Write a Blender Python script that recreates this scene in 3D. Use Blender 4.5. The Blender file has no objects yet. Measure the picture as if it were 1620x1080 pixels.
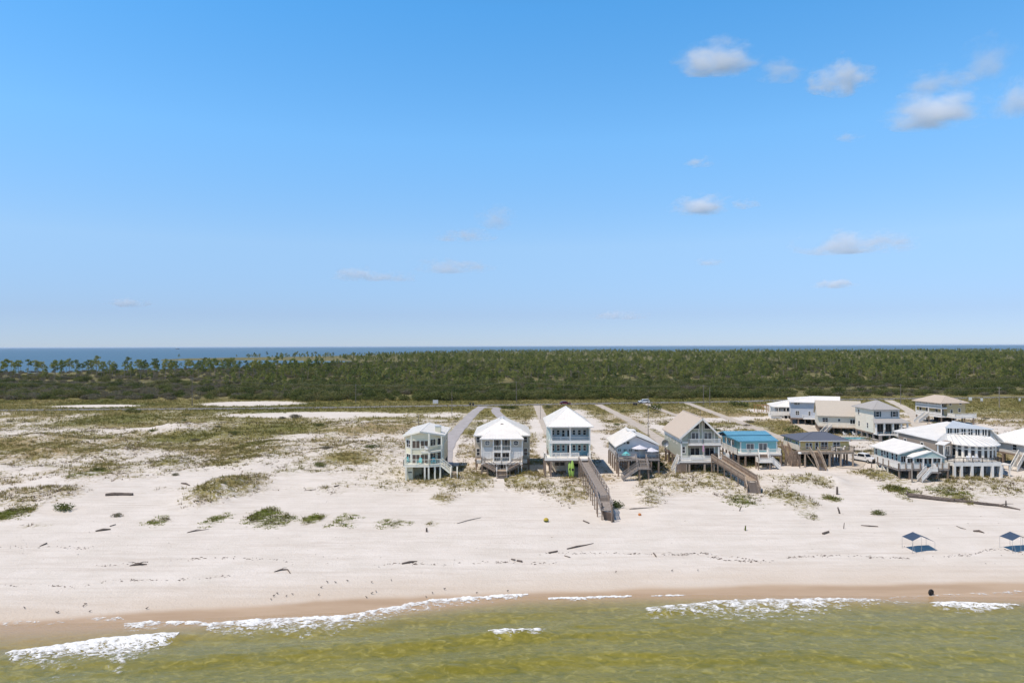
import bpy, math, random
import numpy as np
from mathutils import Vector, Matrix

rng = random.Random(11)
nprng = np.random.default_rng(5)
sc = bpy.context.scene
col = sc.collection
PI = math.pi

# ------------------------------------------------------------------ camera
FPX = 1100.0                       # focal length in photo pixels (1620 wide)
CAMZ = 27.0
PITCH = math.atan(7.3 / 1100.0)
ROLL = math.atan(5.0 / 1620.0)
_f = Vector((0, math.cos(PITCH), math.sin(PITCH)))
_r0 = Vector((1, 0, 0))
_u0 = Vector((0, -math.sin(PITCH), math.cos(PITCH)))
_r = _r0 * math.cos(ROLL) - _u0 * math.sin(ROLL)
_u = _u0 * math.cos(ROLL) + _r0 * math.sin(ROLL)
cam_data = bpy.data.cameras.new('camera')
cam_data.sensor_width = 36.0
cam_data.lens = FPX / 1620.0 * 36.0
cam_data.clip_start = 1.0
cam_data.clip_end = 200000.0
cam = bpy.data.objects.new('camera', cam_data)
m = Matrix((_r, _u, -_f)).transposed().to_4x4()
m.translation = Vector((0, 0, CAMZ))
cam.matrix_world = m
col.objects.link(cam)
sc.camera = cam

# ------------------------------------------------------------------ sky, sun, exposure
SUN_DIR = Vector((-0.40, -0.24, 0.885)).normalized()
SUN_EL = math.asin(SUN_DIR.z)
world = bpy.data.worlds.new('World')
sc.world = world
world.use_nodes = True
wn = world.node_tree.nodes
wl = world.node_tree.links
wn.clear()
wo = wn.new('ShaderNodeOutputWorld')
bg = wn.new('ShaderNodeBackground')
sky = wn.new('ShaderNodeTexSky')
sky.sky_type = 'NISHITA'
sky.sun_disc = False
sky.sun_elevation = SUN_EL
sky.sun_rotation = math.atan2(SUN_DIR.x, SUN_DIR.y)
sky.altitude = 30
sky.air_density = 0.6
sky.dust_density = 0.0
sky.ozone_density = 6.0
bg.inputs['Strength'].default_value = 0.15
# the clear deep blue of this day: the sky's own colour graded by height above the horizon, all the way round
tcw = wn.new('ShaderNodeTexCoord')
sep = wn.new('ShaderNodeSeparateXYZ')
wl.new(tcw.outputs['Generated'], sep.inputs[0])
ramp = wn.new('ShaderNodeValToRGB')
_st = [(0.0, (0.41, 0.41, 0.49)), (0.045, (0.57, 0.52, 0.54)), (0.14, (1.06, 0.99, 0.83)), (0.28, (1.08, 1.44, 1.30)), (0.44, (0.78, 1.55, 1.56)), (0.70, (0.44, 0.50, 0.50)), (1.0, (0.42, 0.43, 0.42))]
while len(ramp.color_ramp.elements) < len(_st): ramp.color_ramp.elements.new(0.5)
for e, (ps, c) in zip(ramp.color_ramp.elements, _st):
    e.position = ps; e.color = (c[0], c[1], c[2], 1)
wl.new(sep.outputs['Z'], ramp.inputs[0])
mulw = wn.new('ShaderNodeMix'); mulw.data_type = 'RGBA'; mulw.blend_type = 'MULTIPLY'; mulw.inputs['Factor'].default_value = 1.0
wl.new(sky.outputs[0], mulw.inputs['A']); wl.new(ramp.outputs[0], mulw.inputs['B'])
wl.new(mulw.outputs['Result'], bg.inputs['Color'])
wl.new(bg.outputs[0], wo.inputs['Surface'])
sun_data = bpy.data.lights.new('sun', 'SUN')
sun_data.energy = 3.15
sun_data.angle = math.radians(0.5)
sun_data.color = (1.0, 0.885, 0.765)
sun = bpy.data.objects.new('sun', sun_data)
sun.rotation_euler = (-SUN_DIR).to_track_quat('-Z', 'Y').to_euler()
sun.location = (-200, -50, 450)
col.objects.link(sun)
sc.view_settings.view_transform = 'Standard'
sc.view_settings.look = 'None'
sc.view_settings.exposure = 0.50
sc.view_settings.gamma = 1.0
sc.view_settings.use_curve_mapping = False
sc.cycles.max_bounces = 20
sc.cycles.diffuse_bounces = 3
sc.cycles.volume_bounces = 18
sc.cycles.transparent_max_bounces = 8
sc.cycles.caustics_reflective = False
sc.cycles.caustics_refractive = False

# ------------------------------------------------------------------ generic helpers
def ray(px, py):
    return _f * FPX + _r * (px - 810.0) + _u * (540.0 - py)

def at_z(px, py, z):
    d = ray(px, py)
    t = (z - CAMZ) / d.z
    return Vector((d.x * t, d.y * t, z))

def at_y(px, py, Y):
    d = ray(px, py)
    t = Y / d.y
    return Vector((d.x * t, Y, CAMZ + d.z * t))

def proj_np(x, y, z):
    vx, vy, vz = x, y, z - CAMZ
    d = vx * _f.x + vy * _f.y + vz * _f.z
    d = np.maximum(d, 1e-3)
    px = 810 + FPX * (vx * _r.x + vy * _r.y + vz * _r.z) / d
    py = 540 - FPX * (vx * _u.x + vy * _u.y + vz * _u.z) / d
    return px, py

_tab = np.random.default_rng(99).random((256, 256)).astype(np.float64)

def vnoise(x, y, seed=0):
    x = np.asarray(x, float) + seed * 17.13
    y = np.asarray(y, float) + seed * 31.71
    ix = np.floor(x).astype(int); iy = np.floor(y).astype(int)
    fx = x - ix; fy = y - iy
    fx = fx * fx * (3 - 2 * fx); fy = fy * fy * (3 - 2 * fy)
    a = _tab[ix & 255, iy & 255]; b = _tab[(ix + 1) & 255, iy & 255]
    c = _tab[ix & 255, (iy + 1) & 255]; d = _tab[(ix + 1) & 255, (iy + 1) & 255]
    return ((a * (1 - fx) + b * fx) * (1 - fy) + (c * (1 - fx) + d * fx) * fy) * 2 - 1

def fbm(x, y, octv=4, seed=0):
    s = 0.0; amp = 1.0; tot = 0.0; k = 1.0
    for i in range(octv):
        s = s + amp * vnoise(np.asarray(x) * k, np.asarray(y) * k, seed + i * 3)
        tot += amp; amp *= 0.5; k *= 2.03
    return s / tot

def sstep(a, b, x):
    t = np.clip((np.asarray(x, float) - a) / (b - a), 0, 1)
    return t * t * (3 - 2 * t)

def tag(o, label=None, cat=None, group=None, kind=None):
    if label: o['label'] = label
    if cat: o['category'] = cat
    if group: o['group'] = group
    if kind: o['kind'] = kind
    return o

def empty(name, loc, rz=0.0):
    o = bpy.data.objects.new(name, None)
    o.location = loc
    o.rotation_euler = (0, 0, rz)
    o.empty_display_size = 0.3
    col.objects.link(o)
    return o

def inst(name, me, parent=None, loc=(0, 0, 0), rot=(0, 0, 0), scl=None):
    o = bpy.data.objects.new(name, me)
    if parent is not None: o.parent = parent
    o.location = loc
    o.rotation_euler = rot
    if scl is not None: o.scale = scl
    col.objects.link(o)
    return o

def copy_tree(o, parent=None):
    c = o.copy()
    col.objects.link(c)
    if parent is not None: c.parent = parent
    for ch in list(o.children):
        copy_tree(ch, c)
    return c

def npmesh(name, V, F, mats=(), smooth=False, attrs=None, midx=None):
    V = np.asarray(V, dtype=np.float32); F = np.asarray(F, dtype=np.int32)
    n = F.shape[1]
    me = bpy.data.meshes.new(name)
    me.vertices.add(len(V)); me.vertices.foreach_set('co', V.ravel())
    me.loops.add(F.size); me.loops.foreach_set('vertex_index', F.ravel())
    me.polygons.add(len(F))
    me.polygons.foreach_set('loop_start', np.arange(0, F.size, n, dtype=np.int32))
    if midx is not None:
        me.polygons.foreach_set('material_index', np.asarray(midx, dtype=np.int32))
    me.update(calc_edges=True)
    me.polygons.foreach_set('use_smooth', np.full(len(F), smooth, dtype=bool))
    for mt in mats: me.materials.append(mt)
    if attrs:
        for k, v in attrs.items():
            a = me.attributes.new(k, 'FLOAT', 'POINT')
            a.data.foreach_set('value', np.asarray(v, dtype=np.float32))
    me.update()
    return me

class MB:
    """collects simple shapes and links them as one mesh object"""
    def __init__(s): s.v = []; s.f = []
    def poly(s, pts):
        n = len(s.v); s.v.extend([tuple(p) for p in pts]); s.f.append(tuple(range(n, n + len(pts)))); return s
    def hexa(s, b, t):
        n = len(s.v); k = len(b)
        s.v.extend([tuple(p) for p in b]); s.v.extend([tuple(p) for p in t])
        s.f.append(tuple(range(n + k - 1, n - 1, -1))); s.f.append(tuple(range(n + k, n + 2 * k)))
        for i in range(k):
            j = (i + 1) % k
            s.f.append((n + i, n + j, n + k + j, n + k + i))
        return s
    def box(s, x0, x1, y0, y1, z0, z1):
        if x0 > x1: x0, x1 = x1, x0
        if y0 > y1: y0, y1 = y1, y0
        if z0 > z1: z0, z1 = z1, z0
        return s.hexa([(x0, y0, z0), (x1, y0, z0), (x1, y1, z0), (x0, y1, z0)],
                      [(x0, y0, z1), (x1, y0, z1), (x1, y1, z1), (x0, y1, z1)])
    def bar(s, p, q, w=0.08, h=None):
        p = Vector(p); q = Vector(q); h = w if h is None else h
        d = (q - p).normalized()
        side = d.cross(Vector((0, 0, 1)))
        if side.length < 1e-3: side = Vector((1, 0, 0))
        side.normalize(); up = side.cross(d).normalized()
        a = side * (w / 2); b = up * (h / 2)
        return s.hexa([p - a - b, p + a - b, p + a + b, p - a + b], [q - a - b, q + a - b, q + a + b, q - a + b])
    def cyl(s, p, q, r0, r1=None, n=8):
        p = Vector(p); q = Vector(q); r1 = r0 if r1 is None else r1
        d = (q - p).normalized()
        a = d.orthogonal().normalized(); b = d.cross(a)
        A = [p + (a * math.cos(2 * PI * i / n) + b * math.sin(2 * PI * i / n)) * r0 for i in range(n)]
        B = [q + (a * math.cos(2 * PI * i / n) + b * math.sin(2 * PI * i / n)) * r1 for i in range(n)]
        return s.hexa(A, B)
    def tube(s, pts, rad, n=7):
        for i in range(len(pts) - 1):
            s.cyl(pts[i], pts[i + 1], rad[i], rad[i + 1], n)
        return s
    def slab(s, verts, faces, th):
        """roof-like sheet given a thickness downwards"""
        n = len(s.v); k = len(verts)
        s.v.extend([tuple(p) for p in verts]); s.v.extend([(p[0], p[1], p[2] - th) for p in verts])
        edge = {}
        for f in faces:
            s.f.append(tuple(n + i for i in f)); s.f.append(tuple(n + k + i for i in reversed(f)))
            for i in range(len(f)):
                e = (f[i], f[(i + 1) % len(f)])
                edge[e] = 1
        for (a, b) in list(edge):
            if (b, a) not in edge:
                s.f.append((n + b, n + a, n + k + a, n + k + b))
        return s
    def mesh(s, name, mat):
        me = bpy.data.meshes.new(name)
        me.from_pydata(s.v, [], s.f)
        if mat: me.materials.append(mat)
        me.update()
        return me
    def build(s, name, mat, parent=None, loc=(0, 0, 0), kind=None, smooth=False):
        if not s.f: return None
        me = s.mesh(name, mat)
        if smooth:
            for p in me.polygons: p.use_smooth = True
        o = inst(name, me, parent, loc)
        if kind: o['kind'] = kind
        return o

# ------------------------------------------------------------------ materials
def newmat(name):
    mt = bpy.data.materials.new(name)
    mt.use_nodes = True
    nt = mt.node_tree
    b = nt.nodes.get('Principled BSDF')
    return mt, nt, b

def rgb(c): return (c[0], c[1], c[2], 1.0)

def mat(name, c, rough=0.6, var=0.12, scale=1.5, metal=0.0, spec=0.4, stretch=(1, 1, 1), bump=0.0, c2=None):
    mt, nt, b = newmat(name)
    N, L = nt.nodes, nt.links
    b.inputs['Roughness'].default_value = rough
    b.inputs['Metallic'].default_value = metal
    b.inputs['Specular IOR Level'].default_value = spec
    tc = N.new('ShaderNodeTexCoord')
    mp = N.new('ShaderNodeMapping'); mp.inputs['Scale'].default_value = stretch
    L.new(tc.outputs['Object'], mp.inputs['Vector'])
    n1 = N.new('ShaderNodeTexNoise'); n1.inputs['Scale'].default_value = scale; n1.inputs['Detail'].default_value = 6
    n1.inputs['Roughness'].default_value = 0.65
    L.new(mp.outputs[0], n1.inputs['Vector'])
    mr = N.new('ShaderNodeMapRange')
    mr.inputs[1].default_value = 0.3; mr.inputs[2].default_value = 0.7
    L.new(n1.outputs['Fac'], mr.inputs[0])
    mx = N.new('ShaderNodeMix'); mx.data_type = 'RGBA'
    d = c2 if c2 else tuple(x * (1 - 2 * var) for x in c)
    e = c if c2 else tuple(min(1, x * (1 + var * 0.5)) for x in c)
    mx.inputs['A'].default_value = rgb(d); mx.inputs['B'].default_value = rgb(e)
    L.new(mr.outputs[0], mx.inputs['Factor'])
    L.new(mx.outputs['Result'], b.inputs['Base Color'])
    if bump > 0:
        bp = N.new('ShaderNodeBump'); bp.inputs['Strength'].default_value = bump; bp.inputs['Distance'].default_value = 0.03
        L.new(n1.outputs['Fac'], bp.inputs['Height']); L.new(bp.outputs[0], b.inputs['Normal'])
    return mt

def siding(name, c, pitch=0.2, rough=0.65):
    """lap siding: courses give fine relief, boards differ a little in tone"""
    mt = mat(name, c, rough, 0.07, 0.8, stretch=(1, 1, 3))
    nt = mt.node_tree; N, L = nt.nodes, nt.links
    b = N.get('Principled BSDF')
    tc = [n for n in N if n.type == 'TEX_COORD'][0]
    wv = N.new('ShaderNodeTexWave'); wv.wave_type = 'BANDS'; wv.bands_direction = 'Z'; wv.wave_profile = 'SAW'
    wv.inputs['Scale'].default_value = 1.0 / pitch * 0.314
    L.new(tc.outputs['Object'], wv.inputs['Vector'])
    bp = N.new('ShaderNodeBump'); bp.inputs['Strength'].default_value = 0.5; bp.inputs['Distance'].default_value = 0.02
    L.new(wv.outputs['Fac'], bp.inputs['Height']); L.new(bp.outputs[0], b.inputs['Normal'])
    return mt

M = {}
M['white'] = mat('white_paint', (0.82, 0.79, 0.73), 0.5, 0.06)
M['cream_trim'] = mat('cream_paint', (0.79, 0.77, 0.66), 0.5, 0.06)
M['metal_white'] = mat('white_metal_roofing', (0.80, 0.78, 0.74), 0.5, 0.05, 0.7, spec=0.5)
M['metal_grey'] = mat('pale_grey_metal_roofing', (0.56, 0.59, 0.61), 0.45, 0.08, 0.7, spec=0.5)
M['metal_blue'] = mat('sky_blue_metal_roofing', (0.115, 0.32, 0.46), 0.55, 0.08, 0.6)
M['shingle_tan'] = mat('tan_shingle', (0.53, 0.45, 0.37), 0.85, 0.12, 6, bump=0.3)
M['shingle_grey'] = mat('warm_grey_shingle', (0.40, 0.385, 0.37), 0.85, 0.12, 6, bump=0.3)
M['shingle_beige'] = mat('beige_shingle', (0.50, 0.45, 0.38), 0.85, 0.1, 6, bump=0.3)
M['shingle_navy'] = mat('slate_blue_shingle', (0.115, 0.13, 0.17), 0.8, 0.15, 6, bump=0.3)
M['sage'] = siding('sage_siding', (0.74, 0.70, 0.52))
M['sage2'] = siding('grey_sage_siding', (0.43, 0.44, 0.35))
M['taupe'] = siding('taupe_grey_siding', (0.56, 0.49, 0.385))
M['teal'] = siding('turquoise_siding', (0.24, 0.52, 0.54))
M['teal_deep'] = siding('deep_turquoise_siding', (0.13, 0.42, 0.50))
M['lilac'] = siding('periwinkle_siding', (0.62, 0.61, 0.62))
M['yellow'] = siding('pale_yellow_siding', (0.72, 0.55, 0.23))
M['ochre'] = siding('ochre_siding', (0.52, 0.42, 0.23))
M['aqua'] = siding('pale_aqua_siding', (0.52, 0.64, 0.58))
M['bluegrey'] = siding('blue_grey_siding', (0.48, 0.51, 0.56))
M['offwhite'] = siding('off_white_siding', (0.80, 0.73, 0.60))
M['palegrey'] = siding('pale_grey_siding', (0.66, 0.64, 0.60))
M['paleblue'] = siding('pale_blue_siding', (0.60, 0.63, 0.64))
M['blueteal'] = siding('blue_teal_siding', (0.27, 0.46, 0.50))
M['sunlit_aqua'] = siding('sunlit_aqua_siding', (0.62, 0.72, 0.66))  # sunlight on the side walls put into a paler colour
M['brownwall'] = siding('brown_siding', (0.32, 0.26, 0.21))
M['wood'] = mat('weathered_wood', (0.30, 0.225, 0.17), 0.85, 0.2, 3, stretch=(1, 1, 0.3), bump=0.2)
M['wood_grey'] = mat('grey_weathered_wood', (0.34, 0.30, 0.27), 0.85, 0.2, 3, stretch=(1, 1, 0.3), bump=0.2)
M['wood_tan'] = mat('tan_deck_wood', (0.42, 0.34, 0.26), 0.85, 0.18, 3, bump=0.2)
M['wood_dark'] = mat('dark_treated_wood', (0.16, 0.115, 0.09), 0.85, 0.2, 3, bump=0.2)
M['concrete'] = mat('concrete', (0.42, 0.41, 0.39), 0.85, 0.12, 1.2)
M['glass'] = mat('window_glass', (0.018, 0.024, 0.032), 0.06, 0.2, 0.6, spec=0.5)
M['glass_pale'] = mat('curtained_glass', (0.16, 0.17, 0.18), 0.15, 0.3, 1.5, spec=0.5)
M['glass_brown'] = mat('blind_behind_glass', (0.12, 0.085, 0.065), 0.12, 0.3, 1.5, spec=0.5)
M['dark'] = mat('dark_interior', (0.03, 0.028, 0.026), 0.9, 0.1)  # near-black; on walls beneath the houses it paints the shade there
M['shutter'] = mat('dark_green_shutter', (0.03, 0.05, 0.055), 0.6, 0.1)
M['iron'] = mat('dark_railing', (0.05, 0.04, 0.035), 0.6, 0.1)
M['steel'] = mat('grey_steel', (0.45, 0.46, 0.47), 0.4, 0.08, metal=0.6)
M['turq_plastic'] = mat('turquoise_plastic', (0.12, 0.50, 0.52), 0.5, 0.08)
M['white_plastic'] = mat('white_plastic', (0.78, 0.78, 0.78), 0.45, 0.05)
M['green_plastic'] = mat('lime_green_plastic', (0.34, 0.52, 0.11), 0.4, 0.08)
M['bark'] = mat('pine_bark', (0.30, 0.25, 0.20), 0.95, 0.25, 2.0)
M['driftwood'] = mat('driftwood_grey_brown', (0.155, 0.125, 0.105), 0.95, 0.3, 4, bump=0.4)
M['driftpale'] = mat('pale_driftwood', (0.34, 0.30, 0.26), 0.95, 0.25, 4, bump=0.4)
M['pole'] = mat('utility_pole_wood', (0.21, 0.18, 0.155), 0.9, 0.2, 2)
M['asphalt'] = mat('asphalt', (0.17, 0.165, 0.17), 0.9, 0.1, 0.35)
M['paint_yellow'] = mat('yellow_road_paint', (0.6, 0.42, 0.06), 0.7, 0.15)
M['paint_white'] = mat('white_road_paint', (0.7, 0.7, 0.68), 0.7, 0.15)
M['tyre'] = mat('black_rubber', (0.02, 0.02, 0.02), 0.8, 0.1)
M['navy_cloth'] = mat('navy_canopy_cloth', (0.045, 0.075, 0.13), 0.85, 0.1, 3)

def leafmat(name, cols, rough=0.75, each=True):
    """leaf colour varies leaf by leaf and plant by plant"""
    mt, nt, b = newmat(name)
    N, L = nt.nodes, nt.links
    b.inputs['Roughness'].default_value = rough
    b.inputs['Specular IOR Level'].default_value = 0.15
    at = N.new('ShaderNodeAttribute'); at.attribute_name = 'tint'
    oi = N.new('ShaderNodeObjectInfo')
    ad = N.new('ShaderNodeMath'); ad.operation = 'MULTIPLY_ADD'
    L.new(oi.outputs['Random'], ad.inputs[0]); ad.inputs[1].default_value = 0.55 if each else 0.0
    sb = N.new('ShaderNodeMath'); sb.operation = 'MULTIPLY'
    L.new(at.outputs['Fac'], sb.inputs[0]); sb.inputs[1].default_value = 0.45 if each else 0.5
    L.new(sb.outputs[0], ad.inputs[2])
    cr = N.new('ShaderNodeValToRGB')
    el = cr.color_ramp.elements
    while len(el) < len(cols): el.new(0.5)
    for i, c in enumerate(cols):
        el[i].position = i / (len(cols) - 1); el[i].color = rgb(c)
    L.new(ad.outputs[0], cr.inputs[0])
    L.new(cr.outputs[0], b.inputs['Base Color'])
    tr = N.new('ShaderNodeBsdfTranslucent'); L.new(cr.outputs[0], tr.inputs['Color'])
    mx = N.new('ShaderNodeMixShader'); mx.inputs[0].default_value = 0.4
    L.new(b.outputs[0], mx.inputs[1]); L.new(tr.outputs[0], mx.inputs[2])
    L.new(mx.outputs[0], N.get('Material Output').inputs['Surface'])
    return mt

M['needles'] = leafmat('pine_needles', [(0.055, 0.08, 0.022), (0.15, 0.19, 0.045), (0.28, 0.295, 0.075), (0.38, 0.33, 0.15)])
M['scrub'] = leafmat('scrub_leaves', [(0.045, 0.062, 0.02), (0.09, 0.115, 0.03), (0.16, 0.17, 0.05), (0.24, 0.21, 0.12)])
M['drygrey'] = leafmat('grey_brown_scrub', [(0.13, 0.115, 0.08), (0.18, 0.16, 0.11), (0.21, 0.19, 0.12), (0.15, 0.15, 0.07)])
M['beachgrass'] = leafmat('beach_grass', [(0.10, 0.105, 0.025), (0.18, 0.165, 0.045), (0.30, 0.25, 0.095), (0.44, 0.36, 0.19)], each=False)
M['drystalk'] = leafmat('dead_brown_stalks', [(0.10, 0.075, 0.055), (0.16, 0.12, 0.085), (0.22, 0.165, 0.11)], each=False)
M['vine'] = leafmat('green_dune_vine', [(0.15, 0.185, 0.03), (0.23, 0.26, 0.045), (0.32, 0.32, 0.07), (0.38, 0.34, 0.11)], each=False)
# ------------------------------------------------------------------ the lie of the land
_wl = [(0, 990), (200, 985), (400, 976), (540, 970), (700, 956), (820, 945), (1000, 941), (1230, 943), (1480, 945), (1620, 946)]
_wp = [at_z(a, b, 0.0) for a, b in _wl]
_wx = np.array([-400.0, -120.0] + [p.x for p in _wp] + [140.0, 400.0])
_wy = np.array([_wp[0].y - 40, _wp[0].y - 8] + [p.y for p in _wp] + [_wp[-1].y + 5, _wp[-1].y + 20])
_dl = [(0, 979), (120, 972), (240, 964), (400, 954), (540, 946), (700, 938), (850, 932), (1000, 927), (1200, 923), (1350, 921), (1620, 920)]
_dp = [at_z(a, b, 0.35) for a, b in _dl]
_dx = np.array([-400.0, -120.0] + [p.x for p in _dp] + [140.0, 400.0])
_dy = np.array([_dp[0].y - 40, _dp[0].y - 8] + [p.y for p in _dp] + [_dp[-1].y + 5, _dp[-1].y + 20])

def water_y(x): return np.interp(x, _wx, _wy)
def damp_y(x): return np.interp(x, _dx, _dy) + 0.5 * fbm(np.asarray(x) / 6.0, np.asarray(x) * 0, 3, 4)

def base_h(x, y):
    t = np.asarray(y, float) - water_y(x)
    return np.interp(t, [-80, -25, -8, -3, 0, 4, 12, 25, 40, 52, 64, 80, 140, 230, 260], [-2.6, -1.9, -0.9, -0.35, 0, 0.30, 0.75, 1.15, 1.5, 1.9, 2.3, 2.4, 2.3, 2.2, 2.1])

def span(x0, x1, y0, y1, z=2.2):
    """world centre and radii of a patch seen between these photograph columns and rows"""
    a = at_z((x0 + x1) / 2, y1, z); b = at_z((x0 + x1) / 2, y0, z)
    l = at_z(x0, (y0 + y1) / 2, z); r = at_z(x1, (y0 + y1) / 2, z)
    return (a.x + b.x) / 2, (a.y + b.y) / 2, max(0.4, (r.x - l.x) / 2), max(0.5, (b.y - a.y) / 2)

# dunes: x range, y range (photo), height, plant cover, greenness
MOUNDS = [
    (-30, 140, 768, 800, 1.1, 0.62, 0.35), (20, 150, 713, 732, 1.6, 0.40, 0.3), (150, 240, 706, 728, 1.6, 0.45, 0.35),
    (302, 408, 754, 798, 2.3, 0.72, 0.42), (690, 788, 743, 774, 1.0, 0.66, 0.45), (792, 866, 745, 770, 0.9, 0.66, 0.45),
    (842, 948, 756, 797, 0.9, 0.52, 0.45), (1012, 1100, 742, 778, 0.9, 0.50, 0.4), (1085, 1180, 743, 783, 1.0, 0.58, 0.5),
    (996, 1058, 766, 800, 0.7, 0.52, 0.5), (1215, 1325, 744, 768, 0.9, 0.62, 0.55), (1210, 1290, 768, 800, 0.8, 0.62, 0.6),
    (1360, 1432, 742, 762, 0.7, 0.66, 0.55), (1297, 1338, 747, 772, 0.6, 0.55, 0.5), (1470, 1640, 751, 782, 0.7, 0.50, 0.5),
    (1470, 1550, 768, 794, 0.5, 0.45, 0.5), (480, 660, 700, 730, 1.5, 0.40, 0.35), (250, 300, 724, 745, 0.9, 0.35, 0.4),
    (380, 470, 700, 725, 1.3, 0.45, 0.4), (235, 340, 668, 690, 1.6, 0.1, 0.3), (500, 640, 668, 690, 1.4, 0.2, 0.3),
    (-20, 120, 690, 706, 1.2, 0.2, 0.3), (330, 380, 686, 700, 1.3, 0.1, 0.3),
]
# flat plant patches: cover may be negative (bare sand)
PATCHES = [
    (115, 280, 655, 671, 0, 0.9, 0.75), (230, 365, 684, 701, 0, 0.95, 0.75), (350, 510, 668, 690, 0, 0.95, 0.72),
    (375, 432, 700, 713, 0, 0.9, 0.75), (145, 175, 688, 698, 0, 0.7, 0.7), (300, 440, 660, 668, 0, 0.8, 0.6),
    (392, 440, 797, 818, 0.3, 0.85, 0.95), (405, 470, 806, 824, 0.3, 0.7, 0.9), (476, 512, 806, 820, 0.25, 0.85, 0.9), (520, 570, 806, 824, 0.2, 0.5, 0.8),
    (595, 648, 811, 825, 0.2, 0.6, 0.8), (232, 272, 810, 822, 0.1, 0.6, 0.8), (326, 356, 805, 822, 0.2, 0.7, 0.85),
    (-10, 45, 799, 817, 0.3, 0.8, 0.8), (20, 100, 815, 828, 0.05, 0.25, 0.6), (370, 440, 722, 738, 0.4, 0.4, 0.5), (235, 300, 728, 738, 0.3, 0.6, 0.6),
    (120, 160, 746, 760, 0.3, 0.55, 0.8), (676, 728, 776, 794, 0.5, 0.55, 0.35), (670, 700, 812, 824, 0, 0.35, 0.6),
    (1150, 1205, 780, 794, 0.2, 0.55, 0.8), (1170, 1200, 745, 762, 0.3, 0.5, 0.6), (1397, 1443, 764, 777, 0.3, 0.8, 0.85),
    (1475, 1525, 768, 782, 0.2, 0.6, 0.8), (1505, 1530, 778, 793, 0.3, 0.7, 0.7), (1420, 1440, 776, 788, 0.2, 0.6, 0.7),
    (1300, 1330, 778, 788, 0.2, 0.7, 0.85), (1260, 1300, 800, 814, 0.0, 0.45, 0.8), (1366, 1386, 764, 780, 0.1, 0.5, 0.5),
    (560, 640, 735, 750, 0.2, 0.3, 0.5), (640, 720, 735, 756, 0.1, 0.35, 0.6), (1180, 1230, 728, 744, 0.2, 0.8, 0.7),
    (520, 560, 742, 756, 0.2, 0.3, 0.5), (440, 520, 735, 752, 0.1, 0.22, 0.6), (1320, 1400, 716, 740, 0.0, 0.5, 0.7),
    (935, 962, 680, 752, 0, -0.85, 0), (905, 945, 644, 690, 0, -0.5, 0), (842, 862, 648, 746, 0, -0.5, 0), (784, 797, 750, 780, 0, -0.9, 0),
    (1190, 1300, 738, 752, 0, -0.8, 0), (1330, 1372, 748, 790, 0, -0.9, 0), (1336, 1380, 722, 745, 0, -0.8, 0), (1560, 1640, 738, 754, 0, -0.5, 0),
    (350, 640, 652, 660, 0, -0.9, 0), (90, 215, 640, 644, 0, -1.5, 0), (330, 465, 635, 641, 0, -2.0, 0), (210, 330, 676, 684, 0, -0.5, 0),
    (1035, 1062, 668, 694, 0, -0.7, 0), (1150, 1260, 660, 666, 0, -0.6, 0), (1180, 1225, 648, 653, 0, -1.0, 0), (1545, 1625, 672, 690, 0, -0.7, 0),
    (1425, 1470, 652, 660, 0, -0.7, 0), (1440, 1462, 664, 700, 0, -0.8, 0), (700, 722, 700, 735, 0, -0.6, 0), (640, 760, 652, 662, 0, -0.35, 0),
    (1000, 1060, 652, 668, 0, -0.35, 0), (1255, 1330, 670, 678, 0, -0.6, 0), (1110, 1180, 660, 668, 0, -0.4, 0),
]
_mo = [(span(*q[:4]), q[4], q[5], q[6]) for q in MOUNDS + PATCHES]
# keep the dune noise away from the house row
def house_zone(x, y): return sstep(-32, -24, x) * sstep(118, 126, y) * (1 - sstep(250, 262, y))

def ground_h(x, y):
    x = np.asarray(x, float); y = np.asarray(y, float)
    z = base_h(x, y)
    dune = (1 - house_zone(x, y)) * sstep(40, 75, y - water_y(x)) * (1 - sstep(225, 262, y))
    left = 1 - sstep(-30, 30, x)
    n = fbm(x / 16.0, y / 9.0, 4, 2)
    z = z + dune * (0.25 + 0.75 * left) * (0.9 * np.maximum(n, -0.3) + 0.18 * fbm(x / 2.5, y / 2.0, 3, 21))
    z = z + 0.05 * fbm(x / 4.0, y / 3.0, 3, 7) * sstep(6, 20, y - water_y(x)) * (1 - sstep(225, 262, y))
    z = z + house_zone(x, y) * 0.12 * fbm(x / 9.0, y / 12.0, 2, 17)
    for (cx, cy, rx, ry), h, c, g in _mo:
        if h <= 0: continue
        q = ((x - cx) / rx) ** 2 + ((y - cy) / ry) ** 2
        k = q < 4
        if np.any(k):
            e = np.where(k, np.exp(-q * 1.6) * h * (0.85 + 0.35 * vnoise(x / 1.7, y / 1.7, 5)), 0)
            z = z + e
    # northern bay: low beyond the shore, with a spit
    far = y > 420
    if np.any(far):
        px, py = proj_np(x, y, np.zeros_like(x))
        shore = np.interp(px, [-400, 0, 250, 330, 420, 520, 600, 660, 760, 2200], [594, 592, 588, 585, 582, 577, 566, 559.5, 556.5, 554.5])
        shore = shore + 0.8 * fbm(px / 40.0, py * 0, 2, 13)
        spit = (np.abs(py - np.interp(px, [255, 300, 420, 470, 640], [569.8, 568.6, 567.4, 567.6, 566.0])) < np.interp(px, [250, 300, 420, 640], [0.1, 0.9, 2.0, 5.0])) & (px > 255) & (px < 700)
        spit2 = (np.abs(py - 579.5) < np.interp(px, [400, 460, 560, 640], [0.1, 1.2, 3.0, 5.0])) & (px > 400) & (px < 700)
        land = (py > shore) | spit | spit2
        z = np.where(far & ~land, -2.0, np.where(far, 1.4 + 0.3 * fbm(x / 40, y / 40, 2, 3), z))
    return z

def gz(x, y): return float(ground_h(np.array([x]), np.array([y]))[0])

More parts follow.
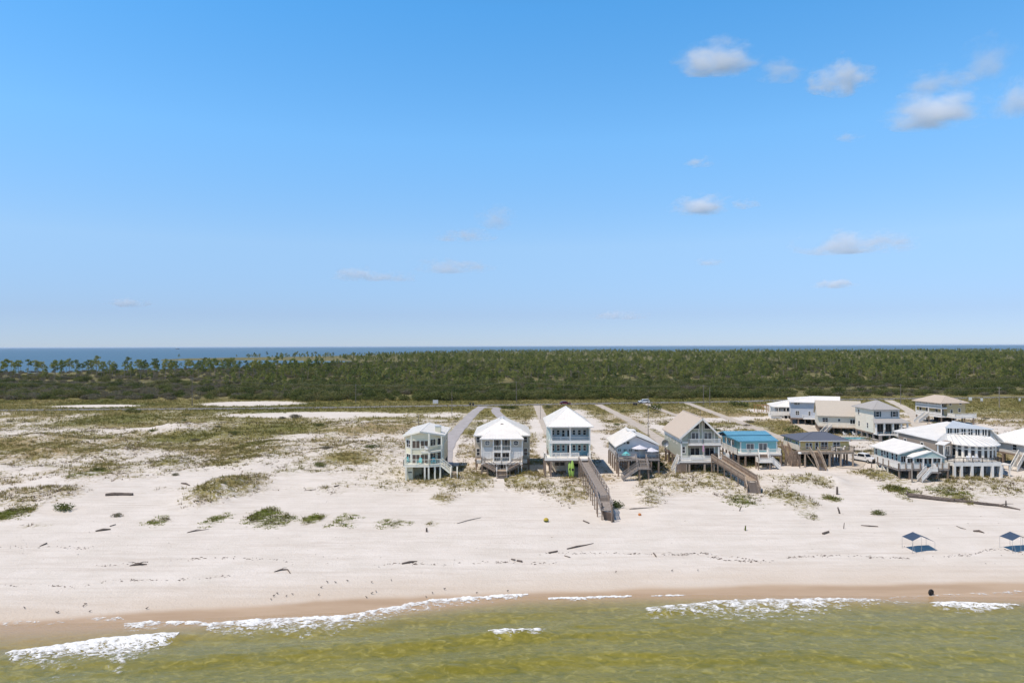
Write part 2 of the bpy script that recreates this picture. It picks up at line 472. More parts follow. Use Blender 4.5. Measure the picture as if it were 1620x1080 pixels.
def at(px, py, dz=0.0):
    z = 2.0
    for _ in range(14):
        p = at_z(px, py, z)
        z = 0.5 * z + 0.5 * gz(p.x, p.y)
    p = at_z(px, py, z)
    return Vector((p.x, p.y, gz(p.x, p.y) + dz))

def cover(x, y):
    """plant cover and greenness of the ground"""
    x = np.asarray(x, float); y = np.asarray(y, float)
    tx = x + 0.0
    L = np.interp(y, [112, 122, 132, 145, 158, 180, 206, 242, 268, 300, 340], [-0.3, 0.0, 0.26, 0.44, 0.54, 0.60, 0.62, 0.62, 0.95, 1.0, 1.0])
    Rr = np.interp(y, [112, 120, 130, 142, 160, 200, 240, 268, 300, 340], [-0.3, -0.05, 0.30, 0.46, 0.60, 0.70, 0.74, 0.95, 1.0, 1.0])
    k = sstep(-30, -14, x)
    v = L * (1 - k) + Rr * k
    live = sstep(108, 130, y)
    v = v + live * (0.75 * fbm(x / 12.0, y / 10.0, 5, 31) + 0.2 * fbm(x / 3.0, y / 3.0, 2, 37)) * (1 - sstep(255, 300, y) * 0.8)
    g = 0.34 + 0.4 * fbm(x / 26.0, y / 30.0, 3, 41) + 0.30 * sstep(230, 300, y)
    for (cx, cy, rx, ry), h, c, gg in _mo:
        q = ((x - cx) / (rx * 1.05)) ** 2 + ((y - cy) / (ry * 1.15)) ** 2
        e = np.where(q < 5, np.exp(-(q ** 1.6)), 0)
        if c > 0: v = np.maximum(v, v * (1 - e) + e * (c + 0.28 * fbm(x / 2.6, y / 2.6, 3, 43)))
        else: v = v + c * e
        if c > 0: g = g * (1 - e) + gg * e
    # trodden yards under and round the houses are sandier
    return np.clip(v, -0.5, 1.3), np.clip(g, 0, 1)

# ------------------------------------------------------------------ ground sheet
def ground_material():
    mt, nt, b = newmat('sand_and_dune_plants')
    N, L = nt.nodes, nt.links
    b.inputs['Roughness'].default_value = 0.95
    b.inputs['Specular IOR Level'].default_value = 0.08
    tc = N.new('ShaderNodeTexCoord')
    def noise(scale, detail, rough=0.6, st=(1, 1, 1)):
        mp = N.new('ShaderNodeMapping'); mp.inputs['Scale'].default_value = st
        L.new(tc.outputs['Object'], mp.inputs[0])
        n = N.new('ShaderNodeTexNoise'); n.inputs['Scale'].default_value = scale; n.inputs['Detail'].default_value = detail; n.inputs['Roughness'].default_value = rough
        L.new(mp.outputs[0], n.inputs['Vector'])
        return n.outputs['Fac']
    def attr(k):
        a = N.new('ShaderNodeAttribute'); a.attribute_name = k; return a.outputs['Fac']
    def rng_(x, a, c, lo=0.0, hi=1.0, smooth=True):
        r = N.new('ShaderNodeMapRange'); r.interpolation_type = 'SMOOTHSTEP' if smooth else 'LINEAR'
        r.inputs[1].default_value = a; r.inputs[2].default_value = c; r.inputs[3].default_value = lo; r.inputs[4].default_value = hi
        L.new(x, r.inputs[0]); return r.outputs[0]
    def mth(op, a, c):
        q = N.new('ShaderNodeMath'); q.operation = op
        for i, v in enumerate((a, c)):
            if isinstance(v, (int, float)): q.inputs[i].default_value = v
            else: L.new(v, q.inputs[i])
        return q.outputs[0]
    def mix(f, a, c):
        q = N.new('ShaderNodeMix'); q.data_type = 'RGBA'
        if isinstance(f, (int, float)): q.inputs['Factor'].default_value = f
        else: L.new(f, q.inputs['Factor'])
        for k, v in (('A', a), ('B', c)):
            if isinstance(v, tuple): q.inputs[k].default_value = rgb(v)
            else: L.new(v, q.inputs[k])
        return q.outputs['Result']
    veg, hue, wet, damp = attr('veg'), attr('hue'), attr('wet'), attr('damp')
    forest, film = attr('forest'), attr('film')
    n_f = noise(1.3, 8, 0.7); n_m = noise(0.22, 5); n_b = noise(0.05, 4); n_x = noise(5.0, 4, 0.7)
    sand = mix(rng_(n_m, 0.3, 0.7), (0.625, 0.58, 0.522), (0.685, 0.637, 0.583))
    sand = mix(rng_(noise(0.5, 6, 0.7, (0.25, 1.6, 1)), 0.42, 0.72, 0, 0.6), sand, (0.53, 0.475, 0.415))
    sand = mix(rng_(noise(1.0, 5, 0.6, (0.05, 1.1, 1)), 0.5, 0.72, 0, 0.45), sand, (0.51, 0.45, 0.39))
    sand = mix(damp, sand, (0.56, 0.475, 0.385))
    wets = mix(rng_(noise(0.35, 5, 0.6, (0.3, 1.5, 1)), 0.3, 0.7), (0.385, 0.28, 0.19), (0.45, 0.34, 0.24))
    sand = mix(wet, sand, wets)
    tan = mix(rng_(n_x, 0.35, 0.65), (0.22, 0.165, 0.085), (0.42, 0.335, 0.205))
    olive = mix(rng_(n_f, 0.35, 0.65), (0.135, 0.125, 0.04), (0.27, 0.235, 0.09))
    green = mix(rng_(n_x, 0.35, 0.65), (0.07, 0.085, 0.018), (0.135, 0.145, 0.036))
    hh = mth('ADD', hue, mth('MULTIPLY', mth('SUBTRACT', n_m, 0.5), 0.9))
    pl = mix(rng_(hh, 0.12, 0.5), tan, olive)
    pl = mix(rng_(hh, 0.5, 0.95), pl, green)
    k = mth('ADD', veg, mth('MULTIPLY', mth('SUBTRACT', n_f, 0.5), 2.2))
    k = mth('ADD', k, mth('MULTIPLY', mth('SUBTRACT', n_x, 0.5), 1.3))
    c = mix(rng_(k, 0.22, 0.82), sand, pl)
    fl = mix(rng_(n_b, 0.35, 0.65), (0.13, 0.115, 0.055), (0.24, 0.215, 0.10))
    fl = mix(rng_(n_m, 0.45, 0.65), fl, (0.09, 0.095, 0.03))
    c = mix(forest, c, fl)
    L.new(c, b.inputs['Base Color'])
    # wet sand shines a little
    r = mth('SUBTRACT', 0.95, mth('MULTIPLY', wet, 0.35)); L.new(r, b.inputs['Roughness'])
    bp = N.new('ShaderNodeBump'); bp.inputs['Strength'].default_value = 0.6; bp.inputs['Distance'].default_value = 0.22
    hgt = mth('ADD', n_f, mth('MULTIPLY', n_x, 0.5))
    hgt = mth('MULTIPLY', hgt, mth('SUBTRACT', 1.0, wet))
    L.new(hgt, bp.inputs['Height']); L.new(bp.outputs[0], b.inputs['Normal'])
    return mt

def build_ground():
    ys = [30.0]
    while ys[-1] < 4600:
        s = 0.0062 if ys[-1] < 420 else 0.012
        ys.append(ys[-1] * (1 + s))
    ys = np.array(ys)
    nx = 600
    s = np.linspace(-1, 1, nx)
    s = np.sign(s) * np.abs(s) ** 1.15
    X = s[None, :] * (ys[:, None] * 1.0 + 45.0)
    Y = np.repeat(ys[:, None], nx, 1)
    x = X.ravel(); y = Y.ravel()
    z = ground_h(x, y)
    v, g = cover(x, y)
    t = y - water_y(x)
    dy = damp_y(x)
    wet = 1 - sstep(-0.9, 0.5, y - dy)
    damp = (1 - sstep(-1.0, 9.0, y - dy)) * (0.75 + 0.25 * fbm(x / 7, y / 2, 3, 8))
    fo = sstep(322, 352, y + 6 * fbm(x / 25, y / 25, 2, 6))
    V = np.stack([x, y, z], 1)
    n = len(ys)
    i = np.arange((n - 1) * (nx - 1)); r = i // (nx - 1); c = i % (nx - 1)
    a = r * nx + c
    F = np.stack([a, a + 1, a + 1 + nx, a + nx], 1)
    me = npmesh('ground', V, F, [ground_material()], True,
                {'veg': v * (1 - wet), 'hue': g, 'wet': wet, 'damp': damp, 'forest': fo, 'film': np.zeros_like(x)})
    o = inst('ground', me)
    tag(o, 'white sand beach rising through low dunes to a grassy plain', 'ground', kind='structure')
    return o
build_ground()

# ------------------------------------------------------------------ water
def water_z(x, y):
    n = water_y(x) - y                       # metres offshore
    f = sstep(0.0, 7.0, n)
    w = 0.16 * np.sin(n * 2 * PI / 6.3 + 2.2 * fbm(x / 22.0, y / 30.0, 2, 61)) * (0.6 + 0.8 * fbm(x / 17.0, y / 9.0, 2, 62))
    w = w + 0.09 * fbm(x / 4.0, y / 1.6, 3, 63) + 0.055 * fbm(x / 1.4, y / 0.6, 3, 64)
    z = f * w + 0.02
    for pts, hh in BREAK:
        cy = np.interp(x, [p[0] for p in pts], [p[1] for p in pts])
        e = sstep(pts[0][0] - 3, pts[0][0] + 2, x) * (1 - sstep(pts[-1][0] - 2, pts[-1][0] + 3, x))
        d = y - cy + 0.4
        z = z + hh * e * np.where(d > 0, np.exp(-(d / 0.55) ** 2), np.exp(-(d / 1.8) ** 2))
    return z

def strip_line(st): return [tuple(at_z(a, b, 0.1)[:2]) for a, b, c in st]
FOAM = [
    [(8, 1031, 1052), (60, 1024, 1053), (110, 1017, 1044), (160, 1011, 1043), (197, 1008, 1054), (240, 1005, 1032), (284, 1001, 1006)],
    [(196, 984, 1000), (230, 981, 994), (317, 982, 988), (330, 984, 1000), (390, 978, 1004), (440, 976, 1000), (480, 974, 1008), (540, 972, 1000), (573, 967, 988), (607, 960, 984), (640, 955, 971), (690, 947, 964), (740, 944, 955), (807, 940, 950), (836, 939, 944)],
    [(772, 1003, 1005), (790, 1001, 1013), (806, 1000, 1011), (825, 999, 1006), (846, 998, 1008), (864, 997, 1003)],
    [(867, 945, 948), (900, 943, 949), (950, 942, 946.5), (1000, 941, 943)],
    [(1030, 941, 943), (1060, 940.5, 943), (1085, 940, 942)],
    [(1020, 962, 978), (1060, 958, 980), (1130, 951, 977), (1180, 949, 982), (1230, 948, 981), (1290, 947, 982), (1320, 947, 966), (1380, 948, 959), (1407, 950, 955)],
    [(1400, 952, 958), (1440, 951, 964), (1470, 952, 960)],
    [(1470, 953, 957), (1500, 953, 966), (1530, 954, 969), (1570, 956, 967), (1616, 957, 961)],
    [(125, 978, 982), (150, 976, 980), (190, 976, 982), (200, 981, 986)],
    [(0, 984, 992), (40, 981, 986), (80, 984, 988), (120, 978, 983)],
    [(1400, 944, 947), (1470, 940, 944), (1540, 938, 943), (1620, 934, 942)],
    [(60, 1052, 1068), (90, 1050, 1076), (130, 1050, 1064)], [(160, 1050, 1064), (190, 1052, 1075), (205, 1052, 1066)],
]
FOAMTHICK = [0.95, 0.72, 1.0, 0.95, 0.85, 0.62, 0.25, 0.95, 0.5, 0.35, 0.35, 0.1, 0.15]
BREAK = [(strip_line(FOAM[0]), 0.30), (strip_line(FOAM[2]), 0.28), (strip_line(FOAM[5]), 0.22), (strip_line(FOAM[7]), 0.25)]
_sw = [(440, 1018, 1), (560, 1012, 1), (680, 1006, 1), (775, 1001, 1), (870, 1002, 1), (960, 997, 1), (1040, 995, 1)]
BREAK.append((strip_line(_sw), 0.16))
_sw = [(780, 968, 1), (880, 966, 1), (980, 972, 1), (1080, 962, 1)]
BREAK.append((strip_line(_sw), 0.12))

def sea_material():
    mt, nt, b = newmat('green_shallow_sea')
    N, L = nt.nodes, nt.links
    tc = N.new('ShaderNodeTexCoord')
    def noise(scale, detail, st, rough=0.55, dist=0.0):
        mp = N.new('ShaderNodeMapping'); mp.inputs['Scale'].default_value = st
        mp.inputs['Rotation'].default_value = (0, 0, math.radians(-7))
        L.new(tc.outputs['Object'], mp.inputs[0])
        n = N.new('ShaderNodeTexNoise'); n.inputs['Scale'].default_value = scale; n.inputs['Detail'].default_value = detail
        n.inputs['Roughness'].default_value = rough; n.inputs['Distortion'].default_value = dist
        L.new(mp.outputs[0], n.inputs['Vector']); return n.outputs['Fac']
    def rg(x, a, c, lo=0.0, hi=1.0):
        r = N.new('ShaderNodeMapRange'); r.interpolation_type = 'SMOOTHSTEP'
        r.inputs[1].default_value = a; r.inputs[2].default_value = c; r.inputs[3].default_value = lo; r.inputs[4].default_value = hi
        L.new(x, r.inputs[0]); return r.outputs[0]
    def mix(f, a, c):
        q = N.new('ShaderNodeMix'); q.data_type = 'RGBA'
        L.new(f, q.inputs['Factor'])
        for k, v in (('A', a), ('B', c)):
            if isinstance(v, tuple): q.inputs[k].default_value = rgb(v)
            else: L.new(v, q.inputs[k])
        return q.outputs['Result']
    sh = N.new('ShaderNodeAttribute'); sh.attribute_name = 'shallow'
    big = noise(0.16, 6, (0.5, 1.5, 1), 0.65); mid = noise(1.15, 6, (0.8, 1.15, 1), 0.62, 1.2); fine = noise(4.0, 5, (0.8, 1.2, 1), 0.65, 0.8)
    c = mix(rg(big, 0.3, 0.7), (0.172, 0.16, 0.022), (0.215, 0.194, 0.032))
    c = mix(rg(mid, 0.5, 0.70, 0, 0.8), c, (0.33, 0.295, 0.07))  # bright caustic light over the sand bed, painted as paler water
    c = mix(rg(mid, 0.5, 0.32, 0, 0.55), c, (0.092, 0.104, 0.016))
    c = mix(sh.outputs['Fac'], c, (0.42, 0.285, 0.15))
    L.new(c, b.inputs['Base Color'])
    b.inputs['Roughness'].default_value = 0.12
    b.inputs['IOR'].default_value = 1.33
    b.inputs['Specular IOR Level'].default_value = 0.42
    bp = N.new('ShaderNodeBump'); bp.inputs['Strength'].default_value = 1.0; bp.inputs['Distance'].default_value = 0.07
    ad = N.new('ShaderNodeMath'); ad.operation = 'MULTIPLY_ADD'; L.new(fine, ad.inputs[0]); ad.inputs[1].default_value = 0.45; L.new(mid, ad.inputs[2])
    L.new(ad.outputs[0], bp.inputs['Height']); L.new(bp.outputs[0], b.inputs['Normal'])
    return mt

def build_sea():
    xs = np.concatenate([np.linspace(-420, -75, 70, endpoint=False), np.linspace(-75, 85, 620), np.linspace(86, 420, 70)])
    ys = np.concatenate([np.linspace(-260, 40, 50, endpoint=False), np.linspace(40, 82, 240)])
    X, Y = np.meshgrid(xs, ys)
    x = X.ravel(); y = Y.ravel()
    n = water_y(x) - y
    z = water_z(x, y)
    lam = 2.0 + 2.6 * (1 - sstep(-46, -22, x))
    sh = np.exp(-(np.maximum(n, 0) / lam) ** 1.6) * 0.9 + 0.22 * np.exp(-np.maximum(n, 0) / 7.0)
    nx = len(xs); ny = len(ys)
    i = np.arange((ny - 1) * (nx - 1)); r = i // (nx - 1); c = i % (nx - 1); a = r * nx + c
    F = np.stack([a, a + 1, a + 1 + nx, a + nx], 1)
    keep = n[a] > -7
    me = npmesh('sea', np.stack([x, y, z], 1), F[keep], [sea_material()], True, {'shallow': np.clip(sh, 0, 1)})
    tag(inst('sea', me), 'shallow green sea with low waves breaking on the beach', 'sea', kind='structure')
build_sea()

def build_foam():
    """foam: bubbly sheets of real thickness lying on the water, full of holes"""
    mt = mat('sea_foam', (0.80, 0.81, 0.80), 0.7, 0.05, 6, bump=0.5)
    # thin foam lets the water show through
    N, L = mt.node_tree.nodes, mt.node_tree.links
    at = N.new('ShaderNodeAttribute'); at.attribute_name = 'dens'
    nz = N.new('ShaderNodeTexNoise'); nz.inputs['Scale'].default_value = 3.5; nz.inputs['Detail'].default_value = 5; nz.inputs['Roughness'].default_value = .7
    L.new([q for q in N if q.type == 'TEX_COORD'][0].outputs['Object'], nz.inputs['Vector'])
    ma = N.new('ShaderNodeMath'); ma.operation = 'MULTIPLY_ADD'; L.new(nz.outputs['Fac'], ma.inputs[0]); ma.inputs[1].default_value = .9; ma.inputs[2].default_value = -.45
    ad = N.new('ShaderNodeMath'); ad.operation = 'ADD'; L.new(ma.outputs[0], ad.inputs[0]); L.new(at.outputs['Fac'], ad.inputs[1])
    mr = N.new('ShaderNodeMapRange'); mr.interpolation_type = 'SMOOTHSTEP'; mr.inputs[1].default_value = .12; mr.inputs[2].default_value = .80
    L.new(ad.outputs[0], mr.inputs[0]); L.new(mr.outputs[0], N['Principled BSDF'].inputs['Alpha'])
    VV, FF, DD = [], [], []
    off = 0
    for st, th in zip(FOAM, FOAMTHICK):
        xp = [p[0] for p in st]
        x0, x1 = xp[0], xp[-1]
        ymin = min(p[1] for p in st) - 1; ymax = max(p[2] for p in st) + 1
        gx = np.arange(x0, x1, 0.6); gy = np.arange(ymin, ymax, 0.3)
        PX, PY = np.meshgrid(gx, gy)
        # to the water plane
        dx = _f.x * FPX + _r.x * (PX - 810) + _u.x * (540 - PY)
        dyv = _f.y * FPX + _r.y * (PX - 810) + _u.y * (540 - PY)
        dz = _f.z * FPX + _r.z * (PX - 810) + _u.z * (540 - PY)
        t = (0.1 - CAMZ) / dz
        X = dx * t; Y = dyv * t
        wob = 1.2 * fbm(X / 1.3, Y / 1.3, 3, 71)
        yt = np.interp(PX, xp, [p[1] for p in st]) + wob * 0.8
        yb = np.interp(PX, xp, [p[2] for p in st]) + wob * 2.2
        v = (PY - yt) / np.maximum(yb - yt, 0.8)
        e = np.minimum(1, np.minimum(PX - x0, x1 - PX) / 10.0)
        n1 = fbm(X / 0.5, Y / 0.42, 5, 72); n2 = np.abs(fbm(X / 1.6, Y / 1.2, 3, 75))
        n3 = np.abs(fbm(X / 0.6 + n1 * .6, Y / 0.34, 3, 79))
        dens = th * (1.05 - 0.85 * np.clip(v, 0, 1.4)) + 0.5 * n1 - 0.55 * (1 - sstep(0.0, 0.13, n3)) * sstep(0.05, 0.4, v) - 0.25 * (1 - sstep(0.02, 0.1, n2)) - 0.25 * (1 - e)
        keep = (v > 0) & (v < 1.25) & (dens > 0.06)
        Z = np.maximum(water_z(X.ravel(), Y.ravel()).reshape(X.shape), ground_h(X.ravel(), Y.ravel()).reshape(X.shape) + 0.01) + 0.03 + 0.16 * np.clip(dens - 0.3, 0, 0.6) * (0.6 + n1)
        ny, nx = X.shape
        K = keep[:-1, :-1] & keep[1:, :-1] & keep[:-1, 1:] & keep[1:, 1:]
        r, c = np.nonzero(K)
        a = r * nx + c
        F = np.stack([a + nx, a + nx + 1, a + 1, a], 1)
        used = np.unique(F)
        mp = np.full(nx * ny, -1); mp[used] = np.arange(len(used))
        V = np.stack([X.ravel(), Y.ravel(), Z.ravel()], 1)[used]
        VV.append(V); FF.append(mp[F] + off); off += len(V); DD.append((dens * sstep(0.0, 0.06, v) * sstep(1.25, 1.0, v)).ravel()[used])
    me = npmesh('sea_foam', np.concatenate(VV), np.concatenate(FF), [mt], True, {'dens': np.concatenate(DD)})
    tag(inst('sea_foam', me), 'white foam of breaking waves along the waterline', 'foam', kind='stuff')
build_foam()

def build_bay():
    mt, nt, b = newmat('deep_blue_bay')
    N, L = nt.nodes, nt.links
    b.inputs['Base Color'].default_value = (0.045, 0.13, 0.22, 1)
    b.inputs['Roughness'].default_value = 0.45
    b.inputs['Specular IOR Level'].default_value = 0.10
    tc = N.new('ShaderNodeTexCoord'); mp = N.new('ShaderNodeMapping'); mp.inputs['Scale'].default_value = (0.2, 1, 1)
    L.new(tc.outputs['Object'], mp.inputs[0])
    n = N.new('ShaderNodeTexNoise'); n.inputs['Scale'].default_value = 0.02; n.inputs['Detail'].default_value = 8; L.new(mp.outputs[0], n.inputs['Vector'])
    mx = N.new('ShaderNodeMix'); mx.data_type = 'RGBA'
    mx.inputs['A'].default_value = (0.085, 0.16, 0.225, 1); mx.inputs['B'].default_value = (0.06, 0.125, 0.195, 1)
    L.new(n.outputs['Fac'], mx.inputs['Factor']); L.new(mx.outputs['Result'], b.inputs['Base Color'])
    bp = N.new('ShaderNodeBump'); bp.inputs['Strength'].default_value = 0.6; bp.inputs['Distance'].default_value = 1.0
    n2 = N.new('ShaderNodeTexNoise'); n2.inputs['Scale'].default_value = 0.3; n2.inputs['Detail'].default_value = 6; L.new(mp.outputs[0], n2.inputs['Vector'])
    L.new(n2.outputs['Fac'], bp.inputs['Height']); L.new(bp.outputs[0], b.inputs['Normal'])
    rr = [0, 300, 1000, 3000, 10000, 30000, 60000]
    V = [(0, 0, -0.35)]; F = []
    k = 72
    for q in rr[1:]:
        for i in range(k):
            a = 2 * PI * i / k; V.append((q * math.cos(a), q * math.sin(a), -0.35))
    T = []
    for i in range(k): T.append((0, 1 + i, 1 + (i + 1) % k))
    Q = []
    for j in range(len(rr) - 2):
        for i in range(k):
            a = 1 + j * k; c = a + k; Q.append((a + i, c + i, c + (i + 1) % k, a + (i + 1) % k))
    me = bpy.data.meshes.new('bay'); me.from_pydata(V, [], T + Q); me.materials.append(mt); me.update()
    tag(inst('bay', me), 'calm blue bay reaching the horizon behind the woods', 'bay', kind='structure')
build_bay()

# ------------------------------------------------------------------ road and driveways
TRACKS = []
def ribbon(name, pts, w, mt, lift=0.09, step=1.5, parent=None, kind=None, across=5):
    P = [Vector((p[0], p[1], 0)) for p in pts]
    Q = []
    for i in range(len(P) - 1):
        n = max(1, int((P[i + 1] - P[i]).length / step))
        p0 = P[max(i - 1, 0)]; p1 = P[i]; p2 = P[i + 1]; p3 = P[min(i + 2, len(P) - 1)]
        for k in range(n):
            t = k / n
            Q.append(0.5 * ((2 * p1) + (p2 - p0) * t + (2 * p0 - 5 * p1 + 4 * p2 - p3) * t * t + (3 * p1 - p0 - 3 * p2 + p3) * t ** 3))
    Q.append(P[-1])
    V = []; F = []
    for i, q in enumerate(Q):
        d = (Q[min(i + 1, len(Q) - 1)] - Q[max(i - 1, 0)]).normalized()
        s = Vector((d.y, -d.x, 0))
        wn = w * (1 + 0.10 * math.sin(i * 0.7 + len(pts)) * 0.5)
        for j in range(across):
            e = q + s * wn * (j / (across - 1) - 0.5)
            V.append((e.x, e.y))
    V = np.array(V)
    TRACKS.append((np.array([(q.x, q.y) for q in Q]), w))
    z = ground_h(V[:, 0], V[:, 1]) + lift
    for i in range(len(Q) - 1):
        for j in range(across - 1):
            a = i * across + j; F.append((a, a + 1, a + 1 + across, a + across))
    me = npmesh(name, np.column_stack([V, z]), np.array(F), [mt], True)
    o = inst(name, me, parent)
    if kind: o['kind'] = kind
    return o

M['gravel'] = mat('grey_shell_gravel', (0.40, 0.375, 0.37), 0.95, 0.14, 0.5, bump=0.3)
M['paleconc'] = mat('pale_concrete_drive', (0.50, 0.44, 0.37), 0.95, 0.12, 0.4, bump=0.2)
M['sandtrack'] = mat('sandy_track', (0.56, 0.50, 0.42), 0.95, 0.14, 0.5, bump=0.2)
def gp(l, z=2.2): return [tuple(at_z(a, b, z)[:2]) for a, b in l]
_rl = gp([(0, 649), (250, 647.2), (500, 645), (700, 642), (850, 640), (1000, 637.5), (1150, 635.5), (1250, 633), (1400, 631), (1620, 628)])
_rl = [(_rl[0][0] - 260, _rl[0][1] - 20)] + _rl + [(_rl[-1][0] + 260, _rl[-1][1] + 28)]
o = ribbon('road', _rl, 6.6, M['asphalt'], 0.10, 4, kind='structure')
o = ribbon('road_centre_line', _rl, 0.18, M['paint_yellow'], 0.104, 4, kind='structure', across=2)
for sgn in (-1, 1):
    ribbon('road_edge_line', [(a, b + sgn * 3.0) for a, b in _rl], 0.14, M['paint_white'], 0.104, 4, kind='structure', across=2)
ribbon('driveway', gp([(703, 738), (704, 715), (716, 692), (735, 669), (751, 652), (759, 646), (764, 643)]), 3.7, M['gravel'], kind='structure')
ribbon('driveway', gp([(764, 645), (775, 644.5), (786, 645.5), (784, 650), (792, 659), (806, 668), (818, 682), (822, 700)]), 3.4, M['gravel'], 0.074, kind='structure')
ribbon('driveway', gp([(850, 641.5), (856, 655), (863, 672), (872, 690)]), 3.3, M['paleconc'], kind='structure')
ribbon('driveway', gp([(946, 640), (970, 652), (1000, 668), (1030, 687), (1056, 706)]), 3.2, M['paleconc'], kind='structure')
ribbon('driveway', gp([(1087, 637.5), (1115, 648), (1150, 661), (1190, 676), (1238, 695)]), 3.2, M['paleconc'], kind='structure')
ribbon('driveway', gp([(1020, 638), (1038, 645), (1052, 651), (1078, 660)]), 2.6, M['paleconc'], kind='structure')
ribbon('driveway', gp([(1405, 633), (1430, 645), (1446, 657), (1452, 672), (1465, 690)]), 3.6, M['sandtrack'], kind='structure')
ribbon('driveway', gp([(1340, 742), (1352, 733), (1345, 722), (1318, 706), (1300, 690), (1262, 668), (1230, 652), (1210, 640)]), 4.2, M['sandtrack'], kind='structure')

# ------------------------------------------------------------------ beach grass
def tuft_cloud(name, P, scl, tint, blades, hgt, wid, spread, mt, label, cat, seed=1):
    """many small tufts joined as one object: P points (n,2)"""
    r = np.random.default_rng(seed)
    n = len(P)
    z = ground_h(P[:, 0], P[:, 1])
    k = blades
    ang = r.random((n, k)) * 2 * PI
    rad = np.sqrt(r.random((n, k))) * spread * scl[:, None]
    bx = P[:, 0:1] + np.cos(ang) * rad; by = P[:, 1:2] + np.sin(ang) * rad
    a2 = ang + (r.random((n, k)) - 0.5) * 1.6
    h = hgt * scl[:, None] * (0.55 + 0.7 * r.random((n, k)))
    lean = h * (0.25 + 0.65 * r.random((n, k)))
    w = wid * scl[:, None] * (0.6 + 0.8 * r.random((n, k)))
    sx = -np.sin(a2) * w; sy = np.cos(a2) * w
    zz = np.repeat(z[:, None], k, 1) - 0.03
    v0 = np.stack([bx - sx, by - sy, zz], -1); v1 = np.stack([bx + sx, by + sy, zz], -1)
    v2 = np.stack([bx + np.cos(a2) * lean, by + np.sin(a2) * lean, zz + h], -1)
    V = np.stack([v0, v1, v2], 2).reshape(-1, 3)
    F = np.arange(len(V)).reshape(-1, 3)
    tt = np.repeat(np.clip(np.repeat(tint[:, None], k, 1) + (r.random((n, k)) - 0.5) * 0.5, 0, 2)[:, :, None], 3, 2).ravel()
    me = npmesh(name, V, F, [mt], False, {'tint': tt})
    tag(inst(name, me), label, cat, kind='stuff')

def scatter(n, x0, x1, y0, y1, seed, fun):
    r = np.random.default_rng(seed)
    # even in the view: nearer rows are narrower
    y = np.sqrt(r.random(n) * (y1 ** 2 - y0 ** 2) + y0 ** 2)
    x = (r.random(n) * (x1 - x0) + x0) * y
    keep = r.random(n) < fun(x, y)
    return np.stack([x[keep], y[keep]], 1)

def on_track(x, y):
    hit = np.zeros(len(x), bool)
    for Q, w in TRACKS:
        if w < 1: continue
        for q in Q[::2]: hit |= (np.abs(x - q[0]) < w * .75) & (np.abs(y - q[1]) < 2.2) & ((x - q[0]) ** 2 + (y - q[1]) ** 2 < (w * .62 + .8) ** 2)
    return hit

def grass_p(x, y):
    v, g = cover(x, y)
    cl = 0.5 + 0.5 * fbm(x / 2.2, y / 2.2, 3, 91)
    return np.clip((v - 0.22) * 1.5, 0, 1) ** 1.2 * np.clip(cl * 1.8 - 0.4, 0.03, 1) * ~on_track(x, y)
P = scatter(140000, -0.82, 0.82, 95, 178, 3, grass_p)
v, g = cover(P[:, 0], P[:, 1])
r_ = np.random.default_rng(8)
tuft_cloud('dune_grass', P, 0.6 + 0.9 * r_.random(len(P)) ** 2, (1.85 - 1.7 * g) + 0.5 * (r_.random(len(P)) - 0.5), 8, 0.42, 0.045, 0.30, M['beachgrass'],
           'tan and olive beach grass tufts covering the dunes', 'grass', 4)
P2 = scatter(90000, -0.82, 0.82, 178, 330, 5, grass_p)
v, g = cover(P2[:, 0], P2[:, 1])
tuft_cloud('field_grass', P2, 0.9 + 1.0 * r_.random(len(P2)) ** 2, (1.95 - 1.6 * g) + 0.4 * (r_.random(len(P2)) - 0.5), 5, 0.42, 0.09, 0.45, M['beachgrass'],
           'rough grass over the flat land behind the houses', 'grass', 6)
def vine_p(x, y):
    s = np.zeros_like(x)
    for q in PATCHES:
        if q[5] > 0.45 and q[6] >= 0.75 and q[2] > 735:
            cx, cy, rx, ry = span(*q[:4]); rx *= 1.3; ry *= 1.3
            s = np.maximum(s, np.exp(-(((x - cx) / rx) ** 2 + ((y - cy) / ry) ** 2) ** 1.3 * 1.3))
    return np.clip(s * 1.3 - 0.25, 0, 1) * np.clip(0.25 + 2.0 * fbm(x / 1.4, y / 1.4, 3, 95), 0, 1)
P3 = scatter(150000, -0.80, 0.80, 96, 150, 9, vine_p)
tuft_cloud('dune_vines', P3, 0.6 + 0.7 * r_.random(len(P3)), 0.9 * r_.random(len(P3)), 9, 0.13, 0.08, 0.40, M['vine'],
           'bright green low vines spreading on the open sand', 'ground cover', 10)
def stalk_p(x, y):
    v, g = cover(x, y)
    return np.clip(1 - np.abs(v - 0.55) * 2.2, 0, 1) * np.clip(0.2 + 1.6 * fbm(x / 3.0, y / 3.0, 3, 97), 0, 1) * ~on_track(x, y)
P4 = scatter(110000, -0.82, 0.82, 100, 230, 12, stalk_p)
tuft_cloud('dry_stalks', P4, 0.5 + 0.8 * np.random.default_rng(13).random(len(P4)), 2.0 * np.random.default_rng(14).random(len(P4)), 6, 0.32, 0.045, 0.28, M['drystalk'],
           'dead brown stalks standing among the dune grass', 'dead grass', 15)
print('tufts', len(P), len(P2), len(P3))
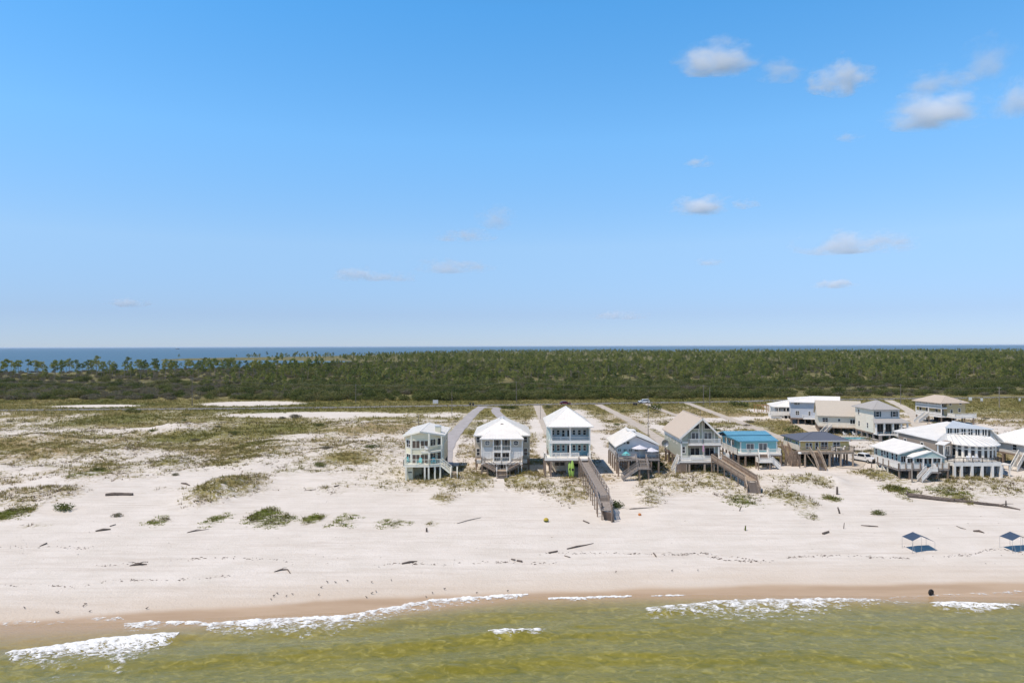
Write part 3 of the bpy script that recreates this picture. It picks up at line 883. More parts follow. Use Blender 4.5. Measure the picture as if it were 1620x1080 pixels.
# ------------------------------------------------------------------ trees and shrubs
def leaf_cloud(centres, radii, n_leaf, size, r, flat=0.7, droop=0.0):
    """leaf-sized triangles spread through ellipsoid clumps: returns V, F, tint"""
    V = []; tint = []
    for c, rd in zip(centres, radii):
        k = max(6, int(n_leaf * (rd ** 2)))
        d = r.normal(size=(k, 3)); d /= np.linalg.norm(d, axis=1)[:, None]
        rad = rd * (0.45 + 0.6 * r.random(k) ** 0.7)
        p = np.array(c)[None, :] + d * rad[:, None] * np.array([1, 1, flat])
        a = r.normal(size=(k, 3)); a /= np.linalg.norm(a, axis=1)[:, None]
        b = np.cross(a, d + 0.4 * r.normal(size=(k, 3))); b /= (np.linalg.norm(b, axis=1)[:, None] + 1e-6)
        s = size * (0.6 + 0.8 * r.random(k))[:, None]
        V.append(np.stack([p - a * s * 0.6, p + a * s * 0.6, p + b * s * 1.1], 1))
        tint.append(np.repeat(r.random() * 0.6 + r.random(k) * 0.4, 3))
    V = np.concatenate(V).reshape(-1, 3)
    return V, np.arange(len(V)).reshape(-1, 3), np.concatenate(tint)

def pine_meshes(seed, h, low, spread, nclump, leaf=0.5, density=26):
    r = np.random.default_rng(seed)
    mb = MB()
    lean = r.normal(size=2) * 0.03 * h
    pts = [Vector((lean[0] * t ** 1.5, lean[1] * t ** 1.5, h * t)) for t in (0, 0.25, 0.5, 0.75, 0.97)]
    rad = [0.19 * h / 12, 0.15 * h / 12, 0.12 * h / 12, 0.085 * h / 12, 0.03]
    mb.tube(pts, rad, 6)
    cs, rs = [], []
    for i in range(nclump):
        t = low + (1 - low) * (i + 0.5) / nclump
        a = r.random() * 2 * PI
        reach = spread * (1.05 - 0.75 * ((t - low) / (1 - low)) ** 1.5) * (0.35 + 0.75 * r.random())
        base = Vector((lean[0] * t ** 1.5, lean[1] * t ** 1.5, h * t * 0.96))
        tip = base + Vector((math.cos(a) * reach, math.sin(a) * reach, reach * 0.25))
        mb.cyl(base, tip, 0.05 * h / 12, 0.02, 4)
        cs.append(tuple(tip)); rs.append(spread * (0.30 + 0.25 * r.random()))
    cs.append((lean[0], lean[1], h * 0.98)); rs.append(spread * 0.35)
    V, F, tt = leaf_cloud(cs, rs, density, leaf, r, 0.62)
    trunk = mb.mesh('trunk', M['bark'])
    crown = npmesh('crown', V, F, [M['needles']], False, {'tint': tt})
    # joined twin for the mass of the wood
    tv = np.array([v[:] for v in mb.v]); tf = []
    for f in mb.f:
        for i in range(1, len(f) - 1): tf.append((f[0], f[i], f[i + 1]))
    tf = np.array(tf)
    both = npmesh('pine_in_the_wood', np.concatenate([V, tv]), np.concatenate([F, tf + len(V)]), [M['needles'], M['bark']], False,
                  {'tint': np.concatenate([tt, np.zeros(len(tv))])}, [0] * len(F) + [1] * len(tf))
    return trunk, crown, both

def shrub_mesh(seed, w, h, mt, n=7, leaf=0.3, density=26):
    r = np.random.default_rng(seed)
    cs, rs = [], []
    for i in range(n):
        a = r.random() * 2 * PI; d = w * 0.5 * math.sqrt(r.random())
        rr = (0.28 + 0.2 * r.random()) * min(w, 2.2 * h)
        cs.append((math.cos(a) * d, math.sin(a) * d, h * (0.35 + 0.35 * r.random()) * (1 - 0.4 * d / w))); rs.append(rr)
    V, F, tt = leaf_cloud(cs, rs, density, leaf, r, min(0.9, h / w * 1.1))
    V[:, 2] = np.maximum(V[:, 2], 0.02)
    mb = MB()
    for i in range(4):
        a = i * 1.6 + r.random()
        mb.cyl((0, 0, -0.1), (math.cos(a) * w * 0.25, math.sin(a) * w * 0.25, h * 0.5), 0.06, 0.03, 4)
    return npmesh('foliage', V, F, [mt], False, {'tint': tt}), mb.mesh('stems', M['bark'])

PINE = [pine_meshes(i + 1, hh, lo, sp, nc) for i, (hh, lo, sp, nc) in enumerate([
    (14.5, 0.58, 3.0, 9), (12.5, 0.52, 2.7, 9), (13.5, 0.65, 3.2, 8), (10.5, 0.38, 2.5, 10), (9.0, 0.25, 2.4, 10), (11.5, 0.6, 2.2, 7)])]
SMALLSHRUB = shrub_mesh(47, 2.0, 1.15, M['scrub'], 9, 0.16, 90)
SHR = [shrub_mesh(40, 3.6, 2.2, M['scrub']), shrub_mesh(41, 4.6, 2.8, M['scrub'], 9), shrub_mesh(42, 2.6, 1.6, M['scrub'], 6), shrub_mesh(43, 3.8, 1.9, M['drygrey'], 8), shrub_mesh(44, 5.2, 3.8, M['scrub'], 11, 0.36)]

def scatter_group(name, P, z, rot, scl, var, templates, label, cat):
    """a mass of plants nobody could count: points that carry copies of the templates"""
    n = len(P)
    me = bpy.data.meshes.new(name)
    me.vertices.add(n)
    me.vertices.foreach_set('co', np.column_stack([P, z]).astype(np.float32).ravel())
    for k, v in (('rotz', rot), ('scl', scl)):
        a = me.attributes.new(k, 'FLOAT', 'POINT'); a.data.foreach_set('value', np.asarray(v, np.float32))
    a = me.attributes.new('vari', 'INT', 'POINT'); a.data.foreach_set('value', np.asarray(var, np.int32))
    me.update()
    o = inst(name, me)
    ng = bpy.data.node_groups.new(name, 'GeometryNodeTree')
    ng.interface.new_socket('Geometry', in_out='INPUT', socket_type='NodeSocketGeometry')
    ng.interface.new_socket('Geometry', in_out='OUTPUT', socket_type='NodeSocketGeometry')
    N, L = ng.nodes, ng.links
    gi = N.new('NodeGroupInput'); go = N.new('NodeGroupOutput')
    iop = N.new('GeometryNodeInstanceOnPoints'); iop.inputs['Pick Instance'].default_value = True
    jo = N.new('GeometryNodeJoinGeometry')
    for t in reversed(templates):
        oi = N.new('GeometryNodeObjectInfo'); oi.inputs['Object'].default_value = t; oi.inputs['As Instance'].default_value = True
        L.new(oi.outputs['Geometry'], jo.inputs[0])
    def na(k, dt):
        q = N.new('GeometryNodeInputNamedAttribute'); q.data_type = dt; q.inputs['Name'].default_value = k
        return q.outputs['Attribute']
    cx = N.new('ShaderNodeCombineXYZ'); L.new(na('rotz', 'FLOAT'), cx.inputs['Z'])
    L.new(gi.outputs[0], iop.inputs['Points']); L.new(jo.outputs[0], iop.inputs['Instance'])
    L.new(na('vari', 'INT'), iop.inputs['Instance Index']); L.new(cx.outputs[0], iop.inputs['Rotation']); L.new(na('scl', 'FLOAT'), iop.inputs['Scale'])
    L.new(iop.outputs[0], go.inputs[0])
    md = o.modifiers.new('spread', 'NODES'); md.node_group = ng
    tag(o, label, cat, kind='stuff')
    return o

def template(name, me): return bpy.data.objects.new(name, me)
PT = [template('pine_template', p[2]) for p in PINE]
ST = [template('shrub_template', s[0]) for s in SHR]

# where the pines stand: density by where the ground lies
def wood_density(x, y):
    z = ground_h(x, y)
    px, py = proj_np(x, y, np.full_like(x, 1.5))
    land = z > 0.2
    front = np.interp(px, [-200, 0, 300, 360, 820, 1000, 1100, 1300, 1700], [607, 607, 606, 628, 629, 622, 614, 607, 606])
    front = front + 3.0 * fbm(px / 30.0, py * 0, 3, 51)
    inside = 1 - sstep(front - 3, front + 2.0, py)
    clump = np.clip(0.5 + 1.3 * fbm(x / 45.0, y / 60.0, 4, 52), 0.10, 1)
    left_open = np.where((px < 420) & (py > 588), np.interp(px, [0, 300, 420], [0.10, 0.15, 0.9]), 1.0)
    marsh = np.where((px > 380) & (px < 660) & (py > 579) & (py < 590), 0.25, 1.0)
    spit = np.where((px < 640) & (py < 583), np.interp(px, [260, 350, 430, 640], [0.01, 0.03, 0.25, 0.7]), 1.0)
    return land * inside * clump * left_open * marsh * spit

def wood_points(n, y0, y1, seed):
    return scatter(n, -0.86, 0.86, y0, y1, seed, wood_density)
near = wood_points(3400, 345, 620, 101)
mid = wood_points(17000, 620, 1700, 102)
far = wood_points(17000, 1700, 3600, 103)
rw = np.random.default_rng(77)
# a marked row of tall pines at the left, at the bay shore
rowx = np.concatenate([np.linspace(-20, 270, 46), np.linspace(270, 480, 32)]) + rw.normal(size=78) * 5
rowp = np.array([tuple(at_z(a, 598 + rw.normal() * 2.5, 1.4)[:2]) for a in rowx])
order = np.argsort(near[:, 1])
near = near[order]
n_row = len(rowp)
ind = near[:300 - n_row]; rest = near[300 - n_row:]
def grow(y): return np.interp(y, [345, 410, 470, 560, 650], [0.46, 0.52, 0.66, 0.86, 1.0])
def put_pine(x, y, v, s, label, group):
    t = empty('pine_tree', (x, y, gz(x, y) - 0.1), rw.random() * 6.28)
    t.scale = (s, s, s)
    tag(t, label, 'tree', group)
    inst('trunk', PINE[v][0], t); inst('crown', PINE[v][1], t)
for (x, y) in rowp:
    put_pine(x, y, int(rw.choice([0, 1, 2, 2, 5])), 0.85 + 0.4 * rw.random(), 'tall bare-trunked pine in the row along the bay shore', 'tall pines along the bay shore')
for (x, y) in ind:
    v = int(rw.choice([3, 4, 4, 1, 5])); s = (0.75 + 0.5 * rw.random()) * float(grow(y))
    put_pine(x, y, v, s, 'bushy green pine at the front edge of the wood', 'pines at the front edge of the wood')
W_ = np.concatenate([rest, mid])
scatter_group('pine_wood', W_, ground_h(W_[:, 0], W_[:, 1]) - 0.1, rw.random(len(W_)) * 6.28,
              (0.5 + 0.62 * rw.random(len(W_))) * grow(W_[:, 1]), rw.choice([0, 1, 2, 3, 3, 4, 5], len(W_)), PT, 'dense mixed pine wood filling the land behind the road', 'wood')
scatter_group('far_pine_wood', far, ground_h(far[:, 0], far[:, 1]) - 0.1, rw.random(len(far)) * 6.28,
              0.65 + 0.45 * rw.random(len(far)), rw.choice([3, 4, 3, 4, 1], len(far)), PT, 'distant pine wood in front of the blue bay', 'wood')
# scrub: thick in front of the wood and under it
def scrub_density(x, y):
    z = ground_h(x, y)
    px, py = proj_np(x, y, np.full_like(x, 1.5))
    front = np.interp(px, [-200, 0, 330, 345, 640, 830, 1100, 1250, 1400, 1700], [637, 637, 635, 637, 637, 635, 633, 632, 629, 626]) + 1.6 * fbm(px / 16.0, py * 0, 3, 55)
    ins = py < front
    strip = np.where(px > 1080, np.where(py > 613, np.where(py > 622, 0.8, 0.35), 1.0), 1.0)
    right = np.where((px > 1260) & (py > 612), 0.42, 1.0)
    clump = np.clip(0.62 + 1.0 * fbm(x / 22.0, y / 22.0, 3, 56), 0.0, 1)
    sandb = np.where((px < 470) & (py > 634.5), 0.0, 1.0)
    return (z > 0.2) * ins * strip * right * clump * sandb
S1 = scatter(12500, -0.86, 0.86, 318, 470, 111, scrub_density)
S2 = scatter(15000, -0.86, 0.86, 470, 1100, 112, scrub_density)
S1 = S1[np.argsort(S1[:, 1])]
for (x, y) in S1[:290]:
    px, py = proj_np(np.array([x]), np.array([y]), np.array([1.5]))
    v = int(rw.choice([0, 1, 2, 4])) if px[0] > 330 else int(rw.choice([0, 2, 3, 3]))
    s = 0.7 + 0.5 * rw.random()
    t = empty('shrub', (x, y, gz(x, y)), rw.random() * 6.28); t.scale = (s, s, s)
    tag(t, 'dense rounded evergreen shrub in the thicket beyond the road', 'shrub', 'shrubs of the thicket beyond the road')
    inst('foliage', SHR[v][0], t); inst('stems', SHR[v][1], t)
rest = np.concatenate([S1[290:], S2])
px, py = proj_np(rest[:, 0], rest[:, 1], np.full(len(rest), 1.5))
grey = (rw.random(len(rest)) < np.where(px < 400, 0.72, 0.36))
var = np.where(grey, 3, rw.choice([0, 1, 2, 4], len(rest)))
scatter_group('scrub', rest, ground_h(rest[:, 0], rest[:, 1]), rw.random(len(rest)) * 6.28, 0.75 + 0.5 * rw.random(len(rest)), var, ST,
              'thicket of green and grey-brown scrub under the pines', 'scrub')
print('trees', len(ind), len(W_), len(far), 'scrub', len(S1), len(rest))
# ------------------------------------------------------------------ house building kit
class House:
    """zx, zy: columns and rows of an enlarged crop of the photograph (origin ox, oy, k times enlarged); Y0: distance of the front"""
    def __init__(s, name, label, cat, ox, oy, k, zc, Y0, group=None, rz=0.0):
        s.ox, s.oy, s.k, s.Y0 = ox, oy, k, Y0
        s.xc = at_y(ox + zc / k, 700, Y0).x
        s.zg = gz(s.xc, Y0 + 2)
        s.root = tag(empty(name, (s.xc, Y0, s.zg), rz), label, cat, group)
        s._pm = {}
    def X(s, zx, d=0.0): return at_y(s.ox + zx / s.k, 700, s.Y0 + d).x - s.xc
    def Z(s, zy, d=0.0): return at_y(s.ox + 300 / s.k, s.oy + zy / s.k, s.Y0 + d).z - s.zg
    def mb(s): return MB()
    def add(s, mb, name, mt, parent=None, kind=None): return mb.build(name, M[mt] if isinstance(mt, str) else mt, parent or s.root, kind=kind)
    def box(s, name, mt, x0, x1, y0, y1, z0, z1, parent=None): return s.add(MB().box(x0, x1, y0, y1, z0, z1), name, mt, parent)
    # windows: frame proud of the wall, pane set in it; face 'f' looks along -y at depth a, 'l' looks along -x at a, 'r' along +x
    def win(s, u0, u1, z0, z1, a, face='f', cols=1, rows=1, frame='white', glass='glass', fw=0.09, name='window'):
        if u0 > u1: u0, u1 = u1, u0
        if z0 > z1: z0, z1 = z1, z0
        def put(mb, p, q, r, t, near, far_):
            if face == 'f': mb.box(p, q, a - near, a - far_, r, t)
            elif face == 'l': mb.box(a - near, a - far_, p, q, r, t)
            else: mb.box(a + far_, a + near, p, q, r, t)
        m = MB()
        put(m, u0 - fw, u1 + fw, z1, z1 + fw, 0.07, -0.02); put(m, u0 - fw, u1 + fw, z0 - fw, z0, 0.09, -0.02)
        put(m, u0 - fw, u0, z0, z1, 0.07, -0.02); put(m, u1, u1 + fw, z0, z1, 0.07, -0.02)
        for i in range(1, cols):
            c = u0 + (u1 - u0) * i / cols; put(m, c - fw * 0.4, c + fw * 0.4, z0, z1, 0.06, 0.0)
        for j in range(1, rows):
            c = z0 + (z1 - z0) * j / rows; put(m, u0, u1, c - 0.03, c + 0.03, 0.055, 0.0)
        f = s.add(m, name, frame)
        g = MB(); put(g, u0, u1, z0, z1, 0.025, -0.015)
        s.add(g, 'pane', glass, f)
        return f
    def zwin(s, zx0, zx1, zy0, zy1, d=0.0, **kw):
        return s.win(s.X(zx0, d), s.X(zx1, d), s.Z(zy1, d), s.Z(zy0, d), d, 'f', **kw)
    def pilings(s, xs, ys, z1, mt='wood', w=0.30, z0=-1.2, skip=()):
        key = (mt, round(z1, 2), w)
        if key not in s._pm: s._pm[key] = MB().box(-w / 2, w / 2, -w / 2, w / 2, z0, z1).mesh('piling', M[mt])
        for i, x in enumerate(xs):
            for j, y in enumerate(ys):
                if (i, j) in skip: continue
                inst('piling', s._pm[key], s.root, (x, y, 0))
    def railing(s, pts, mt='white', h=1.0, gap=0.28, post=2.2, solid=0.0, pw=0.1, name='railing', bw=0.04, parent=None):
        m = MB()
        for p, q in zip(pts[:-1], pts[1:]):
            p = Vector(p); q = Vector(q); L = (q - p).length
            if L < 0.05: continue
            up = Vector((0, 0, 1))
            m.bar(p + up * h, q + up * h, 0.10, 0.07); m.bar(p + up * 0.12, q + up * 0.12, 0.06, 0.06)
            n = max(1, int(round(L / post)))
            for i in range(n + 1):
                c = p + (q - p) * i / n
                m.bar(c - up * 0.05, c + up * (h + 0.06), pw)
            nb = int(L / gap)
            for i in range(1, nb):
                c = p + (q - p) * i / nb
                m.bar(c + up * 0.12, c + up * h, bw)
            if solid > 0:
                m.bar(p + up * (h * 0.5), q + up * (h * 0.5), 0.03, h * solid)
        return s.add(m, name, mt, parent)
    def stair(s, top, bot, w, mt='wood', rail='white', n=None, sides=(1, 1), rh=0.95, solid=0.0):
        """a flight from top to bottom; the width lies across it"""
        top = Vector(top); bot = Vector(bot)
        d = bot - top; hd = Vector((d.x, d.y, 0)).normalized(); side = Vector((-hd.y, hd.x, 0))
        n = n or max(3, int(abs(d.z) / 0.19))
        m = MB()
        for sg in (-1, 1):
            m.bar(top + side * sg * w / 2 - Vector((0, 0, 0.12)), bot + side * sg * w / 2 - Vector((0, 0, 0.12)), 0.07, 0.28)
        st = s.add(m, 'stair', mt)
        t = MB()
        run = Vector((d.x, d.y, 0)).length / n
        a = hd * (run * 0.55); b = side * (w / 2 - 0.03)
        t.hexa([-a - b - Vector((0, 0, 0.04)), a - b - Vector((0, 0, 0.04)), a + b - Vector((0, 0, 0.04)), -a + b - Vector((0, 0, 0.04))], [-a - b, a - b, a + b, -a + b])
        tm = t.mesh('tread', M[mt])
        for i in range(n):
            c = top + d * ((i + 0.5) / n)
            inst('tread', tm, st, c)
        for sg, on in zip((-1, 1), sides):
            if on:
                o = side * sg * (w / 2 + 0.03)
                s.railing([top + o, bot + o], rail, rh, 0.25, 1.6, solid, name='handrail', parent=st)
        return st
    def seams(s, polys, mt, gap=0.5, parent=None):
        """raised standing seams on roof planes, running down the slope"""
        m = MB()
        for poly in polys:
            P = [Vector(p) for p in poly]
            nrm = (P[1] - P[0]).cross(P[2] - P[0])
            if nrm.length < 1e-6: continue
            nrm.normalize()
            if nrm.z < 0: nrm = -nrm
            e = Vector((-nrm.y, nrm.x, 0))
            if e.length < 1e-3: continue
            e.normalize(); sl = nrm.cross(e)
            us = [(p - P[0]).dot(e) for p in P]; vs = [(p - P[0]).dot(sl) for p in P]
            u = min(us) + gap * 0.5
            while u < max(us):
                hit = []
                for i in range(len(P)):
                    j = (i + 1) % len(P)
                    if (us[i] - u) * (us[j] - u) < 0:
                        t = (u - us[i]) / (us[j] - us[i]); hit.append(vs[i] + (vs[j] - vs[i]) * t)
                if len(hit) >= 2:
                    a = P[0] + e * u + sl * min(hit); b = P[0] + e * u + sl * max(hit)
                    if (b - a).length > 0.3: m.bar(a + nrm * 0.02, b + nrm * 0.02, 0.05, 0.06)
                u += gap
        return s.add(m, 'standing_seams', mt, parent, kind='stuff')
    def hip(s, x0, x1, y0, y1, ze, zr, r0, r1, axis, mt, th=0.18, metal=True, name='roof'):
        """hip or gable roof: ridge from r0 to r1 (points x,y) at height zr"""
        V = [(x0, y0, ze), (x1, y0, ze), (x1, y1, ze), (x0, y1, ze), (r0[0], r0[1], zr), (r1[0], r1[1], zr)]
        if axis == 'y': F = [(0, 1, 4), (1, 2, 5, 4), (2, 3, 5), (3, 0, 4, 5)]
        else: F = [(0, 1, 5, 4), (1, 2, 5), (2, 3, 4, 5), (3, 0, 4)]
        r = s.add(MB().slab(V, F, th), name, mt)
        if metal: s.seams([[V[i] for i in f] for f in F], mt, 0.55, r)
        c = MB(); c.bar(V[4], V[5], 0.22, 0.08)
        for i, j in ((0, 4), (1, 4 if axis == 'y' else 5), (2, 5), (3, 5 if axis == 'y' else 4)):
            if abs(V[i][1] - V[j][1]) > 0.05 and abs(V[i][0] - V[j][0]) > 0.05: c.bar(V[i], V[j], 0.2, 0.07)
        s.add(c, 'ridge_cap', mt, r)
        return r
    def gable_y(s, xl, xa, xr, y0, y1, zl, za, zr, mt, th=0.2, metal=True, name='roof'):
        V = [(xl, y0, zl), (xa, y0, za), (xr, y0, zr), (xl, y1, zl), (xa, y1, za), (xr, y1, zr)]
        F = [(0, 1, 4, 3), (1, 2, 5, 4)]
        r = s.add(MB().slab(V, F, th), name, mt)
        if metal: s.seams([[V[i] for i in f] for f in F], mt, 0.55, r)
        s.add(MB().bar(V[1], V[4], 0.25, 0.08), 'ridge_cap', mt, r)
        return r
    def prism(s, name, mt, pts, y0, y1):
        """outline (x,z) in the front plane carried back from y0 to y1"""
        return s.add(MB().hexa([(x, y0, z) for x, z in pts], [(x, y1, z) for x, z in pts]), name, mt)

def chair(name, label, loc, rz, mt, group=None, low=True):
    t = tag(empty(name, loc, rz), label, 'chair', group)
    m = M[mt]
    MB().hexa([(-.3, -.3, .36), (.3, -.3, .36), (.28, .3, .28), (-.28, .3, .28)], [(-.3, -.3, .40), (.3, -.3, .40), (.28, .3, .32), (-.28, .3, .32)]).build('seat', m, t)
    MB().hexa([(-.3, .28, .3), (.3, .28, .3), (.3, .32, .3), (-.3, .32, .3)], [(-.26, .55, 1.05), (.26, .55, 1.05), (.26, .59, 1.05), (-.26, .59, 1.05)]).build('backrest', m, t)
    for sx in (-1, 1):
        MB().box(sx * .36 - .06, sx * .36 + .06, -.38, .42, .56, .60).build('armrest', m, t)
        MB().box(sx * .36 - .03, sx * .36 + .03, -.34, -.26, 0, .56).build('leg', m, t)
        MB().box(sx * .33 - .03, sx * .33 + .03, .3, .38, 0, .56).build('leg', m, t)
    return t

def table(name, label, loc, mt, r=0.6, h=0.72, group=None):
    t = tag(empty(name, loc), label, 'table', group)
    MB().cyl((0, 0, h - .05), (0, 0, h), r, r, 14).build('tabletop', M[mt], t)
    for i in range(4):
        a = PI / 4 + i * PI / 2
        MB().bar((math.cos(a) * r * .75, math.sin(a) * r * .75, 0), (math.cos(a) * r * .6, math.sin(a) * r * .6, h - .05), .05).build('leg', M[mt], t)
    return t

def parasol(name, label, loc, mt, r=1.5, h=2.4, closed=False):
    t = tag(empty(name, loc), label, 'parasol')
    MB().cyl((0, 0, 0), (0, 0, h + .1), .03, .03, 6).build('pole', M['white'], t)
    m = MB()
    if closed:
        m.tube([Vector((0, 0, h - 1.3)), Vector((0, 0, h - .8)), Vector((0, 0, h - .2)), Vector((0, 0, h))], [.20, .17, .14, .03], 8)
    else:
        n = 8
        V = [(0, 0, h)] + [(math.cos(2 * PI * i / n) * r, math.sin(2 * PI * i / n) * r, h - .62) for i in range(n)]
        m.slab(V, [(0, 1 + i, 1 + (i + 1) % n) for i in range(n)], 0.03)
    m.build('canopy', mt, t)
    MB().cyl((0, 0, 0), (0, 0, .08), .28, .28, 10).build('base', M['concrete'], t)
    return t

def house_a():
    h = House('beach_house', 'narrow three-storey sage house with faceted bay front and pale roof', 'house', 620, 630, 6.75, 345, 131.5)
    X, Z = h.X, h.Z
    zd = Z(705, -1.5); ze = Z(395); D = 12.5
    z2 = Z(560); xa = X(305); za = Z(350, -.9)
    xL, xR = X(114, .7), X(568, 2.0); zl, zr = Z(394, .7), Z(392, 2.0)
    def rz_(x): return za - (xa - x) / (xa - xL) * (za - zl) if x < xa else za - (x - xa) / (xR - xa) * (za - zr)
    # plan of the faceted front, left to right
    Pn = [(X(150, 1.8), 1.8), (X(207), 0.0), (X(395), 0.0), (X(548, 3.0), 3.0)]
    back = [(Pn[3][0], D), (Pn[0][0], D)]
    def wall(p, q, th=.25):
        P, Q = Vector((*p, 0)), Vector((*q, 0)); t = (Q - P).normalized(); n = Vector((t.y, -t.x, 0))
        m = MB(); pts = [P, Q]
        if (p[0] - xa) * (q[0] - xa) < 0 and abs(p[0] - xa) > .05:
            u = (xa - p[0]) / (q[0] - p[0]); pts = [P, P + (Q - P) * u, Q]
        for c, d in zip(pts[:-1], pts[1:]):
            e = c - n * th; f = d - n * th
            m.hexa([(v.x, v.y, zd) for v in (c, d, f, e)], [(v.x, v.y, rz_(v.x) - .22) for v in (c, d, f, e)])
        return h.add(m, 'wall', 'sage')
    ring = Pn + back
    for i in range(6): wall(ring[i], ring[(i + 1) % 6])
    def fwin(p, q, u0, u1, z0, z1, cols=1, rows=1, glass='glass', frame='cream_trim', fw=.09):
        P, Q = Vector((*p, 0)), Vector((*q, 0)); t = (Q - P).normalized(); n = Vector((t.y, -t.x, 0)); L = (Q - P).length
        def seg(a0, a1, b0, b1, near, far_):
            a = P + t * a0; b = P + t * a1; r = [a + n * near, b + n * near, b + n * far_, a + n * far_]
            return [(v.x, v.y, b0) for v in r], [(v.x, v.y, b1) for v in r]
        a0, a1 = u0 * L, u1 * L
        f = MB()
        for g in ((a0 - fw, a1 + fw, z1, z1 + fw), (a0 - fw, a1 + fw, z0 - fw, z0), (a0 - fw, a0, z0, z1), (a1, a1 + fw, z0, z1)): f.hexa(*seg(*g, .07, -.01))
        for i in range(1, cols): c = a0 + (a1 - a0) * i / cols; f.hexa(*seg(c - .04, c + .04, z0, z1, .06, .0))
        for j in range(1, rows): c = z0 + (z1 - z0) * j / rows; f.hexa(*seg(a0, a1, c - .03, c + .03, .055, .0))
        fo = h.add(f, 'window', frame); h.add(MB().hexa(*seg(a0, a1, z0, z1, .03, -.005)), 'pane', glass, fo)
    V = [(xL, .7, zl), (xa, -.9, za), (xR, 2.0, zr), (xL, D + 1.2, zl), (xa, D + 1.2, za), (xR, D + 1.2, zr)]
    r = h.add(MB().slab(V, [(0, 1, 4, 3), (1, 2, 5, 4)], .22), 'roof', 'metal_white')
    h.seams([[V[i] for i in f] for f in ((0, 1, 4, 3), (1, 2, 5, 4))], 'metal_white', .55, r)
    h.add(MB().bar(V[1], V[4], .25, .08), 'ridge_cap', 'metal_white', r)
    m = MB(); m.bar(Vector(V[0]) - Vector((0, .03, .14)), Vector(V[1]) - Vector((0, .03, .14)), .06, .30).bar(Vector(V[1]) - Vector((0, .03, .14)), Vector(V[2]) - Vector((0, .03, .14)), .06, .30); h.add(m, 'fascia', 'cream_trim')
    for p in Pn: h.box('corner_board', 'cream_trim', p[0] - .11, p[0] + .11, p[1] - .09, p[1] + .04, zd, rz_(p[0]) - .25)
    h.box('band_board', 'cream_trim', Pn[1][0], Pn[2][0], -.05, .01, Z(545), Z(530))
    for y0, y1, g in ((452, 530, 'glass_brown'), (600, 690, 'glass_brown')):
        h.zwin(219, 296, y0, y1, 0, cols=2, glass=g, frame='cream_trim'); h.zwin(308, 384, y0, y1, 0, cols=2, glass=g, frame='cream_trim')
        fwin(Pn[0], Pn[1], .18, .82, Z(y1 - 4), Z(y0), 2, 2, frame='white')
    for y0, y1 in ((442, 508), (592, 665)):
        fwin(Pn[2], Pn[3], .10, .44, Z(y1), Z(y0), 2); fwin(Pn[2], Pn[3], .58, .90, Z(y1), Z(y0), 1)
    for y in (5, 8.5): h.win(y, y + .9, z2 + .9, z2 + 2.0, Pn[3][0], 'r', rows=2)
    # upper balcony round the right facet
    B2 = [(X(310, -.9), -1.1), (X(397, -.9), -1.1), (X(530, .6), .9), (Pn[3][0] + .05, 3.0), (Pn[2][0], .05), (X(310, 0), .05)]
    h.add(MB().hexa([(x, y, z2 - .28) for x, y in B2], [(x, y, z2) for x, y in B2]), 'balcony', 'cream_trim')
    h.railing([(x, y, z2) for x, y in B2[:4]], 'cream_trim')
    for x, y in ((X(397, -1), -1.0), (X(528, .6), .9)): h.box('porch_post', 'cream_trim', x - .13, x + .13, y - .12, y + .12, zd, rz_(x) - .2)
    # lower deck
    xd0, xd1 = X(122, -2), X(520, -1.4)
    D2 = [(xd0, 1.8), (xd0, -1.95), (X(397, -2), -2.05), (xd1, -1.3), (Pn[3][0] + .6, 3.0), (Pn[2][0], .0), (Pn[1][0], .0), (Pn[0][0], 1.8)]
    h.add(MB().hexa([(x, y, zd - .42) for x, y in D2], [(x, y, zd) for x, y in D2]), 'deck', 'cream_trim')
    h.railing([(x, y, zd) for x, y in D2[:4]], 'cream_trim')
    F2 = ring
    h.add(MB().hexa([(x, y, zd - .42) for x, y in F2], [(x, y, zd - .002) for x, y in F2]), 'floor_frame', 'sage')
    h.pilings([X(150, -1.9), X(350, -1.9), X(392, -1.9)], [-1.85], zd - .42, 'cream_trim', .3)
    h.pilings([X(460, -1.2)], [-1.45], zd - .42, 'cream_trim', .3); h.pilings([X(516, -1)], [-1.1], zd - .42, 'cream_trim', .3)
    h.pilings([X(350, 3), X(460, 3), X(540, 3)], [3.8, 8, 12], zd - .42, 'wood_grey', .3)
    h.box('storage_wall', 'sage', X(152, 0), X(232, 0), -1.3, 6, -.8, zd - .43)
    h.box('storage_wall', 'sage', X(232, 2), X(312, 2), 2.0, 9, -.8, zd - .43)
    h.box('louver', 'dark', X(172, -1.3), X(215, -1.3), -1.34, -1.3, Z(793, -1.3), Z(783, -1.3))
    h.box('storage_wall', 'dark', X(312, 9), Pn[3][0], 9.5, 9.7, -.8, zd - .43)  # coloured near-black for the shade under the floor
    zl_ = Z(785, -1.3)
    h.stair((xd1, -.7, zd), (X(628, -1.3), -1.2, zl_), 1.1, 'cream_trim', 'cream_trim')
    h.box('landing', 'wood_tan', X(628, -2), X(700, -2), -1.9, -.7, zl_ - .15, zl_)
    for x in (X(628, -2), X(696, -2)): h.box('newel_post', 'cream_trim', x - .13, x + .13, -2.0, -1.75, -.8, Z(728, -2))
    h.stair((X(662, -2), -1.9, zl_), (X(662, -3), -3.1, 0.05), 1.15, 'wood_tan', 'cream_trim', n=5)
    h.box('chimney', 'sage', X(462, 3.6), X(520, 3.6), 3.6, 4.8, ze, Z(302, 3.6))
    h.box('chimney_cap', 'metal_grey', X(458, 3.6), X(524, 3.6), 3.55, 4.85, Z(302, 3.6), Z(292, 3.6))
    o = h.root.location
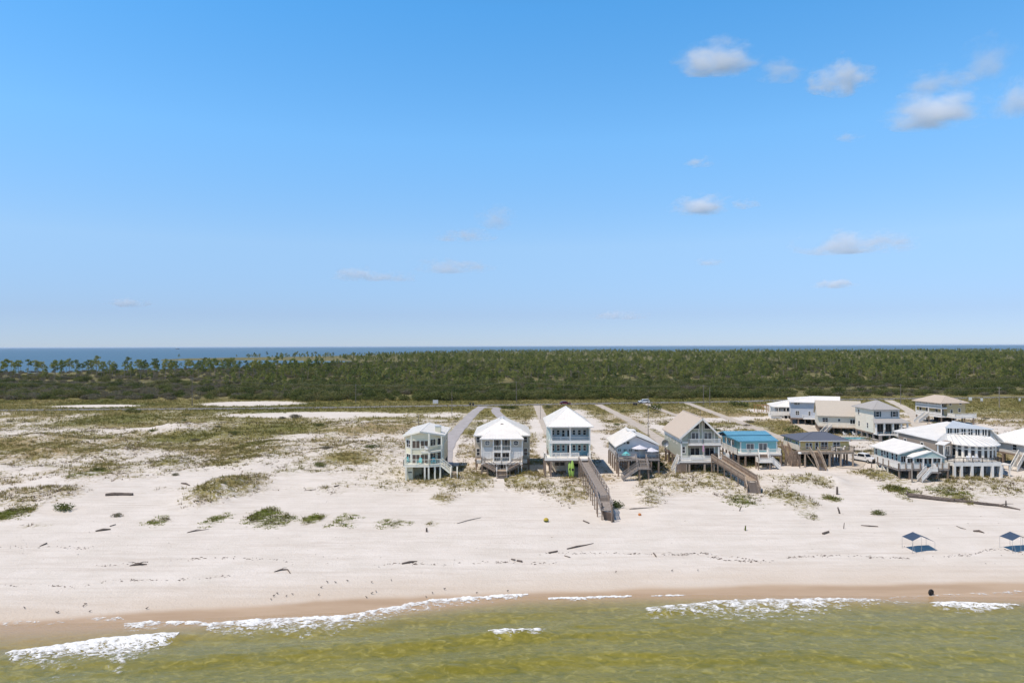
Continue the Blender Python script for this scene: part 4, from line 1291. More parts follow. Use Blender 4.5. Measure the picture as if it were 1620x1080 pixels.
    for i, (zx, y, rz, lb) in enumerate(((165, .4, .3, 'turquoise plastic deck chair at the corner of the sage house deck'), (295, -1.0, -.2, 'turquoise plastic deck chair before the middle lower window of the sage house'), (440, -.6, .2, 'turquoise plastic deck chair behind the sage house corner post'))):
        chair('deck_chair', lb, (o.x + X(zx, -1.2), 131.5 + y, o.z + zd), rz, 'turq_plastic', 'turquoise chairs on the sage house deck')
    chair('balcony_chair', 'white chair standing on the sage house balcony', (o.x + X(372, -.5), 131.0, o.z + z2), .3, 'white_plastic')
house_a()

def house_b():
    h = House('beach_duplex', 'taupe symmetrical duplex with white hip roof and two round windows', 'house', 620, 630, 6.75, 1172, 135.0)
    X, Z = h.X, h.Z
    zd = Z(690, -2); ze = Z(432); ze2 = Z(397, 3.2)
    x0, x1 = X(955), X(1395)
    X0, X1 = X(888, 3.2), X(1472, 3.2)
    h.box('wall', 'taupe', X0, x0, 3.2, 15, zd, ze2); h.box('wall', 'taupe', x1, X1, 3.2, 15, zd, ze2)
    xc0, xc1 = X(1083), X(1268)
    h.box('wall', 'taupe', x0, xc0, 0, 15, zd, ze); h.box('wall', 'taupe', xc1, x1, 0, 15, zd, ze)
    h.box('wall', 'taupe', xc0, xc1, 2.2, 15, zd, ze)
    h.box('wall', 'taupe', x0 + .1, x1 - .1, 3.3, 15, ze, ze2)
    zf = Z(560)
    for a, b in ((x0, xc0), (xc1, x1)):
        h.box('band_board', 'palegrey', a, b, -.05, 0, Z(640), Z(524)); 
    for zx in (957, 1083, 1268, 1393):
        h.box('corner_board', 'white', X(zx) - .12, X(zx) + .12, -.08, .04, zd, ze)
    # roofs
    er, ec = X(872, 2.4), X(1480, 2.4)
    zr = Z(214, 7.5)
    xc = X(1178, 7.5)
    h.hip(er, ec, 2.4, 15.8, Z(396, 2.4), zr, (xc, 7.0), (xc, 11.5), 'y', 'metal_white')
    a0, a1 = X(935, -.7), X(1410, -.7)
    zt = Z(308, 5.2); t0, t1 = X(1105, 5.2), X(1288, 5.2); zlow = Z(432, -.7)
    V = [(a0, -.7, zlow), (a1, -.7, zlow), (t1, 5.4, zt), (t0, 5.4, zt), (a0 + 1.2, 6.6, zlow + .35), (a1 - 1.2, 6.6, zlow + .35)]
    F = [(0, 1, 2, 3), (1, 5, 2), (4, 0, 3)]
    r = h.add(MB().slab(V, F, .2), 'front_roof', 'metal_white')
    h.seams([[V[i] for i in f] for f in F], 'metal_white', .55, r)
    h.add(MB().hexa([(X(1108, 5.3), 5.3, Z(306, 5.3)), (X(1240, 5.3), 5.3, Z(306, 5.3)), (xc, 5.3, Z(268, 5.3))], [(X(1108, 5.3), 8, Z(306, 5.3)), (X(1240, 5.3), 8, Z(306, 5.3)), (xc, 8, Z(268, 5.3))]), 'gablet_vent', 'wood_grey', r)
    h.box('chimney', 'metal_grey', xc - .45, xc + .45, 8, 9, zr - .5, zr + .15)
    # round windows
    for zx, zy, g in ((1020, 477, 'glass_pale'), (1325, 478, 'glass')):
        c = (X(zx), Z(zy)); R0 = .45
        m = MB().cyl((c[0], -.07, c[1]), (c[0], .01, c[1]), R0 + .09, R0 + .09, 20); f = h.add(m, 'round_window', 'white')
        h.add(MB().cyl((c[0], -.085, c[1]), (c[0], -.06, c[1]), R0, R0, 20), 'pane', g, f)
        h.add(MB().box(c[0] - .025, c[0] + .025, -.1, -.087, c[1] - R0, c[1] + R0).box(c[0] - R0, c[0] + R0, -.1, -.087, c[1] - .025, c[1] + .025), 'muntin', 'white', f)
    for y0, y1 in ((413, 470), (538, 610)):
        h.zwin(906, 938, y0, y1, 3.2, rows=2); h.zwin(1410, 1445, y0, y1, 3.2, rows=2)
    h.zwin(1112, 1140, 445, 515, 2.2, name='door'); h.zwin(1206, 1232, 445, 505, 2.2, name='door')
    h.box('balcony', 'white', xc0, xc1, -.4, 2.2, zf - .3, zf)
    h.railing([(xc0, -.35, zf), (X(1170), -.35, zf), (xc1, -.35, zf)], 'white', 1.0)
    h.box('centre_post', 'white', X(1170) - .13, X(1170) + .13, -.45, -.2, zd, ze)
    for zx in (1085, 1258):
        h.box('porch_post', 'white', X(zx) - .1, X(zx) + .1, -.43, -.2, zd, zf - .3)
    h.zwin(980, 1052, 578, 638, 0, cols=2); h.zwin(1100, 1160, 588, 640, 2.2, cols=2); h.zwin(1180, 1250, 588, 640, 2.2, cols=2)
    h.zwin(1285, 1330, 575, 640, 0, glass='glass_pale'); h.zwin(1342, 1364, 580, 640, 0)
    # deck and central stairs
    xd0, xd1 = X(955, -2), X(1395, -2)
    h.box('deck', 'white', xd0, xd1, -2.0, 2.2, zd - .3, zd)
    h.box('floor_frame', 'wood', X0, X1, 2.21, 15, zd - .32, zd - .002)
    h.railing([(X(1080, -2), -1.95, zd), (X(1170, -2), -1.95, zd), (X(1265, -2), -1.95, zd)], 'white')
    h.railing([(xd0, 0, zd), (xd0, -1.95, zd), (X(990, -2), -1.95, zd)], 'wood'); h.railing([(X(1360, -2), -1.95, zd), (xd1, -1.95, zd), (xd1, 0, zd)], 'wood')
    zl = Z(775, -4)
    h.stair((X(985, -2.6), -2.6, zd), (X(1112, -4), -3.4, zl), 1.2, 'wood', 'wood_grey')
    h.stair((X(1358, -2.6), -2.6, zd), (X(1230, -4), -3.4, zl), 1.2, 'wood', 'wood_grey')
    h.box('landing', 'wood_tan', X(1112, -3.5), X(1230, -3.5), -4.1, -2.6, zl - .18, zl)
    h.railing([(X(1118, -2.5), -2.5, zl), (X(1172, -2.5), -2.5, zl), (X(1226, -2.5), -2.5, zl)], 'white', 1.5)
    for zx in (1118, 1226):
        h.box('newel_post', 'white', X(zx, -4) - .1, X(zx, -4) + .1, -4.15, -3.95, -.6, Z(735, -4))
    h.stair((X(1172, -4), -4.1, zl), (X(1172, -5), -5.2, .05), 1.9, 'wood', 'wood_grey', sides=(0, 0), n=6)
    xs = [X(a, -1.9) for a in (960, 1020, 1085, 1258, 1320, 1390)]
    h.pilings(xs, [-1.9, 1.8, 5.5, 9.5, 13.5], zd - .3, 'wood', .3)
    h.pilings([X0 + .2, X1 - .2], [3.4, 7, 11, 14.6], zd - .3, 'wood', .3)
    h.box('storage_wall', 'dark', x0, x1, 9.7, 9.9, -.8, zd - .32)  # near-black back sheet, the undercroft shade put into its colour
    for zx in (930, 1418):
        h.box('lower_panel', 'palegrey', X(zx, 1) - .45, X(zx, 1) + .45, .6, 1.6, Z(690, 1), Z(655, 1))
    h.add(MB().box(X(1345, -2), X(1350, -2), -2.4, -2.2, -.6, Z(705, -2)).box(X(1380, -2), X(1386, -2), -2.4, -2.2, -.6, Z(705, -2)).box(X(1345, -2), X(1386, -2), -2.4, -2.2, Z(712, -2), Z(704, -2)), 'shower_frame', 'white')
house_b()

def house_c():
    h = House('beach_house', 'tall light blue two-porch house with white pyramid roof', 'house', 830, 630, 6.75, 487, 133.6)
    X, Z = h.X, h.Z
    zd = Z(632, -1); ze = Z(305, -.3)
    x0, x1 = X(270), X(702); D = 14
    z2 = Z(447)
    h.box('wall', 'sunlit_aqua', x0, x0 + .22, 0, D, zd, ze - .15)  # paler than the porch front: the sunlit side is painted in
    h.box('wall', 'sunlit_aqua', x1 - .22, x1, 0, D, zd, ze - .15)
    h.box('wall', 'blueteal', x0 + .221, x1 - .221, 2.4, D, zd, z2 - .621)
    h.box('wall', 'paleblue', x0 + .221, x1 - .221, 2.4, D, z2 - .62, ze - .15)
    h.hip(X(236, -.8), X(737, -.8), -.8, D + .8, Z(300, -.8), Z(92, 6), ((X(236, -.8) + X(737, -.8)) / 2 - .15, 5.2), ((X(236, -.8) + X(737, -.8)) / 2 - .15, 8.2), 'y', 'metal_white')
    h.box('soffit', 'white', x0 - .3, x1 + .3, -.5, 2.4, ze - .14, ze)
    for zx in (290, 487, 694):
        w = .28 if zx == 487 else .2
        h.box('porch_post', 'white', X(zx) - w / 2, X(zx) + w / 2, -.02, .26, zd, ze - .14)
    h.box('porch_floor', 'white', x0 - .05, x1 + .05, -.12, 2.4, z2 - .62, z2)
    for a, b in ((290, 480), (494, 694)):
        h.railing([(X(a), .1, z2), (X(b), .1, z2)], 'white', Z(412) - z2, .22, bw=.06)
        h.railing([(X(a), .1, zd), (X(b) if a == 290 else X(580), .1, zd)], 'white', .75, .22, bw=.06)
    for y0, y1 in ((338, 388), (497, 557)):
        for a in (301, 358, 527, 584, 640):
            h.zwin(a - 14, a + 14, y0, y1, 2.4, rows=2, frame='white')
        h.zwin(400, 426, y0, y1 + (17 if y0 < 400 else 5), 2.4, name='door', rows=2) 
        h.zwin(455, 475, y0, y1 + (17 if y0 < 400 else 45), 2.4, name='door')
    # left wall windows
    for y in (5, 9.5):
        h.win(y, y + 1.1, zd + 1, zd + 2.3, x0, 'l', rows=2); h.win(y, y + 1.1, z2 + 1, z2 + 2.3, x0, 'l', rows=2)
    xd0 = X(212, -2)
    h.box('deck', 'white', xd0, X(712, -2), -2.4, 2.4, zd - .32, zd)
    h.box('deck_beam', 'wood', xd0 + .1, X(712, -2) - .1, -2.3, -2.0, zd - .62, zd - .322)
    h.railing([(xd0, 1.5, zd), (xd0, -2.3, zd), (X(575, -2.3), -2.3, zd)], 'white', .95, .22)
    h.railing([(X(675, -2.3), -2.3, zd), (X(710, -2.3), -2.3, zd), (X(710, -2.3), 0, zd)], 'white', .95, .22)
    h.box('floor_frame', 'wood', x0, x1, 2.41, D, zd - .34, zd - .002)
    h.pilings([X(218, -2), X(277, -2), X(500, -2), X(700, -2)], [-2.2, 1.8], zd - .34, 'wood', .34)
    h.pilings([x0 + .2, X(487, 4), x1 - .2], [6, 10, 13.6], zd - .34, 'wood', .34)
    h.box('enclosure_wall', 'offwhite', X(292, 4), X(470, 4), 4.5, 12, -.8, zd - .345)
    h.zwin(326, 364, 672, 712, 4.5, cols=1, frame='wood_grey'); h.zwin(382, 420, 672, 712, 4.5, cols=1, frame='wood_grey')
    h.box('enclosure_wall', 'dark', X(470, 9), x1, 9.4, 9.6, -.8, zd - .345)  # near-black stretch: shade under the house painted on
    h.add(MB().box(X(440, 3), X(470, 3), 2.6, 2.9, -.8, zd - .35), 'column', 'offwhite')
    # stair and shelf under the deck, left
    h.stair((X(215, 0), 1.3, zd - .4), (X(335, 0), 1.3, .1), 1.0, 'wood', 'wood', sides=(1, 0))
    h.box('shelf', 'wood_tan', X(495, -1.6), X(575, -1.6), -1.8, -.6, Z(690, -1.6), Z(682, -1.6))
    h.railing([(X(497, -1.7), -1.7, Z(682, -1.6)), (X(573, -1.7), -1.7, Z(682, -1.6))], 'wood', .6, .4, name='shelf_railing')
    # kayaks leaning on the beam
    o = h.root.location
    for zx, zb, zt, lb in ((487, 815, 712, 'lime green kayak standing upright under the light blue house, half hidden by its twin'), (512, 845, 715, 'lime green kayak standing upright in front of its twin under the light blue house')):
        t = tag(empty('kayak', (o.x + X(zx, -2.6), 133.6 - (2.9 if zx > 500 else 2.5), gz(o.x + X(zx, -2.6), 131.1))), lb, 'kayak', 'green kayaks under the light blue house')
        L = 3.3; m = MB(); rings = []
        for i in range(13):
            u = i / 12; w = .36 * math.sin(PI * min(max(u, .02), .98)) ** .6; d = .17 * math.sin(PI * min(max(u, .02), .98)) ** .7
            rings.append([(w * math.cos(2 * PI * j / 10), .12 * (2 * u - 1) ** 2 - .35 * u * 0 + d * math.sin(2 * PI * j / 10), u * L) for j in range(10)])
        for a, b in zip(rings[:-1], rings[1:]): m.hexa(a, b)
        hull = m.build('hull', M['green_plastic'], t, smooth=False)
        MB().cyl((0, -.19, 1.55), (0, -.145, 1.55), .24, .24, 12).build('cockpit', M['dark'], t)
        t.rotation_euler = (-.12, 0, .1)
house_c()

def house_d():
    h = House('beach_house', 'small periwinkle cottage with wide white low-pitched roof on tall stilts', 'house', 830, 630, 6.75, 1200, 135.0)
    X, Z = h.X, h.Z
    zd = Z(645, -2); D = 11.5
    x0, x1 = X(985), X(1432); xa = X(1185)
    za = Z(392); zl = Z(512); zr = Z(492)
    h.prism('wall', 'lilac', [(x0, zd), (x1, zd), (x1, zr - .35), (xa, za - .3), (x0, zl - .3)], 0, D)
    h.gable_y(X(966, -.8), xa, X(1440, -.8), -.8, D + .6, Z(518, -.8), Z(392, -.8), Z(494, -.8), 'metal_white')
    h.box('clerestory', 'wood_grey', X(1112, 6), X(1180, 6), 6, 8.5, za - .3, Z(352, 6))
    h.box('clerestory_roof', 'metal_white', X(1104, 6), X(1188, 6), 5.8, 8.7, Z(352, 6), Z(343, 6))
    h.zwin(1042, 1075, 470, 488, 0, frame='palegrey'); h.zwin(1088, 1118, 462, 488, 0, frame='palegrey')
    for a in (1012, 1072, 1130, 1190, 1300, 1352, 1405):
        h.zwin(a - 16, a + 16, 542, 566, 0, cols=2, frame='palegrey', glass='glass_pale')
    h.box('door', 'palegrey', X(1232), X(1262), -.06, 0, zd, Z(545))
    for y in (1.2, 4.2, 7.4, 9.6): h.win(y, y + .9, zd + .9, zd + 1.7, x0, 'l', frame='palegrey')
    xd0, xd1 = X(990, -2.6), X(1440, -2.6)
    h.box('deck', 'wood_grey', xd0, xd1, -2.8, 0, zd - .28, zd)
    h.railing([(xd0, 0, zd), (xd0, -2.75, zd), (X(1192, -2.7), -2.75, zd)], 'wood_grey', 1.0, .26); h.railing([(X(1290, -2.7), -2.75, zd), (xd1, -2.75, zd), (xd1, 0, zd)], 'wood_grey', 1.0, .26)
    h.box('floor_frame', 'wood_grey', x0, x1, .001, D, zd - .3, zd - .002)
    xs = [x0 + (x1 - x0) * i / 4 for i in range(5)]
    h.pilings(xs, [.3, 3, 5.8, 8.6, 11.2], zd - .28, 'wood', .28)
    h.pilings([X(1000, -2.6), X(1110, -2.6), X(1350, -2.6), X(1430, -2.6)], [-2.6], zd - .28, 'wood', .28)
    zl2 = Z(735, -5)
    h.stair((X(1242, -2.8), -2.8, zd), (X(1262, -5), -5.0, zl2), 1.9, 'wood_grey', 'wood_grey')
    h.box('landing', 'wood_grey', X(1205, -5.5), X(1335, -5.5), -6.6, -5.0, zl2 - .2, zl2)
    h.pilings([X(1225, -6), X(1320, -6)], [-6.3, -5.3], zl2 - .2, 'wood', .2)
    h.railing([(X(1330, -6), -5.1, zl2), (X(1330, -6), -6.5, zl2), (X(1230, -6), -6.5, zl2)], 'wood_grey', .9)
    h.stair((X(1205, -5.8), -5.8, zl2), (X(1040, -5.8), -5.8, 0.0), 1.3, 'wood_grey', 'wood_grey')
    for a, b in ((1020, 1090), (1120, 1060)):
        h.add(MB().bar((X(a, .5), .5, zd - .4), (X(b, .5), .5, .2), .12), 'brace', 'wood')
    o = h.root.location
    pc = mat('pale_parasol_cloth', (.62, .62, .68), .85, .06)
    parasol('patio_parasol', 'pale parasol beside the stair head on the periwinkle cottage deck', (o.x + X(1228, -1.2), 133.8, o.z + zd), pc, 1.55, 2.5)
    parasol('patio_parasol', 'lower pale parasol at the far right of the periwinkle cottage deck', (o.x + X(1352, -1.2), 133.8, o.z + zd), pc, 1.45, 2.0)
    parasol('patio_parasol', 'low turquoise parasol on the left of the periwinkle cottage deck', (o.x + X(1083, -1.6), 133.4, o.z + zd), M['turq_plastic'], .95, 1.35)
house_d()

def house_e():
    h = House('beach_house', 'steep tan-roofed grey-green house with two triangular gable windows', 'house', 1020, 630, 6.75, 610, 137.0)
    X, Z = h.X, h.Z
    zd = Z(658, -2); D = 14.2; z2 = Z(478)
    xl, x0, xa, x1 = X(380), X(455), X(605), X(800)
    za = Z(207); zel = Z(420)
    sl = (za - zel) / (xa - X(372)); sr = (za - Z(398)) / (X(812) - xa)
    def rz_(x): return za - (xa - x) * sl if x < xa else za - (x - xa) * sr
    h.prism('wall', 'sage2', [(xl, zd), (x0, zd), (x0, rz_(x0) - .25), (xl, rz_(xl) - .25)], -.6, D)
    h.prism('wall', 'sage2', [(x0, zd), (x1, zd), (x1, rz_(x1) - .25), (xa, za - .25), (x0, rz_(x0) - .25)], .9, D)
    h.gable_y(X(370, -1.0), xa, X(814, -1.0), -1.0, D + .6, Z(424, -1), Z(206, -1), Z(400, -1), 'shingle_tan', .24, metal=False)
    # white rake boards
    m = MB(); m.bar((X(372, -1), -1.04, rz_(X(372)) - .15), (xa, -1.04, za - .12), .06, .32).bar((xa, -1.04, za - .12), (X(812, -1), -1.04, rz_(X(812)) - .1), .06, .32); h.add(m, 'rake_board', 'white')
    for zx in (457, 590, 628, 758):
        top = rz_(X(zx)) - .3
        if zx in (590, 628): h.box('gable_mullion', 'white', X(zx) - .09, X(zx) + .09, .82, .92, z2, top)
        else: h.box('corner_board', 'white', X(zx) - .13, X(zx) + .13, .80, .92, zd, top)
    for tri in ([(508, 322), (578, 322), (578, 252)], [(638, 322), (708, 322), (638, 252)]):
        P = [(X(a, .9), Z(b, .9)) for a, b in tri]
        c = (sum(p[0] for p in P) / 3, sum(p[1] for p in P) / 3)
        O = [(c[0] + (p[0] - c[0]) * 1.28, c[1] + (p[1] - c[1]) * 1.28) for p in P]
        f = h.add(MB().hexa([(x, .8, z) for x, z in O], [(x, .91, z) for x, z in O]), 'gable_window', 'white')
        h.add(MB().hexa([(x, .77, z) for x, z in P], [(x, .79, z) for x, z in P]), 'pane', 'glass', f)
    h.zwin(502, 578, 368, 435, .9, cols=2, name='sliding_door', fw=.14, glass='glass_pale'); h.zwin(636, 712, 368, 435, .9, cols=2, name='sliding_door', fw=.14, glass='glass_pale')
    h.box('balcony', 'white', x0, x1, -1.2, .9, z2 - .3, z2)
    h.box('balcony_beam', 'wood', x0 + .05, x1 - .05, -1.1, .8, z2 - .55, z2 - .305)
    h.railing([(x0, .8, z2), (x0, -1.15, z2), (xa, -1.15, z2), (x1, -1.15, z2), (x1, .8, z2)], 'white', Z(434, -1) - z2, .22, bw=.06)
    h.box('porch_post', 'wood_tan', X(628, -1) - .12, X(628, -1) + .12, -1.1, -.86, zd, z2 - .55)
    h.box('porch_post', 'white', X(790, -1) - .12, X(790, -1) + .12, -1.1, -.86, zd, z2 - .55)
    h.zwin(488, 582, 528, 615, .9, cols=2, name='sliding_door'); h.zwin(642, 742, 528, 615, .9, cols=2, name='sliding_door')
    h.zwin(400, 430, 515, 580, -.6, rows=2)
    h.box('corner_board', 'white', xl - .05, xl + .2, -.66, -.55, zd, rz_(xl) - .3); h.box('band_board', 'white', xl, x0, -.66, -.61, Z(478, -.6), Z(462, -.6))
    h.box('band_board', 'white', xl - .06, xl, -.55, D, rz_(xl) - 1.0, rz_(xl) - .55)
    for y in (2.5, 5, 8, 11): h.win(y, y + .55, zd + 2.6, zd + 3.3, xl, 'l')
    # deck
    xd0, xd1 = X(372, -3), X(725, -3)
    h.box('deck', 'white', xd0, X(905, -3), -3.2, .9, zd - .3, zd)
    h.box('deck_beam', 'wood', xd0 + .1, X(905, -3) - .1, -3.1, -2.8, zd - .62, zd - .305)
    h.railing([(xd0, -.7, zd), (xd0, -3.15, zd), (xd1, -3.15, zd)], 'white', 1.0, .2, solid=.5)
    h.railing([(X(815, -3), -3.15, zd), (X(905, -3), -3.15, zd), (X(905, -3), .8, zd)], 'white', 1.15, .2, solid=.7)
    h.box('floor_frame', 'wood', xl, x1, .91, D, zd - .34, zd - .002)
    h.pilings([X(a, -3) for a in (442, 475, 638, 735, 890)], [-2.95], zd - .3, 'wood_tan', .3)
    h.pilings([xl + .2, X(520, 3), X(640, 3), x1 - .2], [1.5, 4.5, 7.6, 10.7, 13.8], zd - .34, 'wood', .3)
    h.pilings([X(240, 10)], [8.5, 11.5], zd + .4, 'wood_dark', .26)
    h.box('platform', 'wood_dark', X(225, 10), xl - .1, 8.2, 11.9, zd - .1, zd + .1)
    # plank screen under the left end, each plank a board of its own
    xs0, xs1 = X(332, -3.1), X(440, -3.1); n = 11
    pm = MB().box(-(xs1 - xs0) / n / 2 + .02, (xs1 - xs0) / n / 2 - .02, -.03, .03, -1.0, zd - .55).mesh('plank', M['wood'])
    for i in range(n): inst('plank', pm, h.root, (xs0 + (xs1 - xs0) * (i + .5) / n, -3.12 - .02 * (i % 2), 0))
    h.stair((xd0, -2.2, zd), (X(300, -2.2), -2.6, .15), 1.2, 'white', 'white', n=9, solid=.5)
    # satellite dish on the platform
    o = h.root.location
    t = tag(empty('satellite_dish', (o.x + X(216, 10), 147, o.z + zd + .1)), 'grey satellite dish on the platform beside the tan-roofed house', 'satellite dish')
    MB().cyl((0, 0, 0), (0, 0, 1.1), .05, .05, 6).build('mast', M['steel'], t)
    V = [(0, .16, 1.5)]; F = []
    for k, (r_, d_) in enumerate(((.3, .12), (.6, 0.0), (.78, -.12))):
        for i in range(14): V.append((r_ * math.cos(2 * PI * i / 14), d_ - .1, 1.5 + r_ * math.sin(2 * PI * i / 14)))
    m = MB()
    ring = lambda k: [V[1 + 14 * k + i] for i in range(14)]
    for i in range(14):
        j = (i + 1) % 14
        m.hexa([V[0], ring(0)[i], ring(0)[j]], [(p[0], p[1] + .03, p[2]) for p in (V[0], ring(0)[i], ring(0)[j])])
        for k in (0, 1):
            q = [ring(k)[i], ring(k + 1)[i], ring(k + 1)[j], ring(k)[j]]
            m.hexa(q, [(p[0], p[1] + .03, p[2]) for p in q])
    m.build('reflector', M['steel'], t)
    MB().bar((0, -.1, 1.0), (0, -.75, 1.45), .05).build('feed_arm', M['steel'], t)
    # things on the deck
    t = tag(empty('deck_sofa', (o.x + X(562, -1.6), 135.2, o.z + zd)), 'cream outdoor sofa on the deck of the tan-roofed house', 'sofa')
    MB().box(-1.2, 1.2, -.4, .4, .12, .42).build('seat', M['cream_trim'], t); MB().box(-1.2, 1.2, .3, .5, .42, .85).build('backrest', M['cream_trim'], t)
    for sx in (-1, 1): MB().box(sx * 1.3 - .1, sx * 1.3 + .1, -.4, .5, .0, .62).build('armrest', M['cream_trim'], t)
    pk = mat('faded_pink_cloth', (.50, .28, .40), .85, .1)
    parasol('patio_parasol', 'closed faded pink parasol before the sliding doors of the tan-roofed house', (o.x + X(625, -1.5), 135.4, o.z + zd), pk, .3, 2.9, closed=True)
    MBt = tag(empty('grill', (o.x + X(745, -.5), 136.3, o.z + zd)), 'dark barbecue grill by the right sliding door of the tan-roofed house', 'grill')
    MB().box(-.5, .5, -.3, .3, .1, .75).build('cabinet', M['dark'], MBt); MB().hexa([(-.5, -.3, .78), (.5, -.3, .78), (.5, .3, .78), (-.5, .3, .78)], [(-.45, -.1, 1.1), (.45, -.1, 1.1), (.45, .28, 1.1), (-.45, .28, 1.1)]).build('lid', M['iron'], MBt)
house_e()
def house_f():
    h = House('beach_house', 'turquoise single-storey house with bright blue metal roof', 'house', 1020, 630, 6.75, 1215, 143.7)
    X, Z = h.X, h.Z
    zd = Z(592, -2); D = 12
    x0, x1 = X(1020), X(1412); ze = Z(460)
    zr = Z(340, 8)
    h.box('wall', 'teal', x0, x1, 0, D, zd, ze)
    h.box('wall', 'teal_deep', X(985, 2), x0 - .01, 2.5, D, zd, ze - .1)
    V = [(X(1003, -.7), -.7, Z(456, -.7)), (X(1428, -.7), -.7, Z(451, -.7)), (X(1428, -.7), 6.5, zr), (X(830, 7.5) - .2, 6.5, zr),
         (X(1428, -.7), D + .7, ze), (X(830, 7.5) - .2, D + .7, ze), (X(880, 3.2), 3.2, Z(396, 3.2)), (X(985, 0), -.3, Z(452, -.3))]
    F = [(0, 1, 2, 3, 6, 7), (3, 2, 4, 5)]
    r = h.add(MB().slab(V, F, .2), 'roof', 'metal_blue')
    h.seams([[V[0], V[1], V[2], V[3]], [V[3], V[2], V[4], V[5]]], 'metal_blue', .6, r)
    h.add(MB().bar((X(880, 3.2), 3.1, Z(395, 3.2) + .05), (X(1345, 3.2), 3.1, Z(393, 3.2) + .06), .5, .10), 'roof_step', 'metal_blue', r)
    # side porch roof at the left
    V = [(X(880, 3.2) - .2, 2.8, Z(398, 3.2) - .06), (X(1000, .5), -.2, Z(456, 0) - .05), (X(1000, .5), D, ze - .05), (X(808, 9), D, Z(380, 9) - .4), (X(808, 9), 8, Z(380, 9) - .35)]
    h.add(MB().slab(V, [(0, 1, 2, 3, 4)], .15), 'side_porch_roof', 'metal_blue')
    h.zwin(1088, 1163, 488, 550, 0, cols=2, glass='glass_pale', fw=.12, name='sliding_door'); h.zwin(1220, 1303, 484, 552, 0, cols=2, glass='glass_pale', fw=.12, name='sliding_door')
    h.box('corner_board', 'white', x0 - .06, x0 + .2, -.07, .02, zd, ze); h.box('corner_board', 'white', x1 - .2, x1 + .06, -.07, .02, zd, ze)
    h.box('fascia', 'white', x0 - .1, x1 + .1, -.1, -.02, ze - .02, ze + .14)
    for y in (4, 6.5, 9): h.win(y, y + 1.1, zd + .9, zd + 2.0, X(985, 2), 'l', frame='white')
    for y in (0.2, 3.5, 7, 11): h.box('porch_post', 'white', X(988, 0) - 1.2, X(988, 0) - 1.05, y, y + .15, zd, Z(452, 0) + (.05 + y * .02))
    h.railing([(X(1340, -2), -1.2, zd), (X(1340, -2), 0, zd)], 'white', 1.0)
    xd0, xd1 = X(988, -2), X(1455, -2)
    h.box('deck', 'white', xd0, xd1, -2.3, 0, zd - .25, zd)
    h.box('side_deck', 'white', xd0, x0, .001, 13, zd - .25, zd)
    h.box('deck_beam', 'wood', xd0 + .1, xd1 - .1, -2.2, -1.9, zd - .55, zd - .255)
    h.railing([(xd0, 12.5, zd), (xd0, -2.25, zd), (X(1212, -2.2), -2.25, zd)], 'white', .95, .22, bw=.05); h.railing([(X(1308, -2.2), -2.25, zd), (xd1, -2.25, zd), (xd1, 0, zd)], 'white', .95, .22, bw=.05)
    h.box('floor_frame', 'wood', x0, x1, .001, D, zd - .3, zd - .002)
    h.pilings([X(a, -2) for a in (998, 1072, 1185, 1375, 1447)], [-2.1], zd - .25, 'wood', .3)
    h.pilings([xd0 + .15], [1, 3.4, 5.8, 8.2, 10.6], zd - .25, 'wood_dark', .3)
    h.pilings([X(1072, 2), X(1185, 2), X(1300, 2), x1 - .2], [2, 6, 10], zd - .3, 'wood', .3)
    h.box('under_shade_wall', 'dark', X(1010, 4), X(1340, 4), 6.2, 6.4, -.8, zd - .3)  # near-black sheet carrying the shade beneath the floor
    zl = Z(668, -5)
    h.stair((X(1258, -2.3), -2.3, zd), (X(1270, -4), -4.2, zl), 1.7, 'wood', 'white')
    h.box('landing', 'white', X(1198, -5), X(1350, -5), -6.0, -4.2, zl - .25, zl)
    h.pilings([X(1212, -5.8), X(1335, -5.8)], [-5.8, -4.5], zl - .25, 'wood', .2)
    h.railing([(X(1200, -5), -4.3, zl), (X(1200, -5), -5.95, zl), (X(1348, -5), -5.95, zl)], 'white', .75, .2, solid=.4)
    h.stair((X(1348, -5), -5.1, zl), (X(1430, -5), -5.1, .05), 1.3, 'white', 'white', solid=.3)
    h.box('corner_pole', 'white', xd1 - .05, xd1 + .05, .2, .3, zd, zd + 1.6)
    o = h.root.location
    table('patio_table', 'small dark table on the deck of the turquoise house', (o.x + X(1115, -1.2), 142.5, o.z + zd), 'iron', .45)
house_f()

